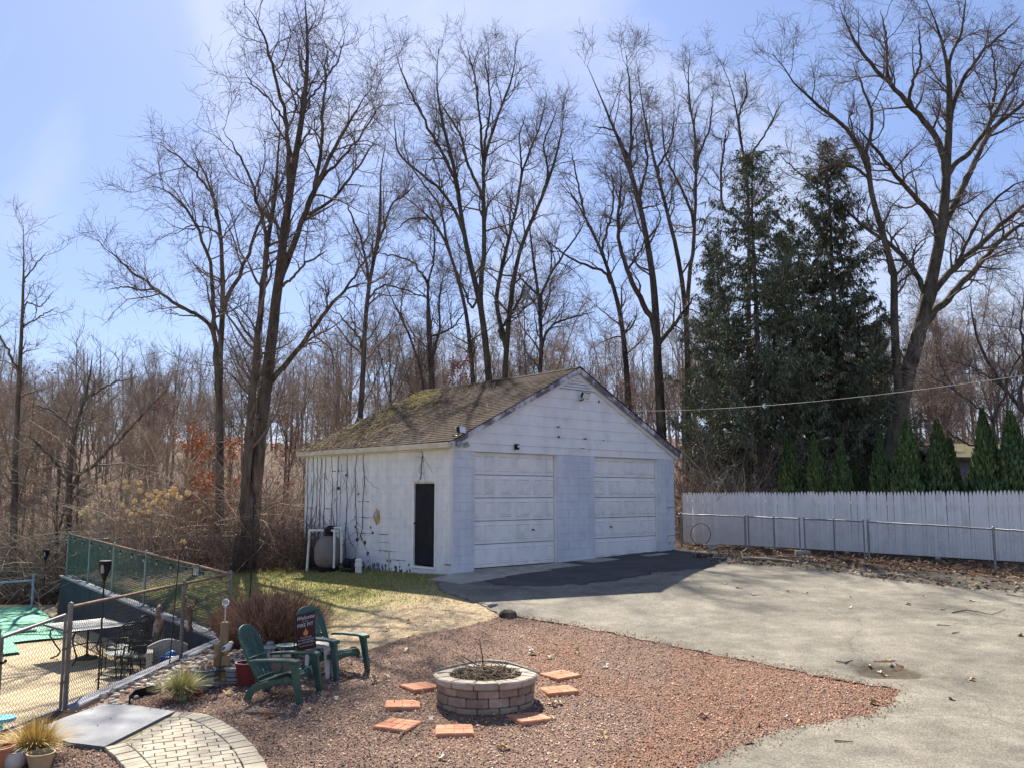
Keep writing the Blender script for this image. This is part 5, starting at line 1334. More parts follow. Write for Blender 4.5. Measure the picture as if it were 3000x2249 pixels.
# ------------------------------------------------------------------ evergreens
MT['needle'] = M('spruce_needles', (.8, .8, .8), None, rough=.75, attr=True, spec=.2)
MT['scale_leaf'] = M('arborvitae_scales', (.6, .74, .7), (.95, .92, .72), 1.3, .75, attr=True, spec=.2, rnd=.22, coord='World')
def spruce_proto(seed, wmax, zlow=.05, nb=270, H=15.0):
    rg = np.random.default_rng(seed)
    z = np.linspace(0, H, 18); w_ = np.cumsum(rg.normal(0, .02, (18, 2)), 0)
    tr = np.stack([w_[:, 0], w_[:, 1], z], 1)
    V, F = tubes(tr[None], np.linspace(.21, .012, 18)[None], 9); tm = np_mesh('trunk', V, F, MT['bark'], smooth=True)
    hz = np.sort(zlow + (1 - zlow) * rg.uniform(0, 1, nb))
    a = rg.uniform(0, 6.283, nb)
    Lb = wmax * np.clip((1 - hz) * 1.75, 0, 1) ** .65 * rg.choice([.45, .7, .9, 1.0, 1.2], nb) * rg.uniform(.85, 1.1, nb) + .12
    m = 10; s = np.linspace(0, 1, m); bz_ = hz * H
    dirx = np.cos(a)[:, None]; diry = np.sin(a)[:, None]
    tx = np.interp(bz_, z, tr[:, 0]); ty = np.interp(bz_, z, tr[:, 1])
    rise = np.where(hz > .85, .7, .12)[:, None]
    drop = (Lb * .42)[:, None] * (1.15 - hz)[:, None]
    Z = bz_[:, None] + Lb[:, None] * s * rise - drop * np.sin(s * 2.3)[None] + .22 * Lb[:, None] * s[None] ** 4
    B = np.stack([tx[:, None] + dirx * Lb[:, None] * s, ty[:, None] + diry * Lb[:, None] * s, Z], -1)
    B[:, 1:] += rg.normal(0, .05, (nb, m - 1, 3))
    R = np.maximum(.006, (Lb / wmax * .04)[:, None] * (1 - .85 * s)[None])
    V, F = tubes(B, R, 4); bm_ = np_mesh('branches', V, F, MT['bark'])
    # side twigs, then hanging sprays of needles
    tw, twr = spawn(B, R, np.maximum(3, (Lb * 6).astype(int)), .2, 1.0, .25, .85, 4, .5, 1.2, -.12, .12, rg, rfac=.5, rcap=.01, rtip=.004, taper=.35)
    allb = np.concatenate([resample(b, 4)[0][None] for b in B] + [tw]); K = 66000
    wgt = np.concatenate([Lb * 2.0, np.full(len(tw), .55)]); idx = rg.choice(len(allb), K, p=wgt / wgt.sum())
    t = rg.uniform(.1, 1.0, K); f = t * 3; i = np.minimum(f.astype(int), 2); fr = (f - i)[:, None]
    base = allb[idx, i] * (1 - fr) + allb[idx, i + 1] * fr; tg = nrm(allb[idx, i + 1] - allb[idx, i])
    ln_ = rg.uniform(.08, .30, K); top_ = (base[:, 2] > .9 * H)
    dv_ = nrm(rg.normal(0, .55, (K, 3)) + tg * .5 + np.array([0, 0, -1.]) * (rg.uniform(.2, 1.7, K) * np.where(top_, .1, 1))[:, None])
    p1 = base + dv_ * (ln_ * .5)[:, None]; p2 = p1 + nrm(dv_ + np.array([0, 0, -.5])) * (ln_ * .5)[:, None]
    wv = nrm(np.cross(dv_, rg.normal(size=(K, 3)))) * rg.uniform(.012, .028, K)[:, None]
    Vn = np.stack([base, p1 + wv, p2, p1 - wv], 1).reshape(-1, 3)
    shade = rg.uniform(.6, 1.45, (K, 1)); col = np.array([.115, .138, .082]) * shade
    pale = (rg.uniform(size=K) < .22)[:, None]; col = np.where(pale, np.array([.21, .22, .135]) * shade, col)
    brown = (rg.uniform(size=K) < .08)[:, None]; col = np.where(brown, np.array([.19, .145, .10]), col)
    cm_ = np_mesh('crown', Vn, np.arange(K * 4).reshape(-1, 4), MT['needle'], np.repeat(col, 4, 0))
    V, F = tubes(tw, twr, 3); tm2 = np_mesh('twigs', V, F, MT['bark'])
    return tm, bm_, tm2, cm_
SP = [spruce_proto(201, 2.85, nb=250), spruce_proto(202, 2.3, nb=240)]
def spruce(name, label, px, pyt, d, k, sxy, rz):
    top = Q(px, pyt, d); zb = gz(top.x, d) - .1; H = top.z - zb
    o = empty(name, (top.x, d, zb), rz, label, 'tree', 'spruces behind the picket fence'); o.scale = (sxy, sxy, H / 15.0)
    for nm, me in zip(('trunk', 'branches', 'twigs', 'crown'), SP[k]): link(nm, me, o)
spruce('spruce_tree', 'broad dark spruce with drooping sprays, left of the pair', 2197, 450, 34.5, 0, 1.0, .4)
spruce('spruce_tree', 'narrower spruce with open gaps, right of the pair', 2428, 428, 35.5, 1, 1.05, 2.0)
spruce('spruce_tree', 'shorter ragged spruce between the two tall ones', 2310, 660, 38, 1, .9, 4.0)
spruce('spruce_tree', 'low dark spruce beside the leaning giant trunk', 2545, 960, 37, 0, .62, 1.0)
spruce('spruce_tree', 'half hidden spruce behind the garage corner left of the broad one', 2095, 700, 39.5, 1, .7, 5.2)
# arborvitae row
def arbor_mesh(seed):
    rg = np.random.default_rng(seed); K = 9000
    t = rg.uniform(0, 1, K) ** 1.25; a = rg.uniform(0, 6.283, K)
    prof = np.interp(t, [0, .12, .35, .7, .9, 1], [.20, .245, .225, .125, .05, .006]) * (1 + .17 * np.sin(a * 3 + t * 9 + seed) + .11 * np.sin(a * 5 + t * 17 + seed * 2) + .06 * np.sin(a * 9 + t * 31))
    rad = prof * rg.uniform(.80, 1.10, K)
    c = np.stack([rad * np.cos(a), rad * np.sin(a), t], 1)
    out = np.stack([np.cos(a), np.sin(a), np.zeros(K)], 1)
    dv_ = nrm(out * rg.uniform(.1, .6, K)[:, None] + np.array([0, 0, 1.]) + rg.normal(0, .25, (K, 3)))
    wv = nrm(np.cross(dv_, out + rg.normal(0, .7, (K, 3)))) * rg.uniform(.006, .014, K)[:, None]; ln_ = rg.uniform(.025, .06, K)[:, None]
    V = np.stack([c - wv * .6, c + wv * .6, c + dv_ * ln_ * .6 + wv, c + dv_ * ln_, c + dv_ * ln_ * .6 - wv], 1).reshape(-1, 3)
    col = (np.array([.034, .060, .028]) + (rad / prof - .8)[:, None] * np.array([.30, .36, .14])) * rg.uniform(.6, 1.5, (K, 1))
    V[:, 2] -= .02
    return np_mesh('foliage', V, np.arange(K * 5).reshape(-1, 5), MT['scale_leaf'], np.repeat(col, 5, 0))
ams = [arbor_mesh(211), arbor_mesh(212), arbor_mesh(213)]
m = MB(); m.tube([(0, 0, -.05), (0, 0, .3), (.003, 0, .9)], [.03, .022, .004], 7); atm = m.mesh('trunk', MT['bark'])
def fence_d(px):            # depth of the picket line at a pixel column
    k = (px - 1500) / FPX; t = (k * pf0.y - pf0.x) / (pd.x - k * pd.y); return (pf0 + pd * t).y
for i, (px, py, wd, lab) in enumerate([(2318, 1272, 80, 'leftmost of the row of cone conifers, its left side lit'), (2390, 1272, 62, 'second cone conifer from the left behind the pickets'), (2458, 1280, 62, 'third cone conifer from the left behind the pickets'), (2500, 1345, 60, 'low rounded conifer filling in behind the third cone'), (2569, 1266, 66, 'dark cone conifer left of the leaning giant trunk'), (2652, 1227, 92, 'wide dark cone conifer right of the leaning giant trunk'), (2739, 1227, 96, 'wide cone conifer left of the mossy shed'), (2772, 1281, 70, 'small cone conifer tucked against the mossy shed'), (2878, 1192, 84, 'tall bright edged cone conifer before the mossy shed'), (2970, 1200, 96, 'cone conifer at the right edge of the picture')]):
    d = fence_d(px) + (1.5 if i not in (3, 7) else 2.4); t = Q(px, py, d); zb = gz(t.x, d); H = t.z - zb
    o = empty('arborvitae', (t.x, d, zb), rng.uniform(0, 6), lab, 'conifer', 'cone conifers behind the picket fence')
    w_ = wd * d / FPX / .40
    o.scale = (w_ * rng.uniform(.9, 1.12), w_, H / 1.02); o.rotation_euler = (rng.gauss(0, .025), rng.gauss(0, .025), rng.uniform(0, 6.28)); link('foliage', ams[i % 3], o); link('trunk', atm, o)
# shed with the mossy roof
MT['shedwall'] = M('grey_shed_wall', (.12, .115, .125), (.17, .165, .18), 3, .85)
MT['mossroof'] = M('mossy_shed_roof', (.055, .045, .033), (.11, .098, .032), 3.5, .95, .5, 30, coord='World')
p = Q(2800, 1440, 34); zb = gz(p.x, p.y); zt = Q(2800, 1300, 34).z
sh = empty('shed', (p.x - .6, p.y, zb), .12, 'low dark shed with moss on its roof behind the conifers', 'shed'); H = zt - zb
m = MB(); m.box(0, 4.6, 0, 3.4, -.2, H - .55); m.build('wall', MT['shedwall'], sh)
m = MB(); m.add([(-.3, -.35, H - .62), (4.9, -.35, H - .62), (4.9, 1.9, H + .02), (-.3, 1.9, H + .02), (-.3, -.35, H - .5), (4.9, -.35, H - .5), (4.9, 1.9, H + .14), (-.3, 1.9, H + .14)], [(3, 2, 1, 0), (4, 5, 6, 7), (0, 1, 5, 4), (1, 2, 6, 5), (2, 3, 7, 6), (3, 0, 4, 7)])
m.add([(-.3, 1.92, H + .02), (4.9, 1.92, H + .02), (4.9, 3.7, H - .6), (-.3, 3.7, H - .6), (-.3, 1.92, H + .14), (4.9, 1.92, H + .14), (4.9, 3.7, H - .48), (-.3, 3.7, H - .48)], [(3, 2, 1, 0), (4, 5, 6, 7), (0, 1, 5, 4), (1, 2, 6, 5), (2, 3, 7, 6), (3, 0, 4, 7)]); m.build('roof', MT['mossroof'], sh)
m = MB(); m.box(.5, 1.4, -.03, .0, 0, H - .9); m.build('door', MT['shedwall'], sh)
# overhead service wire
mast = Vector((*gar(GWID - .40, 1.9), roof_z(GWID - .35) + 1.1)); far = Q(3080, 1088, 16.0)
pp = []
for k in range(31):
    t = k / 30; q = mast.lerp(far, t); q.z -= .42 * 4 * t * (1 - t) * .5; pp.append(q - mast)
MT['cable'] = M('pale_service_cable', (.15, .142, .13), (.11, .105, .098), 10, .6)
m = MB(); m.tube(pp, .0075, 6); o = m.build('overhead_cable', MT['cable'], None, smooth=True, loc=mast); tag(o, 'pale overhead cable running from the garage mast to the right', 'cable')

# orange leaved beech saplings
MT['beech'] = M('dry_beech_leaves', (.8, .8, .8), None, rough=.8, attr=True, spec=.15)
def beech(px, py, d, R_, H_, n, seed, lab, pal):
    rg = np.random.default_rng(seed); c = Q(px, py, d); zb = gz(c.x, d)
    o = empty('beech_sapling', (c.x, d, zb), 0, lab, 'sapling', 'saplings keeping their dry leaves')
    z = np.linspace(0, max(1.5, c.z - zb + H_ * .5), 10); t = np.stack([np.cumsum(rg.normal(0, .03, 10)), np.cumsum(rg.normal(0, .03, 10)), z], 1)[None]
    R0 = np.linspace(.045, .01, 10)[None]
    a, ar = spawn(t, R0, 34, .2, 1, R_ * .5, R_ * 1.2, 5, .7, 1.3, .05, .1, rg, rfac=.5, rcap=.02, rtip=.004, taper=.4)
    V, F = tubes(t, R0, 6); V2, F2 = tubes(a, ar, 3)
    link('trunk', np_mesh('trunk', V, F, MT['bark']), o); link('branches', np_mesh('branches', V2, F2, MT['twig']), o)
    idx = rg.integers(0, len(a), n); s = rg.uniform(.3, 1, n); f = s * 4; i = np.minimum(f.astype(int), 3); fr = (f - i)[:, None]
    b = a[idx, i] * (1 - fr) + a[idx, i + 1] * fr + rg.normal(0, .10, (n, 3))
    u = nrm(rg.normal(size=(n, 3))); v = nrm(np.cross(u, rg.normal(size=(n, 3)))); sz = rg.uniform(.03, .065, n)[:, None]
    V = np.stack([b - u * sz, b - v * sz * .5, b + u * sz, b + v * sz * .5], 1).reshape(-1, 3)
    col = np.array(pal)[rg.integers(0, len(pal), n)] * rg.uniform(.7, 1.25, (n, 1))
    link('leaves', np_mesh('leaves', V, np.arange(n * 4).reshape(-1, 4), MT['beech'], np.repeat(col, 4, 0)), o)
org_ = [(.52, .19, .06), (.42, .15, .055), (.60, .27, .10), (.30, .115, .055)]
red_ = [(.30, .15, .11), (.36, .19, .13), (.24, .12, .09)]
beech(560, 1380, 32.5, 1.3, 2.6, 2400, 221, 'sapling full of orange dry leaves left of the dark trunk', org_)
beech(600, 1480, 31, 1.1, 1.8, 1700, 222, 'low orange leaved sapling at the foot of the dark trunk', org_)
beech(680, 1400, 31.5, .9, 2.6, 1300, 223, 'orange leaved sapling between the two dark trunks', org_)
beech(840, 1330, 33, 1.0, 2.6, 800, 224, 'thin orange leaved sapling between tall tree and garage', org_)
beech(450, 1250, 40, 1.6, 3.6, 1100, 225, 'rust leaved young tree deep in the woods', red_)
beech(1345, 1105, 34, .9, 1.0, 2200, 226, 'dense russet leaved treetop peeping over the garage ridge', [(.33, .13, .085), (.26, .10, .07), (.40, .19, .13)])
beech(80, 1240, 36, 2.2, 4, 1100, 227, 'dull red leaved tree at the left edge of the woods', red_)
beech(1830, 1180, 37, 1.0, 2.0, 350, 228, 'few leaved rusty sapling right of the garage ridge', red_)
# ------------------------------------------------------------------ fire pit
MT['pitstone'] = M('tan_wall_stone', (.22, .165, .125), (.36, .285, .215), 5, .95, .7, 22, rnd=.18, spec=.1, dist=.015)
MT['pitcap'] = M('pale_cap_stone', (.33, .28, .22), (.47, .41, .33), 6, .95, .6, 25, rnd=.10, spec=.1, dist=.012)
fpc = Vector((-.325, 11.30)); fpz = gz(*fpc) - .03
pit = empty('fire_pit', (fpc.x, fpc.y, fpz), 0, 'round stacked stone fire pit filled with sticks', 'fire pit')
rq = random.Random(17)
def wedge(r0, r1, a0, a1, z0, z1, mat, name, seg=3, bev=.012, chip=.006):
    m = MB(); vs_ = []; n = seg + 1
    for zz in (z0, z1):
        for r in (r0, r1):
            for k in range(n):
                t = lerp(a0, a1, k / seg); j = rq.uniform(-chip, chip); vs_.append(((r + j) * math.cos(t), (r + j) * math.sin(t), zz + rq.uniform(-chip, chip) * .4))
    def id_(z, r, k): return z * 2 * n + r * n + k
    fs_ = []
    for k in range(seg):
        fs_ += [(id_(1, 0, k), id_(1, 0, k + 1), id_(1, 1, k + 1), id_(1, 1, k)), (id_(0, 0, k), id_(0, 1, k), id_(0, 1, k + 1), id_(0, 0, k + 1)), (id_(0, 1, k), id_(1, 1, k), id_(1, 1, k + 1), id_(0, 1, k + 1)), (id_(0, 0, k), id_(0, 0, k + 1), id_(1, 0, k + 1), id_(1, 0, k))]
    for k in (0, seg): fs_.append((id_(0, 0, k), id_(1, 0, k), id_(1, 1, k), id_(0, 1, k)))
    m.add(vs_, fs_); return m.build(name, mat, pit, bevel=bev)
zc = 0.0
for c_, (h_, nb, r1) in enumerate([(.075, 14, .604), (.108, 14, .598), (.100, 14, .594)]):
    for k in range(nb):
        g = .007; a0 = (k + (.5 if c_ % 2 else .0) + .2) / nb * 6.2832; a1 = a0 + 6.2832 / nb - g * 1.6
        rr_o = r1 + rq.uniform(-.012, .012); wedge(r1 - .15, rr_o, a0, a1, zc, zc + h_ - .003, MT['pitstone'], 'wall_stone', bev=.014)
    zc += h_
for k in range(13):
    a0 = (k + .35) / 13 * 6.2832; wedge(.445, .635 + rq.uniform(-.01, .012), a0, a0 + 6.2832 / 13 - .012, zc + .002, zc + .085, MT['pitcap'], 'cap_stone', bev=.014, chip=.008)
MT['ash'] = M('ash_and_char', (.035, .03, .028), (.12, .10, .085), 12, .95, .8, 40)
m = MB(); m.lathe([(.445, .20), (.3, .25), (.1, .27), (.01, .275)], 18); o = m.build('ash_bed', MT['ash'], pit, smooth=True)
sg = np.random.default_rng(71); n_ = 420
ang = sg.uniform(0, 6.283, n_); rad = .40 * np.sqrt(sg.uniform(0, 1, n_)); b0 = np.stack([rad * np.cos(ang), rad * np.sin(ang), sg.uniform(.26, .40, n_)], 1)
dr = nrm(np.stack([sg.normal(size=n_), sg.normal(size=n_), sg.normal(0, .25, n_)], 1)); ln_ = sg.uniform(.08, .34, n_)[:, None]
e1 = b0 + dr * ln_; rr2 = np.linalg.norm(e1[:, :2], axis=1); f_ = np.where(rr2 > .43, .43 / rr2, 1)[:, None]; e1[:, :2] *= f_
Pn = np.stack([b0, (b0 + e1) / 2 + sg.normal(0, .015, (n_, 3)), e1], 1)
V, F = tubes(Pn, sg.uniform(.003, .009, (n_, 1)) * np.array([[1, .9, .6]]), 4); cs = np.array([(.28, .22, .15), (.17, .125, .09), (.36, .29, .2), (.10, .075, .06)])[sg.integers(0, 4, n_)]
tag(link('kindling', np_mesh('kindling', V, F, MT['brush'], np.repeat(cs, 12, 0)), pit), kind='stuff')
def stick3(label, pts, r, mat='deadwood', base=None):
    return stick('fire_stick', label, [(fpc.x + x, fpc.y + y, fpz + z) for x, y, z in pts], r, 'sticks laid on the fire pit', mat)
MT['greystick'] = M('lichen_grey_stick', (.22, .22, .19), (.33, .32, .28), 14, .9, .4, 40)
stick3('grey stick resting along the left back rim of the fire pit', [(-.60, .0, .40), (-.35, .22, .42), (-.12, .42, .43), (.05, .52, .42)], .019, 'greystick')
stick3('grey stick resting along the right back rim of the fire pit', [(.02, .52, .42), (.25, .36, .43), (.48, .08, .42), (.66, -.12, .385)], .022, 'greystick')
stick3('upright dark stick poking out of the fire pit', [(-.03, .30, .22), (-.05, .32, .5), (-.09, .34, .72)], .011, 'bark')
# stepping stones of moulded brick pattern
MT['step'] = M('brick_red_step', (.42, .18, .10), (.54, .27, .17), 5, .9, .4, 60, rnd=.06, spec=.15)
MT['step_joint'] = M('step_groove', (.27, .10, .06), (.34, .14, .09), 9, .95, coord='Object')
def c7(x, y): return (1050 + x / 2.949, 1900 + y / 2.949)
STEPS = [([(352, 405), (495, 440), (690, 370), (600, 322)], 'stepping stone left of the fire pit, tucked against its wall'), ([(192, 552), (490, 540), (555, 458), (285, 462)], 'second stepping stone left of the fire pit'), ([(118, 680), (300, 695), (562, 600), (375, 578)], 'lowest left stepping stone, its corner towards the viewer'),
         ([(622, 735), (935, 725), (1035, 618), (720, 622)], 'speckled stepping stone directly in front of the fire pit'), ([(1252, 600), (1415, 680), (1700, 580), (1530, 508)], 'largest looking stepping stone at the front right of the pit'), ([(1610, 460), (1915, 435), (1848, 362), (1560, 375)], 'lower of the two stepping stones right of the pit'), ([(1655, 360), (1935, 320), (1825, 252), (1562, 300)], 'upper of the two stepping stones right of the pit')]
lay = [(0, 0, 2, 1), (0, 1, 2, 1), (2, 0, 1, 2), (3, 0, 1, 2), (0, 2, 1, 2), (1, 2, 1, 2), (2, 2, 2, 1), (2, 3, 2, 1)]
for q, (cs_, lab) in enumerate(STEPS):
    zz = gz(0, 10.2) + .06
    w3 = [P(*c7(*c), zz) for c in cs_]
    cen = sum(w3, Vector()) / 4; ex = ((w3[1] - w3[0]) + (w3[2] - w3[3])); rz = math.atan2(ex.y, ex.x); sz = .40
    zg = gz(cen.x, cen.y)
    st = empty('stepping_stone', (cen.x, cen.y, zg - .006), rz, lab, 'stepping stone', 'brick red stepping stones round the fire pit')
    st.rotation_euler = (rq.uniform(-.03, .03), rq.uniform(-.03, .03), rz)
    m = MB(); m.box(-sz / 2, sz / 2, -sz / 2, sz / 2, 0, .046); m.build('slab', MT['step_joint'], st, bevel=.006)
    cell = sz / 4
    for (a, b, w_, h_) in lay:
        m = MB(); x0 = -sz / 2 + a * cell + .0035; y0 = -sz / 2 + b * cell + .0035; m.box(x0, x0 + w_ * cell - .007, y0, y0 + h_ * cell - .007, .040, .052); m.build('brick', MT['step'], st, bevel=.003)
    m = MB()
    for (x0, x1, y0, y1) in ((-sz / 2 - .004, sz / 2 + .004, -sz / 2 - .004, -sz / 2 + .004), (-sz / 2 - .004, sz / 2 + .004, sz / 2 - .004, sz / 2 + .004), (-sz / 2 - .004, -sz / 2 + .004, -sz / 2 + .0045, sz / 2 - .0045), (sz / 2 - .004, sz / 2 + .004, -sz / 2 + .0045, sz / 2 - .0045)): m.box(x0, x1, y0, y1, -.02, .044)
    tag(m.build('rim', MT['step'], st), kind='stuff')

# ------------------------------------------------------------------ paver walk, grey plate
MT['paver'] = M('buff_paver', (.36, .315, .235), (.49, .44, .345), 4, .9, .4, 60, rnd=.14, spec=.1)
MT['sand'] = M('joint_sand', (.14, .135, .06), (.28, .23, .15), 9, .95, coord='World')
def poly_clip(subj, clip):          # clip any polygon by a convex one (counter-clockwise)
    out_ = subj
    n = len(clip)
    for i in range(n):
        a = clip[i]; b = clip[(i + 1) % n]; inp = out_; out_ = []
        def side_(p): return (b[0] - a[0]) * (p[1] - a[1]) - (b[1] - a[1]) * (p[0] - a[0])
        for j in range(len(inp)):
            p = inp[j]; q = inp[j - 1]; sp_, sq_ = side_(p), side_(q)
            if (sp_ >= 0) != (sq_ >= 0):
                t = sq_ / (sq_ - sp_); out_.append((q[0] + (p[0] - q[0]) * t, q[1] + (p[1] - q[1]) * t))
            if sp_ >= 0: out_.append(p)
        if not out_: return []
    return out_
def pxy(px, py): p = G(px, py); return (p.x, p.y)
def smooth_curve(pts, n):
    p, _ = resample([(*q,) for q in pts], n); return [tuple(q) for q in p]
R_out = smooth_curve([pxy(512, 2100), pxy(580, 2098), pxy(650, 2124), pxy(697, 2155), pxy(740, 2192), pxy(776, 2249), pxy(805, 2330), pxy(820, 2420)], 40)
L_out = smooth_curve([pxy(304, 2204), pxy(345, 2238), pxy(380, 2285), pxy(400, 2340), pxy(405, 2420)], 26)
walk_poly = R_out + L_out[::-1]
pv = sheet('paver_walk', walk_poly, .030, MT['sand'], .4); tag(pv, 'curved buff paver walk at the lower left', 'path', kind='structure')
def ccw(p):
    a = sum(p[i - 1][0] * p[i][1] - p[i][0] * p[i - 1][1] for i in range(len(p))); return p if a > 0 else p[::-1]
def paver(poly2, top=.058):
    if len(poly2) < 3: return
    cx = sum(p[0] for p in poly2) / len(poly2); cy = sum(p[1] for p in poly2) / len(poly2)
    ar = abs(sum(poly2[i - 1][0] * poly2[i][1] - poly2[i][0] * poly2[i - 1][1] for i in range(len(poly2)))) / 2
    if ar < .0012: return
    z = gz(cx, cy); m = MB(); sx = (gz(cx + .1, cy) - gz(cx - .1, cy)) / .2; sy = (gz(cx, cy + .1) - gz(cx, cy - .1)) / .2
    pp = [((x - cx), (y - cy)) for x, y in poly2]
    n = len(pp); j = rq.uniform(-.003, .004)
    m.add([(x, y, sx * x + sy * y) for x, y in pp] + [(x, y, sx * x + sy * y + top + j) for x, y in pp], [tuple(reversed(range(n))), tuple(range(n, 2 * n))] + [(i, (i + 1) % n, n + (i + 1) % n, n + i) for i in range(n)])
    m.build('paver', MT['paver'], pv, bevel=.004, loc=(cx, cy, z))
def border(curve, inward, wid=.105, dep=.205):
    d = [0]
    for a, b in zip(curve, curve[1:]): d.append(d[-1] + math.hypot(b[0] - a[0], b[1] - a[1]))
    inner = []
    def pt_at(s):
        for i in range(len(d) - 1):
            if s <= d[i + 1]:
                t = (s - d[i]) / (d[i + 1] - d[i]); a, b = curve[i], curve[i + 1]; tx, ty = (b[0] - a[0]), (b[1] - a[1]); l = math.hypot(tx, ty)
                return Vector((lerp(a[0], b[0], t), lerp(a[1], b[1], t))), Vector((-ty / l, tx / l)) * inward
        a, b = curve[-2], curve[-1]; l = math.hypot(b[0] - a[0], b[1] - a[1]); return Vector(curve[-1]), Vector((-(b[1] - a[1]) / l, (b[0] - a[0]) / l)) * inward
    s = 0
    while s + wid < d[-1]:
        p0, n0 = pt_at(s + .004); p1, n1 = pt_at(s + wid - .004); j = rq.uniform(-.006, .006)
        paver([tuple(p0 + n0 * j), tuple(p1 + n1 * j), tuple(p1 + n1 * (dep + j)), tuple(p0 + n0 * (dep + j))]); s += wid
    return [tuple(pt_at(min(d[-1], k / 30 * d[-1]))[0] + pt_at(min(d[-1], k / 30 * d[-1]))[1] * (dep + .012)) for k in range(31)]
inR = border(R_out, -1)
inL = border(L_out, 1)
inner = inR + inL[::-1]
ax = Vector((math.cos(.42), math.sin(.42))); ay = Vector((-ax.y, ax.x)); c0 = Vector((-3.5, 8.6))
for r in range(-16, 22):
    for c_ in range(-12, 14):
        u0 = (c_ + (.5 if r % 2 else 0)) * .205; v0 = r * .105
        q = [c0 + ax * (u0 + a) + ay * (v0 + b) for a, b in ((.004, .003), (.200, .003), (.200, .1015), (.004, .1015))]
        if not any(abs(p.x + 3.5) < 2.2 and 6.5 < p.y < 11 for p in q): continue
        r_ = poly_clip([tuple(p) for p in inner], ccw([tuple(p) for p in q]))
        if r_: paver(r_)
MT['plate'] = M('grey_landing_paint', (.115, .122, .140), (.205, .215, .236), 1.8, .65, .1, 30, coord='World')
plate = [pxy(300, 2076), pxy(400, 2080), pxy(512, 2098), pxy(304, 2203), pxy(200, 2190), pxy(110, 2150), pxy(160, 2128)]
lp_ = sheet('landing_slab', plate, .06, MT['plate'], .5, skirt=.06); tag(lp_, 'grey painted landing slab in front of the pool gate', 'slab', kind='structure')

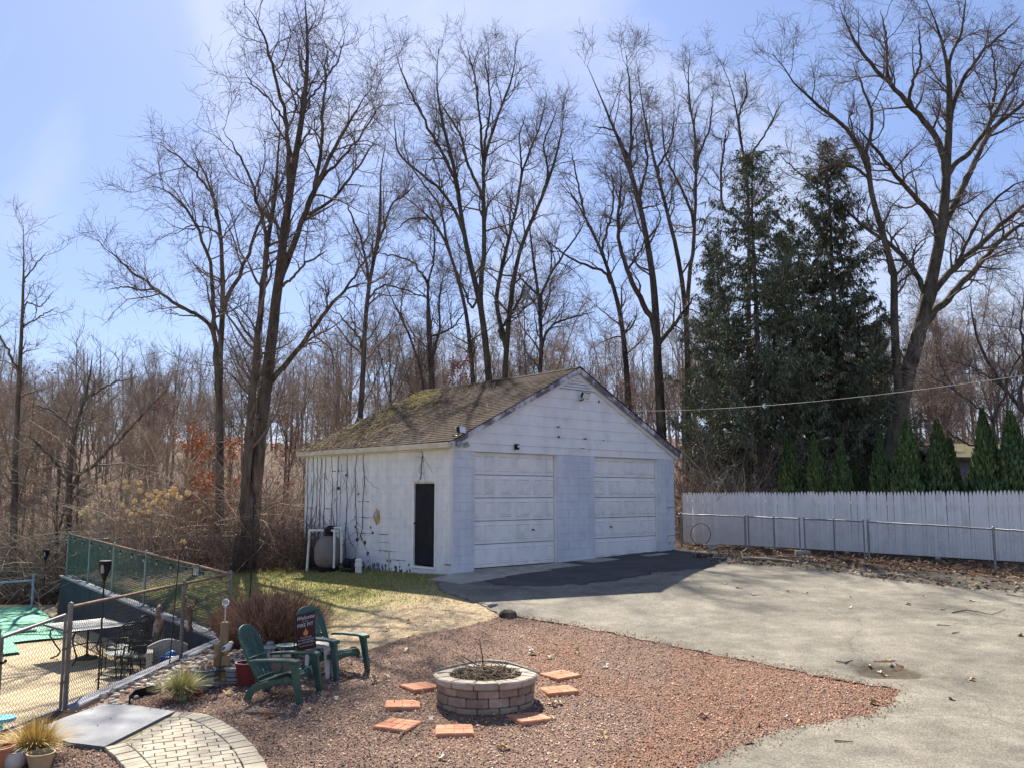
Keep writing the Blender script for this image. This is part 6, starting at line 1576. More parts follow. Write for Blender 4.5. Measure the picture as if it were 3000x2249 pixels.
# ------------------------------------------------------------------ green plastic adirondack chairs
MT['chair'] = M('green_plastic', (.014, .062, .046), (.040, .105, .082), 7, .36, .1, 40, spec=.5, lo=.3, hi=.75)
def adirondack(loc, rz, label):
    """front towards local +x, width along y"""
    o = empty('adirondack_chair', loc, rz, label, 'chair', 'green adirondack chairs by the fire pit')
    m_ = MT['chair']
    # seat profile (x, z) from the rear to the rolled front
    prof = [(-.24, .215), (-.12, .245), (.0, .285), (.10, .32), (.19, .352), (.25, .366), (.30, .358), (.335, .325), (.345, .28)]
    d = [0]
    for a, b in zip(prof, prof[1:]): d.append(d[-1] + math.hypot(b[0] - a[0], b[1] - a[1]))
    def sp(s): return (np.interp(s, d, [p[0] for p in prof]), np.interp(s, d, [p[1] for p in prof]))
    ns = 7; wdt = d[-1] / ns
    for k in range(ns):
        pth = []
        for q in range(5):
            s = k * wdt + .010 + (wdt - .020) * q / 4; x, z = sp(s); x2, z2 = sp(min(d[-1], s + .01)); x1, z1 = sp(max(0, s - .01)); t = Vector((x2 - x1, 0, z2 - z1)).normalized()
            pth.append(((x, 0, z), (0, 1, 0), (-t.z, 0, t.x)))
        m = MB(); m.strip(pth, .50, .012); m.build('seat_slat', m_, o, bevel=.003)
    # side stringers running back down into the rear legs
    for sy in (-1, 1):
        m = MB(); pts = [(.335, .30), (.24, .325), (.08, .275), (-.12, .23), (-.25, .205), (-.33, .12), (-.385, 0.0), (-.285, 0.0), (-.22, .10), (-.12, .15), (.06, .205), (.22, .255), (.33, .255)]
        n = len(pts); y0, y1 = sy * .252, sy * .285; lo_, hi_ = min(y0, y1), max(y0, y1)
        m.add([(x, lo_, z) for x, z in pts] + [(x, hi_, z) for x, z in pts], [tuple(range(n)), tuple(reversed(range(n, 2 * n)))] + [(i, (i + 1) % n, n + (i + 1) % n, n + i) for i in range(n)]); m.build('rear_leg', m_, o, bevel=.004)
        # front leg rising into the arm
        m = MB(); fl = [((.455, sy * .325, .0), .085, .055), ((.42, sy * .318, .2), .10, .055), ((.375, sy * .312, .42), .115, .055), ((.35, sy * .312, .515), .14, .06)]
        vs_ = []
        for (c, wx, wy) in fl: vs_ += [(c[0] - wx / 2, c[1] - wy / 2, c[2]), (c[0] + wx / 2, c[1] - wy / 2, c[2]), (c[0] + wx / 2, c[1] + wy / 2, c[2]), (c[0] - wx / 2, c[1] + wy / 2, c[2])]
        fs_ = [(3, 2, 1, 0), tuple(12 + k for k in range(4))]
        for i in range(3): fs_ += [(i * 4 + j, i * 4 + (j + 1) % 4, i * 4 + 4 + (j + 1) % 4, i * 4 + 4 + j) for j in range(4)]
        m.add(vs_, fs_); m.build('front_leg', m_, o, bevel=.010)
        m = MB(); arm = [(.43, .062, .515), (.42, .078, .538), (.30, .082, .552), (.0, .072, .545), (-.20, .055, .53), (-.30, .035, .515)]; vs_ = []
        for (x, hw_, z) in arm: vs_ += [(x, sy * .315 - hw_, z - .032), (x, sy * .315 + hw_, z - .032), (x, sy * .315 + hw_, z), (x, sy * .315 - hw_, z)]
        fs_ = [(3, 2, 1, 0), tuple((len(arm) - 1) * 4 + k for k in range(4))]
        for i in range(len(arm) - 1): fs_ += [(i * 4 + j, i * 4 + (j + 1) % 4, i * 4 + 4 + (j + 1) % 4, i * 4 + 4 + j) for j in range(4)]
        m.add(vs_, fs_); m.build('armrest', m_, o, bevel=.007)
    m = MB(); ap = [(-.25, .325), (.25, .325), (.25, .20), (.18, .245), (0, .265), (-.18, .245), (-.25, .20)]; n = len(ap)
    m.add([(.338, y, z) for y, z in ap] + [(.352, y, z) for y, z in ap], [tuple(range(n)), tuple(reversed(range(n, 2 * n)))] + [(i, (i + 1) % n, n + (i + 1) % n, n + i) for i in range(n)]); m.build('front_apron', m_, o)
    # fan back: five slats, an arched head and a lower cross band
    def back_pt(h, y): # h along the back, gently curved and cupped
        x = -.215 - h * .40 - .03 * math.sin(h * 3) + .12 * y * y * 2.2; z = .235 + h * .90 - .05 * h * h; return Vector((x, y, z))
    H_ = .80
    for k in range(5):
        pth = []; m = MB()
        top_h = H_ - .055 - [.135, .04, .0, .04, .135][k]
        for q in range(9):
            h = lerp(-.03, top_h, q / 8); yc = (k - 2) * lerp(.088, .106, q / 8); c = back_pt(h, yc); nx_ = back_pt(h + .02, yc); t = (nx_ - c).normalized(); sv = Vector((.25 * yc * 2, 1, 0)).normalized()
            pth.append((c, sv, sv.cross(t)))
        vs_ = []
        for q, (c, sv, nv) in enumerate(pth):
            w_ = lerp(.066, .084, q / 8); vs_ += [c - sv * w_ / 2 - nv * .006, c + sv * w_ / 2 - nv * .006, c + sv * w_ / 2 + nv * .006, c - sv * w_ / 2 + nv * .006]
        fs_ = [(3, 2, 1, 0), tuple(32 + j for j in range(4))]
        for i in range(8): fs_ += [(i * 4 + j, i * 4 + (j + 1) % 4, i * 4 + 4 + (j + 1) % 4, i * 4 + 4 + j) for j in range(4)]
        m.add(vs_, fs_); m.build('back_slat', m_, o, bevel=.003)
    m = MB(); vs_ = []; na = 15
    for q in range(na):
        t = math.pi * q / (na - 1); y = -.265 * math.cos(t); hh = H_ - .22 + .225 * math.sin(t) ** .8; hi2 = hh - .085 - (.0 if 2 < q < na - 3 else .12)
        for (hv, off) in ((hh, -.011), (hh, .011), (hi2, .011), (hi2, -.011)):
            c = back_pt(hv, y * (1.0 if hv == hh else .93)); vs_.append(c + Vector((off, 0, 0)))
    fs_ = [(3, 2, 1, 0), tuple((na - 1) * 4 + j for j in range(4))]
    for i in range(na - 1): fs_ += [(i * 4 + j, i * 4 + (j + 1) % 4, i * 4 + 4 + (j + 1) % 4, i * 4 + 4 + j) for j in range(4)]
    m.add(vs_, fs_); m.build('back_head', m_, o, bevel=.004)
    for hb in (.30, .02):
        m = MB(); pth = []
        for q in range(9):
            y = lerp(-.235, .235, q / 8) * (1 if hb > .1 else .98); c = back_pt(hb, y); pth.append((c + Vector((-.012, 0, 0)), (.42, 0, .9), (.9, 0, -.42)))
        m.strip(pth, .06, .014); m.build('back_band', m_, o)
    # side edges of the fan
    for sy in (-1, 1):
        m = MB(); pts = [back_pt(h, sy * lerp(.225, .262, h / .6)) for h in (-.03, .15, .3, .45, .6)]; m.tube(pts, .014, 6); m.build('back_edge', m_, o, smooth=True)
    return o
zz = gz(-2.85, 11.2)
ch1 = adirondack((-2.93, 11.55, gz(-2.93, 11.55) + .012), math.radians(-12), 'green adirondack chair seen from the side, nearest the planters'); ch1.scale = (.92, .92, .94)
ch2 = adirondack((-2.52, 12.72, gz(-2.52, 12.72) + .012), math.radians(-34), 'green adirondack chair turned to the fire pit, behind the white stool'); ch2.scale = (.92, .92, .94)
# white plastic stool table between them
p = G(935, 1982); st = empty('stool_table', (p.x, p.y, p.z + .01), .35, 'white plastic side stool between the green chairs', 'stool'); MT['offwhite'] = M('dull_white_plastic', (.55, .53, .48), (.66, .64, .59), 6, .55)
m = MB(); m.lathe([(.20, .405), (.215, .415), (.215, .432), (.19, .44), (.05, .442), (.002, .442)], 24); m.build('top', MT['offwhite'], st, smooth=40)
for k in range(4):
    a = k * math.pi / 2 + .4; m = MB(); c, s_ = math.cos(a), math.sin(a); vs_ = []
    for (r, z, w_) in ((.185, .41, .055), (.19, .30, .042), (.20, .15, .034), (.215, .0, .028)):
        cx, cy = c * r, s_ * r; tx, ty = -s_, c
        vs_ += [(cx - tx * w_ - c * .012, cy - ty * w_ - s_ * .012, z), (cx + tx * w_ - c * .012, cy + ty * w_ - s_ * .012, z), (cx + tx * w_ + c * .012, cy + ty * w_ + s_ * .012, z), (cx - tx * w_ + c * .012, cy - ty * w_ + s_ * .012, z)]
    fs_ = [(3, 2, 1, 0), (12, 13, 14, 15)]
    for i in range(3): fs_ += [(i * 4 + j, i * 4 + (j + 1) % 4, i * 4 + 4 + (j + 1) % 4, i * 4 + 4 + j) for j in range(4)]
    m.add(vs_, fs_); m.build('leg', MT['offwhite'], st, bevel=.004)
# small green metal table behind the near chair
MT['greenmetal'] = M('teal_green_metal', (.03, .13, .09), (.045, .16, .115), 6, .4, spec=.5)
p = G(838, 1985); st = empty('side_table', (p.x, p.y, p.z), 0, 'small round green metal table behind the near chair', 'table')
m = MB(); m.lathe([(.001, .42), (.15, .42), (.155, .43), (.155, .445), (.14, .45), (.001, .448)], 22); m.build('top', MT['greenmetal'], st, smooth=40)
for k in range(3):
    a = k * 2.094 + .3; m = MB(); m.tube([(.13 * math.cos(a), .13 * math.sin(a), .42), (.15 * math.cos(a), .15 * math.sin(a), .3), (.10 * math.cos(a), .10 * math.sin(a), .15), (.17 * math.cos(a), .17 * math.sin(a), 0)], .009, 6); m.build('leg', MT['greenmetal'], st, smooth=True)

# ------------------------------------------------------------------ garden flag with its lettering
MT['flag'] = M('plum_flag_cloth', (.055, .028, .035), (.075, .038, .045), 8, .85)
MT['ink'] = M('flag_white_print', (.72, .70, .68), None, rough=.8)
MT['flame'] = M('flame_print', (.85, .22, .06), (.95, .55, .14), 14, .8)
MT['pole'] = M('thin_black_pole', (.015, .015, .015), None, rough=.4)
fl_tl = Q(866, 1803, 12.15); fl_tr = Q(914, 1789, 12.05)
dv_ = Vector((fl_tr.x - fl_tl.x, fl_tr.y - fl_tl.y, 0)); fw = .27; fh = .48
fzr = math.atan2(dv_.y, dv_.x); fg = empty('garden_flag', (fl_tl.x, fl_tl.y, gz(fl_tl.x, fl_tl.y)), -.12, 'plum coloured garden flag reading Welcome to our fire pit', 'flag')
ztop = fl_tl.z - gz(fl_tl.x, fl_tl.y); tilt = .24
def fy(x, z): return .018 * math.sin(x * 14 + 1) * (ztop - z) / fh + .10 * ((ztop - z) / fh) ** 2
def fpnt(x, z): return (x, fy(x, z) - .0, z + tilt * x)
m = MB(); vs_ = []; nxx, nzz = 10, 12
for j in range(nzz + 1):
    for i in range(nxx + 1): vs_.append(fpnt(fw * i / nxx, ztop - fh * j / nzz))
nv = len(vs_); vs2 = [(x, y + .002, z) for x, y, z in vs_]
fs_ = []
for j in range(nzz):
    for i in range(nxx):
        a = j * (nxx + 1) + i; fs_ += [(a, a + 1, a + nxx + 2, a + nxx + 1), (nv + a, nv + a + nxx + 1, nv + a + nxx + 2, nv + a + 1)]
m.add(vs_ + vs2, fs_); cl = m.build('cloth', MT['flag'], fg, smooth=True)
m = MB(); m.tube([(-.012, .01, -.05), (-.012, .01, ztop + .01), (.02, .01, ztop + .012), (fw + .06, .01, ztop + .01 + tilt * (fw + .06))], .006, 6); m.build('pole', MT['pole'], fg, smooth=40)
def text_on_flag(txt, x0, zc_, size, shear=0, mat='ink', maxw=None):
    cu_ = bpy.data.curves.new('lettering', 'FONT'); cu_.body = txt; cu_.size = size; cu_.align_x = 'CENTER'; cu_.shear = shear; cu_.resolution_u = 2
    t = bpy.data.objects.new('lettering', cu_); C.objects.link(t); bpy.context.view_layer.update()
    me = bpy.data.meshes.new_from_object(t.evaluated_get(bpy.context.evaluated_depsgraph_get())); bpy.data.objects.remove(t)
    if len(me.vertices) == 0: return
    xs_ = [v.co.x for v in me.vertices]; wd = max(xs_) - min(xs_); k = min(1, maxw / wd) if maxw else 1
    for v in me.vertices:
        x, z = x0 + v.co.x * k, zc_ + v.co.y; p = fpnt(x, z); v.co = (p[0], p[1] - .003, p[2])
    me.materials.clear(); me.materials.append(MT[mat]); link('lettering', me, cl)
text_on_flag('Welcome', fw / 2, ztop - .072, .072, .35, maxw=.235)
text_on_flag('- to our -', fw / 2, ztop - .106, .028, maxw=.2)
text_on_flag('FIRE PIT', fw / 2, ztop - .168, .066, maxw=.24)
text_on_flag('where friends', fw / 2, ztop - .318, .030, maxw=.22); text_on_flag('& marshmallows', fw / 2, ztop - .352, .034, maxw=.24); text_on_flag('get TOASTED', fw / 2, ztop - .394, .040, maxw=.24); text_on_flag('at the same time', fw / 2, ztop - .432, .030, .2, maxw=.235)
m = MB(); fp = [(0, 0), (.022, .008), (.034, .03), (.028, .055), (.014, .075), (.004, .1), (-.006, .07), (-.02, .055), (-.032, .03), (-.022, .008)]
m.add([(lambda p: (p[0], p[1] - .0035, p[2]))(fpnt(fw / 2 + x * 1.15, ztop - .288 + z)) for x, z in fp], [tuple(range(10))]); m.build('flame', MT['flame'], cl)

# ------------------------------------------------------------------ planters, piling post, gull
MT['soil'] = M('potting_soil', (.05, .038, .03), (.10, .08, .06), 20, .95, .6, 50)
def pot(name, label, px, py, prof, mat, z=None, rz=0, rim=None, extra=None, sx=1, cat='pot', group=None):
    p = G(px, py); o = empty(name, (p.x, p.y, p.z + .005), rz, label, cat, group)
    m = MB(); m.lathe(prof, 26, sx=sx); m.build('pot_body', MT[mat], o, smooth=45)
    return o, p
MT['bluepot'] = M('slate_blue_planter', (.045, .075, .115), (.065, .10, .15), 5, .6)
MT['redpot'] = M('oxblood_planter', (.16, .028, .03), (.20, .04, .04), 5, .5)
MT['creampot'] = M('cream_glaze', (.50, .46, .40), (.60, .56, .48), 7, .5)
MT['stripe'] = M('blue_band_glaze', (.07, .20, .36), (.10, .25, .42), 7, .5)
MT['brownband'] = M('brown_band_glaze', (.22, .13, .07), None, rough=.5)
MT['terra'] = M('terracotta', (.42, .17, .085), (.52, .24, .13), 6, .85, .2, 40)
def hollow(r0, r1, h, t=.018): return [(.001, 0), (r0, 0), (r1, h), (r1 + .012, h), (r1 + .012, h + .025), (r1 - t + .006, h + .025), (r1 - t, h - .03), (.001, h - .035)]
o, p = pot('planter', 'blue planter heaped with dry leaves beside the piling post', 598, 2020, hollow(.12, .165, .24), 'bluepot', cat='planter')
def heap(o, r, z, n, seed, pal, s0=.02, s1=.045):
    rg = np.random.default_rng(seed); a = rg.uniform(0, 6.283, n); q = r * np.sqrt(rg.uniform(0, 1, n)); c = np.stack([q * np.cos(a), q * np.sin(a), z + .05 * (1 - (q / r) ** 2) + rg.uniform(0, .03, n)], 1)
    u = nrm(rg.normal(size=(n, 3))); v = nrm(np.cross(u, rg.normal(size=(n, 3)))); sz = rg.uniform(s0, s1, n)[:, None]
    V = np.stack([c - u * sz, c - v * sz * .5, c + u * sz, c + v * sz * .5], 1).reshape(-1, 3); col = np.array(pal)[rg.integers(0, len(pal), n)] * rg.uniform(.7, 1.2, (n, 1))
    tag(link('dry_leaves', np_mesh('dry_leaves', V, np.arange(n * 4).reshape(-1, 4), MT['blade'], np.repeat(col, 4, 0)), o), kind='stuff')
heap(o, .15, .22, 160, 401, [(.42, .35, .25), (.52, .45, .34), (.28, .2, .13)])
o, p = pot('planter', 'striped cream and blue pot right of the piling post', 684, 2000, hollow(.095, .115, .19), 'creampot', cat='planter')
for z0, z1, mt_ in ((.03, .045, 'brownband'), (.075, .105, 'stripe'), (.125, .135, 'brownband'), (.15, .17, 'stripe')):
    m = MB(); f0 = lerp(.095, .115, z0 / .19) + .002; f1 = lerp(.095, .115, z1 / .19) + .002; m.lathe([(f0 - .01, z0), (f0, z0), (f1, z1), (f1 - .01, z1)], 26); m.build('band', MT[mt_], o, smooth=45)
m = MB(); m.lathe([(.001, .165), (.09, .165), (.05, .175), (.001, .18)], 14); m.build('soil', MT['soil'], o)
o, p = pot('planter', 'oxblood red planter behind the near green chair', 722, 2008, hollow(.115, .15, .28), 'redpot', cat='planter')
m = MB(); m.lathe([(.001, .25), (.13, .25), (.06, .265), (.001, .27)], 14); m.build('soil', MT['soil'], o)
m = MB(); m.m = Matrix.Rotation(.5, 4, 'Y'); m.box(.02, .16, -.05, .04, .26, .285); o2 = m.build('tag_card', MT['creampot'], o)
# piling post with rope bands, globe lamp, gull and dish
MT['piling'] = M('weathered_piling', (.20, .135, .07), (.33, .235, .13), 3, .9, .6, 20, stretch=(1, 1, .2))
MT['globe'] = M('clear_globe', (.85, .87, .88), None, rough=.06, spec=.6)
b = MT['globe'].node_tree.nodes['Principled BSDF']; b.inputs['Transmission Weight'].default_value = .75; b.inputs['IOR'].default_value = 1.3
p = G(648, 2000); pp_ = empty('piling_post', (p.x, p.y, p.z), .2, 'group of three cut wooden pilings with rope band beside the planters', 'post')
for (x, y, h_, r) in ((-.055, .0, .52, .058), (.05, -.035, .37, .062), (.01, .06, .80, .056)):
    m = MB(); m.lathe([(r, -.05), (r * 1.02, h_ * .4), (r * .97, h_ - .02), (r * .85, h_), (.001, h_ + .004)], 14, (x, y, 0)); m.build('piling', MT['piling'], pp_, smooth=45)
m = MB(); m.lathe([(.15, 0), (.155, .03), (.13, .035)], 20, (0, 0, -.01)); m.build('base_ring', MT['cblock'], pp_, smooth=45)
for z in (.18, .24):
    m = MB(); m.tube([(.128 * math.cos(t), .02 + .125 * math.sin(t), z) for t in [k / 20 * 6.2832 for k in range(21)]], .012, 6, cap=False); m.build('rope_band', MT['vine'], pp_, smooth=True)
gl = empty('globe_lamp', (p.x + .0, p.y + .06, p.z + .80), 0, 'clear glass globe lamp on a rod above the piling post', 'lamp')
m = MB(); m.tube([(0, 0, -.02), (0, 0, .20)], .009, 8); m.lathe([(.02, .19), (.024, .2), (.018, .22)], 10); m.build('stem', MT['creampot'], gl, smooth=45)
m = MB(); m.lathe([(.002, .215), (.03, .222), (.046, .245), (.050, .268), (.044, .292), (.026, .31), (.002, .317)], 18); m.build('globe', MT['globe'], gl, smooth=True)
MT['gullwhite'] = M('gull_white', (.72, .72, .70), None, rough=.6); MT['gullgrey'] = M('gull_grey', (.13, .15, .19), (.18, .20, .24), 10, .6); MT['beak'] = M('gull_yellow', (.70, .42, .06), None, rough=.5)
gu = empty('gull_ornament', (p.x + .06, p.y - .04, p.z + .385), -.5, 'painted gull ornament perched on the lower piling', 'ornament')
m = MB(); m.tube([(-.13, 0, .03), (-.08, 0, .05), (-.02, 0, .075), (.04, 0, .10), (.075, 0, .135), (.085, 0, .165), (.10, 0, .175)], [.006, .03, .045, .045, .032, .026, .012], 12); m.build('body', MT['gullwhite'], gu, smooth=True)
for s_ in (-1, 1):
    m = MB(); m.tube([(-.15, s_ * .02, .03), (-.08, s_ * .04, .06), (.0, s_ * .045, .09), (.045, s_ * .03, .105)], [.005, .018, .022, .008], 8); m.build('wing', MT['gullgrey'], gu, smooth=True)
    m = MB(); m.tube([(0, s_ * .015, .045), (.005, s_ * .015, 0)], .005, 5); m.build('leg', MT['beak'], gu)
m = MB(); m.tube([(.108, 0, .172), (.14, 0, .163)], [.009, .002], 6); m.build('beak', MT['beak'], gu)
p2 = G(628, 1985); m = MB(); m.lathe([(.001, 0), (.05, 0), (.075, .03), (.08, .055), (.07, .055), (.045, .02), (.001, .018)], 4); o = m.build('feeder_dish', MT['creampot'], None, bevel=.004, loc=(p.x - .115, p.y - .09, p.z + .33), rot=(0, 0, .6)); tag(o, 'cream square dish fixed to the left of the piling post', 'dish')
# lantern and small flag between the chairs
p = G(790, 1938); la = empty('lantern', (p.x, p.y, p.z), 0, 'round metal lantern with wide brim behind the near chair', 'lantern')
m = MB(); m.lathe([(.09, 0), (.095, .02), (.08, .04)], 18); m.build('base', MT['bronze'], la, smooth=45)
m = MB(); m.lathe([(.065, .042), (.07, .2), (.06, .205)], 18); m.build('glass', MT['creampot'], la, smooth=45)
for k in range(6):
    a = k * 1.047; m = MB(); m.tube([(.075 * math.cos(a), .075 * math.sin(a), .03), (.078 * math.cos(a), .078 * math.sin(a), .215)], .005, 5); m.build('bar', MT['bronze'], la)
m = MB(); m.lathe([(.13, .215), (.125, .23), (.07, .265), (.055, .275), (.055, .3), (.045, .31), (.001, .312)], 20); m.build('brim', MT['silver'], la, smooth=45)
MT['flagred'] = M('flag_red', (.45, .05, .05), None, rough=.8); MT['flagblue'] = M('flag_blue', (.03, .05, .16), None, rough=.8)
sf = empty('small_flag', (p.x + .17, p.y + .02, p.z), .2, 'tiny striped stars flag stuck beside the lantern', 'flag')
m = MB(); m.tube([(0, 0, -.03), (0, 0, .24)], .004, 5); m.build('stick', MT['deadwood'], sf)
for k in range(5):
    m = MB(); m.m = Matrix.Rotation(.6, 4, 'Y'); m.box(-.16, -.01, -.001, .001, .12 + k * .018, .12 + k * .018 + .0178); m.build('stripe', MT['flagred' if k % 2 == 0 else 'gullwhite'], sf)
m = MB(); m.m = Matrix.Rotation(.6, 4, 'Y'); m.box(-.07, -.008, -.003, .003, .165, .212); m.build('canton', MT['flagblue'], sf)
# beige box behind the near chair
p = G(818, 1970); m = MB(); m.box(-.13, .13, -.1, .1, 0, .22); MT['kraft'] = M('kraft_box', (.27, .22, .16), (.33, .275, .2), 5, .85)
o = m.build('storage_box', MT['kraft'], None, bevel=.01, loc=(p.x, p.y + .1, p.z), rot=(0, 0, .2)); tag(o, 'beige box standing behind the near green chair', 'box')

# ------------------------------------------------------------------ grasses and shrubs
def tuft(name, label, px, py, r, h, n, seed, pal, group=None):
    rg = np.random.default_rng(seed); p = G(px, py); o = empty(name, (p.x, p.y, p.z), 0, label, 'grass', group)
    a = rg.uniform(0, 6.283, n); b = r * .3 * np.sqrt(rg.uniform(0, 1, n)); L_ = h * rg.uniform(.6, 1.2, n); lean = rg.uniform(.05, 1.0, n)
    m = 5; s = np.linspace(0, 1, m)
    dx, dy = np.cos(a), np.sin(a)
    hor = (b[:, None] + (L_ * lean)[:, None] * s ** 1.6); ver = L_[:, None] * (s - .55 * lean[:, None] * s ** 2.2)
    c = np.stack([dx[:, None] * hor, dy[:, None] * hor, ver], -1) + rg.normal(0, .006, (n, m, 3)) * s[None, :, None]
    wv = np.stack([-dy, dx, np.zeros(n)], 1)[:, None, :] * (.006 * (1 - .85 * s))[None, :, None]
    V = np.stack([c - wv, c + wv], 2).reshape(n, m * 2, 3)
    F = np.concatenate([np.arange(n)[:, None] * m * 2 + np.array([[2 * k, 2 * k + 1, 2 * k + 3, 2 * k + 2]]) for k in range(m - 1)])
    col = np.array(pal)[rg.integers(0, len(pal), n)] * rg.uniform(.75, 1.25, (n, 1))
    link('blades', np_mesh('blades', V.reshape(-1, 3), F, MT['blade'], np.repeat(col, m * 2, 0)), o)
    return o
tuft('ornamental_grass', 'straw and green grass tuft in front of the blue planter', 530, 2052, .26, .42, 1100, 501, [(.58, .49, .27), (.66, .57, .36), (.30, .33, .11), (.44, .39, .19), (.22, .27, .08)])
tuft('ornamental_grass', 'golden grass tuft above the pots at the lower left corner', 100, 2225, .34, .42, 1300, 502, [(.62, .43, .16), (.54, .35, .12), (.66, .53, .27), (.27, .31, .09), (.42, .24, .08)])
tuft('ornamental_grass', 'small orange dry tuft right beside the straw grass', 580, 2040, .07, .12, 90, 503, [(.42, .16, .05), (.30, .12, .05)])
def twig_shrub(name, label, px, py, R_, H_, n, seed, pal, thick=.004, kids=3, cat='shrub'):
    rg = np.random.default_rng(seed); p = G(px, py); o = empty(name, (p.x, p.y, p.z), 0, label, cat)
    a = rg.uniform(0, 6.283, n); rb_ = R_ * .35 * np.sqrt(rg.uniform(0, 1, n)); tr_ = R_ * np.sqrt(rg.uniform(0, 1, n)); hh = H_ * rg.uniform(.55, 1.05, n) * (1 - .35 * (tr_ / R_) ** 2)
    m = 6; s = np.linspace(0, 1, m)
    hor = rb_[:, None] + (tr_ - rb_)[:, None] * s ** 1.2; c = np.stack([np.cos(a)[:, None] * hor, np.sin(a)[:, None] * hor, hh[:, None] * s ** .9], -1) + rg.normal(0, .018, (n, m, 3)) * s[None, :, None]
    Rr = np.full((n, m), thick) * np.linspace(1.3, .6, m)[None]
    k, kr = spawn(c, Rr, kids, .3, 1, .08 * H_ / .6, .28 * H_ / .6, 3, .25, .8, .15, .15, rg, rfac=.7, rcap=thick, rtip=thick * .5, taper=.2)
    V1, F1 = tubes(c, Rr, 3); V2, F2 = tubes(k, kr, 3); col = np.array(pal)[rg.integers(0, len(pal), n)] * rg.uniform(.7, 1.3, (n, 1))
    tag(link('stems', np_mesh('stems', V1, F1, MT['brush'], np.repeat(col, m * 3, 0)), o), kind='stuff'); tag(link('twigs', np_mesh('twigs', V2, F2, MT['brush'], np.repeat(np.repeat(col, kids, 0), 9, 0)), o), kind='stuff')
    return o
pr_ = [(.28, .155, .10), (.36, .22, .14), (.21, .12, .085), (.44, .30, .20)]
twig_shrub('bare_shrub', 'rounded leafless red brown shrub behind the green chairs', 800, 1915, .86, .98, 1300, 511, pr_, .0045, 3)
twig_shrub('bare_shrub', 'lower leafless shrub next to the fence corner', 690, 1890, .50, .70, 420, 512, pr_, .004, 4)
# hydrangea with dried heads
hy_p = Q(400, 1560, 27.3); hz_ = gz(hy_p.x, hy_p.y)
hyd = empty('hydrangea', (hy_p.x, hy_p.y, hz_), 0, 'leafless hydrangea with dried cream flower heads beyond the green fence', 'shrub')
HEADS = [(302, 1425), (323, 1418), (325, 1440), (368, 1408), (366, 1426), (408, 1412), (411, 1436), (274, 1477), (296, 1464), (314, 1467), (255, 1487), (241, 1500), (267, 1509), (300, 1523), (346, 1468), (358, 1478), (337, 1502), (346, 1517), (375, 1496), (384, 1504), (395, 1466), (394, 1486), (408, 1494), (399, 1505), (419, 1501), (437, 1497), (423, 1466), (435, 1477), (450, 1470), (457, 1437), (470, 1443), (445, 1451), (434, 1447), (480, 1440), (490, 1450), (500, 1438), (512, 1445), (512, 1432), (523, 1455), (505, 1428), (549, 1443), (475, 1468), (486, 1470), (483, 1484), (505, 1486), (528, 1457), (373, 1424), (463, 1455), (455, 1465), (274, 1528), (388, 1528), (583, 1497), (575, 1443), (498, 1602), (538, 1585), (515, 1577)]
MT['head'] = M('dried_flower_head', (.8, .8, .8), None, rough=.9, attr=True)
hrg = np.random.default_rng(521)
def head_mesh(seed):
    rg = np.random.default_rng(seed); n = 90; c = nrm(rg.normal(size=(n, 3))) * .085 * rg.uniform(.7, 1, (n, 1)); c[:, 2] *= .75
    u = nrm(rg.normal(size=(n, 3))); v = nrm(np.cross(u, c)); sz = rg.uniform(.014, .026, n)[:, None]
    V = np.stack([c - u * sz, c - v * sz, c + u * sz, c + v * sz], 1).reshape(-1, 3); col = np.array([(.78, .60, .33), (.66, .46, .22), (.84, .70, .44)])[rg.integers(0, 3, n)]
    return np_mesh('flower_head', V, np.arange(n * 4).reshape(-1, 4), MT['head'], np.repeat(col, 4, 0))
hms = [head_mesh(k) for k in (1, 2, 3)]
stems_ = []
for (px, py) in HEADS:
    q = Q(px, py, 27.3 + hrg.uniform(-.9, .9)); loc = q - Vector(hyd.location)
    h_ = link('flower_head', hms[hrg.integers(0, 3)], hyd, loc, (hrg.uniform(0, 6), hrg.uniform(-.3, .3), 0)); s_ = hrg.uniform(.75, 1.2); h_.scale = (s_, s_, s_)
    b0_ = Vector((hrg.uniform(-.9, .9), hrg.uniform(-.4, .4), 0)) + Vector((loc.x * .35, 0, 0)); mid = b0_.lerp(loc, .55) + Vector((hrg.normal(0, .08), hrg.normal(0, .08), .1))
    stems_.append(resample([tuple(b0_), tuple(mid), tuple(loc)], 6)[0])
S_ = np.array(stems_); V, F = tubes(S_, np.tile(np.linspace(.011, .004, 6), (len(S_), 1)), 4)
k_, kr_ = spawn(S_, np.full((len(S_), 6), .006), 9, .1, 1, .3, .9, 4, .3, .9, .25, .15, hrg, rfac=.7, rcap=.005, rtip=.0025)
V2, F2 = tubes(k_, kr_, 3); tag(link('stems', np_mesh('stems', V, F, MT['twig_red']), hyd), kind='stuff'); tag(link('twigs', np_mesh('twigs', V2, F2, MT['twig_red']), hyd), kind='stuff')
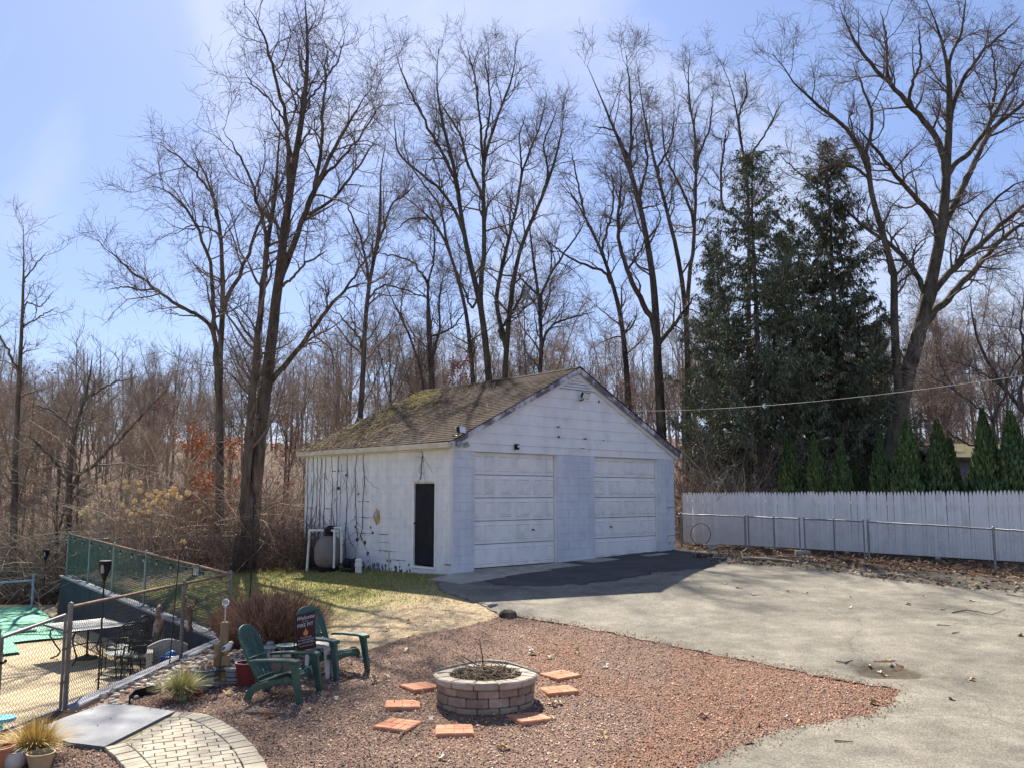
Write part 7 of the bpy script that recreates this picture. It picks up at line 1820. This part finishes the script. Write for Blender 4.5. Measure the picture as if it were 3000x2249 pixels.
# ------------------------------------------------------------------ pool terrace
MT['cover'] = M('green_pool_cover', (.07, .32, .20), (.10, .40, .26), 1.5, .6, .5, 3, coord='World', dist=.05)
MT['coverdark'] = M('cover_strap', (.05, .20, .13), None, rough=.7)
def D(px, py, z=DECKZ): return P(px, py, z)
cv = [D(-500, 1779), D(99, 1777), D(150, 1810), D(215, 1868), D(38, 1886), D(62, 1915), D(-10, 1925), D(-500, 1960)]
ce = D(0, 1850); cp = empty('pool_cover', (ce.x, ce.y, DECKZ), 0, 'green winter cover stretched over the pool', 'pool cover')
bm = bmesh.new(); bm.faces.new([bm.verts.new((p.x - ce.x, p.y - ce.y, .03)) for p in cv]); bmesh.ops.triangulate(bm, faces=bm.faces[:])
for k in range(60):
    bmesh.ops.bisect_plane(bm, geom=bm.verts[:] + bm.edges[:] + bm.faces[:], plane_co=(-18 + k * .5, 0, 0), plane_no=(1, 0, 0)); bmesh.ops.bisect_plane(bm, geom=bm.verts[:] + bm.edges[:] + bm.faces[:], plane_co=(0, -12 + k * .5, 0), plane_no=(0, 1, 0))
for v in bm.verts: v.co.z += .02 * math.sin(v.co.x * 2.1 + v.co.y) + .015 * math.sin(v.co.y * 3.3) + (.0)
bmesh.ops.recalc_face_normals(bm, faces=bm.faces)
if sum(f.normal.z for f in bm.faces) < 0: bmesh.ops.reverse_faces(bm, faces=bm.faces)
me = bpy.data.meshes.new('sheet'); bm.to_mesh(me); bm.free(); me.materials.append(MT['cover']); smooth_mesh(me); link('sheet', me, cp)
for y in (1800, 1832, 1862):
    a = D(-480, y + 6); b = D(interp(y, [(1777, 99), (1810, 150), (1868, 215)]) - 6, y); m = MB(); n = 26; pts_ = []
    for k in range(n + 1):
        q = a.lerp(b, k / n) - Vector((ce.x, ce.y, DECKZ)); pts_.append((q.x, q.y, .045 + .02 * math.sin(q.x * 2.1 + q.y) + .015 * math.sin(q.y * 3.3)))
    m.strip([(p, (0, 1, 0), (0, 0, 1)) for p in pts_], .05, .012); m.build('strap', MT['coverdark'], cp)
p = D(80, 1853); m = MB(); m.box(-.22, .22, -.2, .2, 0, .05); o = m.build('cover_weight', MT['white_plastic'], None, bevel=.02, loc=(p.x, p.y, DECKZ + .06), rot=(0, 0, .5)); tag(o, 'small white weight lying on the green pool cover', 'weight')
# patio table
MT['patio'] = M('dark_green_metal', (.018, .028, .026), (.03, .042, .04), 6, .45, metal=.3)
MT['tabletop'] = M('frosted_table_top', (.50, .48, .46), (.58, .56, .54), 3, .25, spec=.5)
tz = DECKZ + .72
tcs = [P(181, 1854, tz), P(363, 1833, tz), P(333, 1807, tz), P(152, 1824, tz)]
tcn = sum(tcs, Vector()) / 4; e1 = (tcs[1] - tcs[0] + tcs[2] - tcs[3]) / 2; e2 = (tcs[3] - tcs[0] + tcs[2] - tcs[1]) / 2
tl, tw = min(1.5, e1.length), min(1.45, e2.length); trz = math.atan2(e1.y, e1.x)
tb = empty('patio_table', (tcn.x, tcn.y, DECKZ), trz, 'rectangular patio table with pale glass top and curved legs', 'table')
m = MB(); m.box(-tl / 2 + .03, tl / 2 - .03, -tw / 2 + .03, tw / 2 - .03, .705, .72); m.build('table_top', MT['tabletop'], tb)
for (a, b) in (((-1, -1), (1, -1)), ((1, -1), (1, 1)), ((1, 1), (-1, 1)), ((-1, 1), (-1, -1))):
    m = MB(); m.tube([(a[0] * tl / 2, a[1] * tw / 2, .71), (b[0] * tl / 2, b[1] * tw / 2, .71)], .022, 8); m.build('top_frame', MT['patio'], tb, smooth=40)
for sx in (-1, 1):
    for sy in (-1, 1):
        x, y = sx * (tl / 2 - .12), sy * (tw / 2 - .12); m = MB(); m.tube([(x * .78, y * .78, .70), (x * 1.02, y * 1.02, .60), (x * 1.03, y * 1.03, .48), (x * .85, y * .85, .28), (x * .72, y * .72, .16), (x * .80, y * .80, .06), (x * .98, y * .98, .0)], .018, 8); m.build('leg', MT['patio'], tb, smooth=True)
m = MB(); m.tube([(-tl / 2 * .6, 0, .3), (0, 0, .34), (tl / 2 * .6, 0, .3)], .014, 6); m.build('stretcher', MT['patio'], tb, smooth=True)
m = MB(); m.tube([(0, 0, .02), (0, 0, .60)], .024, 8); m.lathe([(.24, 0), (.24, .03), (.06, .08), (.04, .1)], 18); o = m.build('umbrella_stand', MT['patio'], None, smooth=40, loc=(tcn.x, tcn.y, DECKZ)); tag(o, 'dark parasol foot standing under the patio table', 'stand')
# patio chairs
def patio_chair(x, y, rz, label):
    o = empty('patio_chair', (x, y, DECKZ), rz, label, 'chair', 'dark patio chairs by the table')
    for s_ in (-1, 1):
        m = MB(); m.tube([(.26, s_ * .27, 0), (.25, s_ * .27, .42), (.22, s_ * .28, .62), (-.2, s_ * .28, .64), (-.26, s_ * .27, .60)], .014, 7); m.build('arm_frame', MT['patio'], o, smooth=True)
        m = MB(); m.tube([(-.34, s_ * .25, 0), (-.22, s_ * .25, .40), (-.28, s_ * .25, .7), (-.36, s_ * .24, .98)], .014, 7); m.build('back_leg', MT['patio'], o, smooth=True)
        m = MB(); m.tube([(-.33, s_ * .25, .02), (.26, s_ * .27, .02)], .011, 6); m.build('runner', MT['patio'], o)
    m = MB(); m.strip([((.26, 0, .43), (0, 1, 0), (-.1, 0, 1)), ((.0, 0, .40), (0, 1, 0), (0, 0, 1)), ((-.21, 0, .41), (0, 1, 0), (.1, 0, 1))], .5, .01); m.build('seat', MT['patio'], o)
    for k in range(7):
        yy = -.21 + k * .07; m = MB(); m.tube([(-.225, yy, .42), (-.28, yy, .7), (-.35, yy, .95)], .007, 5); m.build('back_bar', MT['patio'], o)
    m = MB(); m.tube([(-.36, -.24, .98), (-.375, -.12, 1.03), (-.38, 0, 1.045), (-.375, .12, 1.03), (-.36, .24, .98)], .014, 7); m.build('back_rail', MT['patio'], o, smooth=True)
c1 = tcn
patio_chair(-8.0, 18.9, math.radians(172), 'dark metal patio chair pulled up at the right end of the table')
patio_chair(-8.2, 19.75, math.radians(215), 'dark patio chair behind the right end of the table')
patio_chair(-7.75, 18.15, math.radians(140), 'dark patio chair nearest the fence, its back to the planter')
patio_chair(-7.3, 17.95, math.radians(185), 'dark patio chair stacked close by the concrete planter')
# concrete planter seat with blue pot
p = Vector((-6.45, 16.85, DECKZ)); pl_ = empty('concrete_planter', (p.x, p.y + .25, DECKZ), .35, 'pale concrete planter box with raised arched back by the fence', 'planter')
MT['palecon'] = M('pale_concrete', (.36, .33, .28), (.46, .43, .37), 5, .9, .4, 40)
m = MB(); m.box(-.36, .36, -.28, .30, 0, .34); m.build('box', MT['palecon'], pl_, bevel=.015)
m = MB(); pts_ = [(-.36, .342)] + [(-.36 + .72 * k / 10, .70 + .12 * math.sin(math.pi * k / 10)) for k in range(11)] + [(.36, .342)]; n = len(pts_)
m.add([(x, .19, z) for x, z in pts_] + [(x, .30, z) for x, z in pts_], [tuple(range(n)), tuple(reversed(range(n, 2 * n)))] + [(i, (i + 1) % n, n + (i + 1) % n, n + i) for i in range(n)]); m.build('back', MT['palecon'], pl_, bevel=.01)
m = MB(); m.box(-.36, -.25, -.27, .188, .342, .66); m.build('arm', MT['palecon'], pl_, bevel=.01)
MT['cobalt'] = M('cobalt_glaze', (.02, .05, .28), (.03, .08, .36), 6, .25, spec=.5)
m = MB(); m.lathe([(.001, 0), (.10, 0), (.15, .12), (.13, .2), (.15, .22), (.13, .225), (.11, .19), (.001, .18)], 20); o = m.build('glazed_pot', MT['cobalt'], None, smooth=40, loc=(p.x + .07, p.y + .17, DECKZ + .345)); tag(o, 'cobalt blue glazed pot on the concrete planter', 'pot')
m = MB(); m.tube([(-.1, 0, 0), (-.02, 0, .03), (.06, 0, .03), (.14, 0, .01)], [.01, .04, .045, .008], 10); MT['skyblue'] = M('sky_blue_plastic', (.10, .38, .62), None, rough=.35, spec=.5)
o = m.build('blue_ornament', MT['skyblue'], None, smooth=True, loc=(p.x + .07, p.y + .17, DECKZ + .57), rot=(0, -.3, .4)); tag(o, 'sky blue fish shaped ornament on the cobalt pot', 'ornament')
p = D(590, 1930, -.6); m = MB(); m.lathe([(.001, 0), (.13, 0), (.15, .12), (.11, .22), (.03, .27), (.001, .27)], 7); o = m.build('garden_stone', MT['palecon'], None, bevel=.015, loc=(-6.0, 16.3, DECKZ), rot=(0, 0, .4)); o.scale = (1.3, 1.1, 2.4); tag(o, 'pale upright garden stone in the corner by the fence', 'stone')
m = MB(); m.lathe([(.001, 0), (.11, 0), (.12, .5), (.10, .98), (.06, 1.05), (.001, 1.06)], 12); q = D(497, 1900); o = m.build('grey_bollard', MT['cblock'], None, smooth=45, loc=(-7.1, 18.3, DECKZ)); tag(o, 'round topped grey post behind the concrete planter', 'post')
# white topped side table by the dark wall
q = P(285, 1746, -.48); st = empty('side_table', (q.x, q.y, DECKZ), .5, 'low side table with bright white top before the dark wall', 'table')
m = MB(); m.box(-.30, .30, -.28, .28, .44, .475); m.build('top', MT['white_plastic'], st, bevel=.006)
for sx in (-1, 1):
    for sy in (-1, 1): m = MB(); m.tube([(sx * .24, sy * .22, 0), (sx * .24, sy * .22, .44)], .018, 6); m.build('leg', MT['patio'], st)
# blue hand rail beyond
MT['railblue'] = M('pale_blue_rail', (.22, .33, .45), (.28, .39, .5), 6, .5)
a = Q(-120, 1712, 28.2); b = Q(98, 1699, 28.2); o = empty('hand_rail', (a.x, a.y, -.95), 0, 'pale blue pipe rail at the far side of the pool', 'rail')
m = MB(); m.tube([(0, 0, a.z + .95), (b.x - a.x, b.y - a.y, b.z + .95)], .03, 8); m.build('bar', MT['railblue'], o, smooth=40)
for t in (0.05, 1): m = MB(); m.tube([((b.x - a.x) * t, (b.y - a.y) * t, 0), ((b.x - a.x) * t, (b.y - a.y) * t, lerp(a.z, b.z, t) + .95 + .2)], .035, 8); m.build('upright', MT['railblue'], o, smooth=40)
# solar torches
def torch(name, label, base, ztop, s=1.0):
    H = ztop - base.z; o = empty(name, base, 0, label, 'torch')
    m = MB(); m.tube([(0, 0, -.1), (0, 0, H - .22 * s)], .011 * s, 8); m.build('pole', MT['pole'], o, smooth=40)
    m = MB(); z0 = H - .24 * s; m.lathe([(.012 * s, z0), (.03 * s, z0 + .05 * s), (.062 * s, z0 + .13 * s), (.072 * s, z0 + .19 * s), (.070 * s, z0 + .235 * s), (.05 * s, z0 + .24 * s), (.001, z0 + .24 * s)], 10); m.build('head', MT['black'], o, smooth=30)
    m = MB(); m.lathe([(.016 * s, z0 + .10 * s), (.024 * s, z0 + .13 * s), (.024 * s, z0 + .19 * s), (.016 * s, z0 + .2 * s)], 8, (0, -.049 * s, 0)); m.build('window', MT['cblock'], o)
    return o
q = P(378, 1900, -.3); torch('torch_light', 'black solar torch standing by the patio table', Vector((-5.86, 13.0, DECKZ)), Q(390, 1640, 13.0).z, 1.25)
torch('torch_light', 'far black solar torch on the fence behind the pool', Vector((Q(132, 1700, 29.2).x, 29.15, -.9)), Q(132, 1608, 29.15).z, 1.5)
# shepherd hook with lantern
hb = Vector((-5.33, 13.05, gz(-5.33, 13.05))); hb = Vector(((543 - 1500) / FPX * 13.9, 13.9, gz(-5.1, 13.9)))
top = Q(546, 1612, 13.9); H = top.z - hb.z
sh_ = empty('shepherd_hook', hb, 0, 'black shepherd hook pole rising beside the fence', 'hook')
m = MB(); m.tube([(-.09, 0, -.1), (-.06, 0, H * .4), (-.01, 0, H - .05), (.02, 0, H + .0), (.07, 0, H + .055), (.12, 0, H + .03), (.14, 0, H - .05), (.16, 0, H - .06)], .0085, 7); m.build('rod', MT['pole'], sh_, smooth=True)
lz_ = Q(575, 1650, 13.9)
ln2 = empty('hanging_lantern', (lz_.x, lz_.y, Q(575, 1683, 13.9).z), .3, 'small black square lantern hanging near the hook', 'lantern')
for sx in (-1, 1):
    for sy in (-1, 1): m = MB(); m.tube([(sx * .05, sy * .05, 0), (sx * .05, sy * .05, .12)], .006, 5); m.build('corner_bar', MT['pole'], ln2)
m = MB(); m.box(-.06, .06, -.06, .06, -.012, 0); m.build('base', MT['pole'], ln2); m = MB(); m.add([(-.075, -.075, .12), (.075, -.075, .12), (.075, .075, .12), (-.075, .075, .12), (-.03, -.03, .16), (.03, -.03, .16), (.03, .03, .16), (-.03, .03, .16)], [(3, 2, 1, 0), (4, 5, 6, 7), (0, 1, 5, 4), (1, 2, 6, 5), (2, 3, 7, 6), (3, 0, 4, 7)]); m.build('roof', MT['pole'], ln2)
m = MB(); m.tube([(0, 0, .16), (0, 0, .2), (-.02, 0, .24)], .004, 5); m.build('hanger', MT['pole'], ln2); m = MB(); m.box(-.045, .045, -.045, .045, .002, .118); m.build('glass', MT['globe'], ln2)
# tall black pole with scroll finial on the lawn
pb = G(733, 1752); pt_ = Q(744, 1452, pb.y); o = empty('scroll_pole', pb, 0, 'tall black pole with scroll bracket on the lawn by the fence corner', 'pole')
H = pt_.z - pb.z; dx = pt_.x - pb.x
m = MB(); m.tube([(0, 0, -.1), (dx * .6, 0, H * .6), (dx, 0, H)], .016, 8); m.build('rod', MT['pole'], o, smooth=True)
m = MB(); m.tube([(dx, 0, H - .25)] + [(dx + .12 + .1 * t / 6 + .05 * math.cos(t), 0, H - .28 + .05 * math.sin(t)) for t in [k * .5 for k in range(14)]] + [(dx + .42, 0, H - .18)], .008, 6); m.build('scroll', MT['pole'], o, smooth=True)
# rusty sea horse and lobster plaques on the fence
def ornament(name, label, px, py, d, scale, rz, kind):
    q = Q(px, py, d); o = empty(name, q, rz, label, 'ornament')
    m = MB()
    if kind == 'horse':
        m.tube([(.05, 0, .16), (.0, 0, .20), (-.04, 0, .15), (-.03, 0, .08), (.03, 0, .0), (.04, 0, -.08), (0, 0, -.15), (-.05, 0, -.17), (-.06, 0, -.13), (-.03, 0, -.11)], [.012, .025, .03, .03, .042, .035, .022, .015, .01, .005], 8); m.build('body', MT['rusty'], o, smooth=True)
        m = MB(); m.tube([(-.04, 0, .06), (-.08, 0, .04), (-.07, 0, -.02)], [.012, .01, .004], 6); m.build('fin', MT['rusty'], o, smooth=True)
    else:
        m.tube([(0, 0, .14), (0, 0, .05), (0, 0, -.05), (.01, 0, -.16), (.02, 0, -.22)], [.02, .045, .04, .028, .05], 8); m.build('body', MT['rusty'], o, smooth=True)
        for s_ in (-1, 1):
            m = MB(); m.tube([(s_ * .03, 0, .08), (s_ * .10, 0, .14), (s_ * .11, 0, .22), (s_ * .08, 0, .28)], [.012, .014, .035, .008], 7); m.build('claw', MT['rusty'], o, smooth=True)
            for k in range(3): m = MB(); m.tube([(s_ * .03, 0, .03 - k * .04), (s_ * .10, 0, .05 - k * .05), (s_ * .14, 0, .0 - k * .05)], .007, 5); m.build('leg', MT['rusty'], o)
    o.scale = (scale,) * 3
ornament('sea_horse_ornament', 'rusty sea horse ornament on the near chain link fence', 466, 1815, 13.2, 1.0, 1.3, 'horse')
ornament('lobster_ornament', 'rusty lobster ornament near the fence corner', 556, 1800, 15.3, 1.15, 1.1, 'lobster')
# string of bulbs under the green fence rail
MT['bulb'] = M('clear_bulb', (.30, .30, .27), None, rough=.1, spec=.6)
sl_ = empty('string_lights', Fp[:3], 0, 'string of black socketed bulbs hung along the green mesh fence', 'string lights'); og = Vector(Fp[:3])
cord = []
for k in range(41):
    t = k / 40; q = at(Cp, Fp, t); nn = Vector((-(WF[1] - WC[1]), (WF[0] - WC[0]), 0)).normalized()
    cord.append(Vector((q[0], q[1], q[2] + q[3] - .05 - .03 * abs(math.sin(t * math.pi * 13)))) - nn * (-.05) - og)
m = MB(); m.tube(cord, .005, 5); m.build('cord', MT['pole'], sl_, smooth=True)
for k in range(1, 40, 3):
    q = cord[k]; m = MB(); m.lathe([(.012, 0), (.02, -.02), (.02, -.06), (.016, -.065)], 8, tuple(q)); bs = m.build('socket', MT['pole'], sl_, smooth=45)
    m = MB(); m.lathe([(.012, -.065), (.020, -.085), (.023, -.105), (.014, -.125), (.001, -.13)], 8, tuple(q)); m.build('bulb', MT['bulb'], bs, smooth=45)

# ------------------------------------------------------------------ pool filter and pump by the garage wall
MT['tan'] = M('taupe_tank', (.155, .135, .12), (.19, .165, .145), 4, .6)
MT['pvc'] = M('white_pvc', (.72, .71, .68), (.62, .60, .56), 6, .45)
fc = Vector(gar(-.62, 4.28)); fz = gz(fc.x, fc.y)
sf_ = empty('sand_filter', (fc.x, fc.y, fz), GPHI, 'round taupe sand filter tank with white pipes by the garage wall', 'filter')
m = MB(); m.lathe([(.25, 0), (.27, .10), (.22, .16)], 22); m.build('base', MT['black'], sf_, smooth=45)
m = MB(); m.lathe([(.001, .10), (.24, .12), (.34, .22), (.372, .38), (.372, .58), (.34, .74), (.24, .87), (.10, .93), (.001, .94)], 28); m.build('tank', MT['tan'], sf_, smooth=True)
m = MB(); m.lathe([(.11, .90), (.12, .94), (.11, 1.0), (.13, 1.02), (.13, 1.10), (.08, 1.14), (.05, 1.16)], 16); m.box(-.03, .16, -.025, .025, 1.14, 1.18); m.build('valve', MT['black'], sf_, smooth=35)
def pipe(pts, r=.032):
    m = MB(); m.tube(pts, r, 9); m.build('pipe', MT['pvc'], sf_, smooth=40)
# local x runs along the front, local y along the side wall to the rear
pipe([(-.08, .08, 1.06), (-.38, .36, 1.06)]); pipe([(-.37, .35, 1.09), (-.40, .38, .02)])
pipe([(0, -.10, 1.06), (.0, -.36, 1.06)]); pipe([(-.06, -.35, 1.10), (-.06, -.36, .12)]); pipe([(.1, -.08, 1.12), (.12, -.40, 1.12)]); pipe([(.12, -.38, 1.16), (.12, -.42, .25)])
pm_ = Vector(gar(-.45, 3.35)); pz = gz(pm_.x, pm_.y); pu = empty('pool_pump', (pm_.x, pm_.y, pz), GPHI, 'black pool pump with white unions beside the sand filter', 'pump')
m = MB(); m.tube([(0, .36, .22), (0, .05, .22)], .12, 14); m.build('motor', MT['black'], pu, smooth=35); m = MB(); m.lathe([(.11, .05), (.12, .3), (.10, .34), (.03, .37)], 14, (0, -.06, 0)); m.build('strainer', MT['black'], pu, smooth=35); m = MB(); m.box(-.14, .14, -.2, .4, 0, .05); m.build('foot', MT['black'], pu)
m = MB(); m.tube([(-.02, -.14, .25), (-.06, -.30, .25)], .04, 10); m.build('pipe', MT['pvc'], pu, smooth=40)
for k in range(3):
    y = -.24 - k * .085; m = MB(); m.lathe([(.034, .02), (.034, .16), (.048, .17), (.048, .24), (.036, .25), (.036, .31), (.045, .32), (.045, .34)], 10, (-.08, y, 0)); m.build('union', MT['pvc'], pu, smooth=35)
m = MB(); m.tube([(-.08, -.22, .34), (-.08, -.44, .34)], .03, 9); m.build('manifold', MT['pvc'], pu, smooth=40)

# ------------------------------------------------------------------ pots at the lower left corner
def zpot(name, label, px, py, prof, mat, cat='pot'):
    p = G(px, py); o = empty(name, (p.x, p.y, p.z + .02), 0, label, cat); m = MB(); m.lathe(prof, 26); m.build('pot_body', MT[mat], o, smooth=45); return o
o = zpot('clay_pot', 'terracotta pot cut off by the lower left corner', -14, 2262, hollow(.10, .15, .20), 'terra')
m = MB(); m.lathe([(.001, .19), (.13, .19), (.05, .2), (.001, .205)], 14); m.build('soil', MT['soil'], o)
o = zpot('clay_pot', 'rounded cream pot between terracotta and scalloped pots', 42, 2258, [(.001, 0), (.06, 0), (.10, .05), (.105, .11), (.085, .16), (.09, .17), (.075, .17), (.07, .14), (.001, .13)], 'creampot')
o = zpot('clay_pot', 'tan scalloped pot at the bottom below the golden grass', 116, 2262, [(.001, 0), (.085, 0), (.125, .15), (.13, .17), (.118, .17), (.105, .13), (.001, .12)], 'terra')
MT['tanpot'] = M('tan_resin', (.36, .26, .15), (.43, .32, .20), 5, .8); o.children[0].data.materials[0] = MT['tanpot']
m = MB(); m.lathe([(.001, .125), (.108, .125), (.05, .14), (.001, .145)], 14); m.build('soil', MT['soil'], o)
p = P(5, 2110, -.35); MT['aqua'] = M('aqua_plastic', (.10, .42, .55), (.14, .48, .6), 5, .35)
m = MB(); m.lathe([(.001, 0), (.16, 0), (.17, .03), (.165, .045), (.13, .05), (.001, .05)], 26); m.tube([(.0, 0, -.62), (0, 0, .0)], .02, 8); m.lathe([(.14, -.62), (.14, -.59), (.03, -.57)], 18)
o = m.build('aqua_stool', MT['aqua'], None, smooth=35, loc=(p.x, p.y, DECKZ + .6)); tag(o, 'aqua blue round stool behind the gate at the left edge', 'stool')
# black edging and pale river pebbles along the low wall
m = MB(); ed = gpath([(378, 2066), (392, 2050), (430, 2040), (470, 2028)], .02); e0 = Vector(ed[0]); m.strip([(Vector(q) - e0 + Vector((0, 0, .04)), (0, 0, 1), (1, .4, 0)) for q in ed], .13, .012); o = m.build('lawn_edging', MT['black'], None, loc=e0); tag(o, 'short black plastic edging between pebbles and gravel', 'edging')
MT['pebble'] = M('river_pebble', (.42, .35, .26), (.60, .53, .43), 7, .75, rnd=.25)
pb_poly = [pxy(272, 2078), pxy(300, 2040), pxy(450, 1975), pxy(620, 1902), pxy(660, 1905), pxy(600, 1955), pxy(520, 1990), pxy(470, 2020), pxy(385, 2055), pxy(370, 2078)]
pbd = sheet('pebble_bed', pb_poly, .024, MT['gravel_base'], .4, jit=.02); tag(pbd, 'strip of pale river pebbles along the low wall', 'pebbles', kind='structure')
pbm = []
for k in range(4):
    m = MB(); bmx = bmesh.new(); bmesh.ops.create_icosphere(bmx, subdivisions=1, radius=.035)
    for v in bmx.verts: v.co = v.co * rng.uniform(.85, 1.15); v.co.z *= .6; v.co.x *= 1.25
    me = bpy.data.meshes.new('pebble'); bmx.to_mesh(me); bmx.free(); smooth_mesh(me); me.materials.append(MT['pebble']); pbm.append(me)
for (x, y) in list(scatter(pb_poly, 190, seed=14)) + list(scatter([pxy(665, 1905), pxy(760, 1900), pxy(775, 1935), pxy(690, 1960)], 70, seed=15)):
    o = link('pebble', pbm[rng.randrange(4)], pbd, (x, y, gz(x, y) + .04), (rng.uniform(-.3, .3), rng.uniform(-.3, .3), rng.uniform(0, 6.28))); s_ = rng.uniform(.6, 1.45); o.scale = (s_, s_, s_)
# single fallen leaves
def leaf_mesh(seed, mat):
    r = random.Random(seed); m = MB(); n = 14; pts_ = []
    for k in range(n):
        t = k / n * 6.283; lob = 1 + .38 * math.cos(t * 5 + r.uniform(-.3, .3)); pts_.append((.055 * math.cos(t) * lob * 1.25, .045 * math.sin(t) * lob))
    z = lambda x, y: .02 * math.sin(x * 40) + .018 * abs(y) * 20
    m.add([(0, 0, .0)] + [(x, y, z(x, y)) for x, y in pts_] + [(0, 0, .004)] + [(x, y, z(x, y) + .003) for x, y in pts_], [(0, 1 + (k + 1) % n, 1 + k) for k in range(n)] + [(n + 1, n + 2 + k, n + 2 + (k + 1) % n) for k in range(n)] + [(1 + k, 1 + (k + 1) % n, n + 2 + (k + 1) % n, n + 2 + k) for k in range(n)])
    return m.mesh('fallen_leaf', MT[mat])
MT['paleleaf'] = M('pale_dry_leaf', (.52, .43, .30), (.66, .58, .44), 25, .8); MT['tanleaf'] = M('tan_dry_leaf', (.40, .27, .13), (.50, .36, .19), 25, .8); MT['orangeleaf'] = M('orange_dry_leaf', (.50, .15, .04), (.55, .22, .07), 25, .8)
lms = [leaf_mesh(1, 'paleleaf'), leaf_mesh(2, 'paleleaf'), leaf_mesh(3, 'tanleaf'), leaf_mesh(4, 'orangeleaf')]
LV = [(1262, 2115, 0), (1220, 2052, 2), (1295, 2230, 0), (1620, 2070, 0), (1640, 2066, 1), (1618, 2112, 1), (2222, 2130, 0), (2305, 2110, 1), (2340, 2125, 2), (2515, 2062, 2), (2560, 2066, 2), (1770, 2165, 2), (1098, 1992, 0), (1133, 1988, 0), (1098, 2004, 1), (1025, 1945, 1), (1063, 1940, 1), (985, 2055, 1), (905, 2088, 1), (785, 2107, 3), (1190, 1912, 0), (1555, 1908, 0), (1560, 1920, 1), (1610, 1932, 1), (1690, 1915, 2), (1775, 1958, 1), (1190, 1905, 2), (700, 2050, 1), (665, 2040, 2), (1480, 2200, 2), (2060, 2105, 2), (1130, 1848, 0), (1215, 1845, 1), (1195, 1825, 2), (980, 1985, 1), (1020, 1988, 2), (430, 2230, 1)]
for (x, y, k) in LV:
    p = G(x, y); o = link('fallen_leaf', lms[k], None, (p.x, p.y, p.z + .045), (rng.uniform(-.3, .3), rng.uniform(-.3, .3), rng.uniform(0, 6.28))); s_ = rng.uniform(.55, 1.05); o.scale = (s_, s_, s_)
    if k == 3: tag(o, 'single orange dry leaf on the gravel before the near chair', 'leaf')
    else: tag(o, 'small pale dry leaf lying on the gravel bed or its grassy edge', 'leaf', 'dry leaves on the gravel')
LD = [(2057, 1724, 0), (2125, 1714, 1), (2310, 1736, 0), (2360, 1742, 2), (2420, 1724, 1), (2492, 1752, 0), (2710, 1750, 1), (2848, 1764, 0), (2990, 1867, 2), (2845, 1998, 2), (2787, 2055, 2), (2545, 1966, 0), (2578, 1976, 1), (2605, 1962, 2), (2590, 1984, 2), (2208, 1746, 1), (2165, 1726, 2), (2490, 1784, 1), (2660, 1775, 2)]
for (x, y, k) in LD:
    p = G(x, y); o = link('fallen_leaf', lms[k], None, (p.x, p.y, p.z + .04), (rng.uniform(-.25, .25), rng.uniform(-.25, .25), rng.uniform(0, 6.28))); s_ = rng.uniform(.5, .95); o.scale = (s_, s_, s_)
    tag(o, 'small pale dry leaf lying on the asphalt driveway', 'leaf', 'dry leaves on the driveway')
SD = [([(2450, 1944), (2475, 1948), (2500, 1958)], 'short forked twig beside the pothole'), ([(2790, 1800), (2830, 1792), (2870, 1798), (2905, 1806), (2945, 1790)], 'long crooked twig on the driveway far right'), ([(2745, 1836), (2785, 1838)], 'straight dark twig below the crooked one'), ([(2755, 1791), (2772, 1790)], 'tiny twig left of the crooked one'), ([(2445, 2180), (2500, 2183)], 'thin twig lying on the asphalt near the bottom edge'), ([(2790, 1861), (2812, 1857)], 'little bent twig in the middle of the driveway'), ([(2950, 1746), (3010, 1756)], 'dark stick at the right edge of the driveway'), ([(1170, 2170), (1185, 2150), (1215, 2138)], 'pale curved twig below the left stepping stones')]
for pts_, lab in SD: stick('fallen_twig', lab, gpath(pts_, .042), .009, 'twigs on the ground', 'bark' if 'pale' not in lab else 'deadwood')
p = G(1488, 1808); m = MB(); m.lathe([(.001, 0), (.17, 0), (.16, .09), (.08, .14), (.001, .15)], 8); o = m.build('edge_rock', MT['bark'], None, bevel=.02, loc=(p.x, p.y, p.z)); tag(o, 'dark rock at the inner corner where drive meets gravel', 'rock')
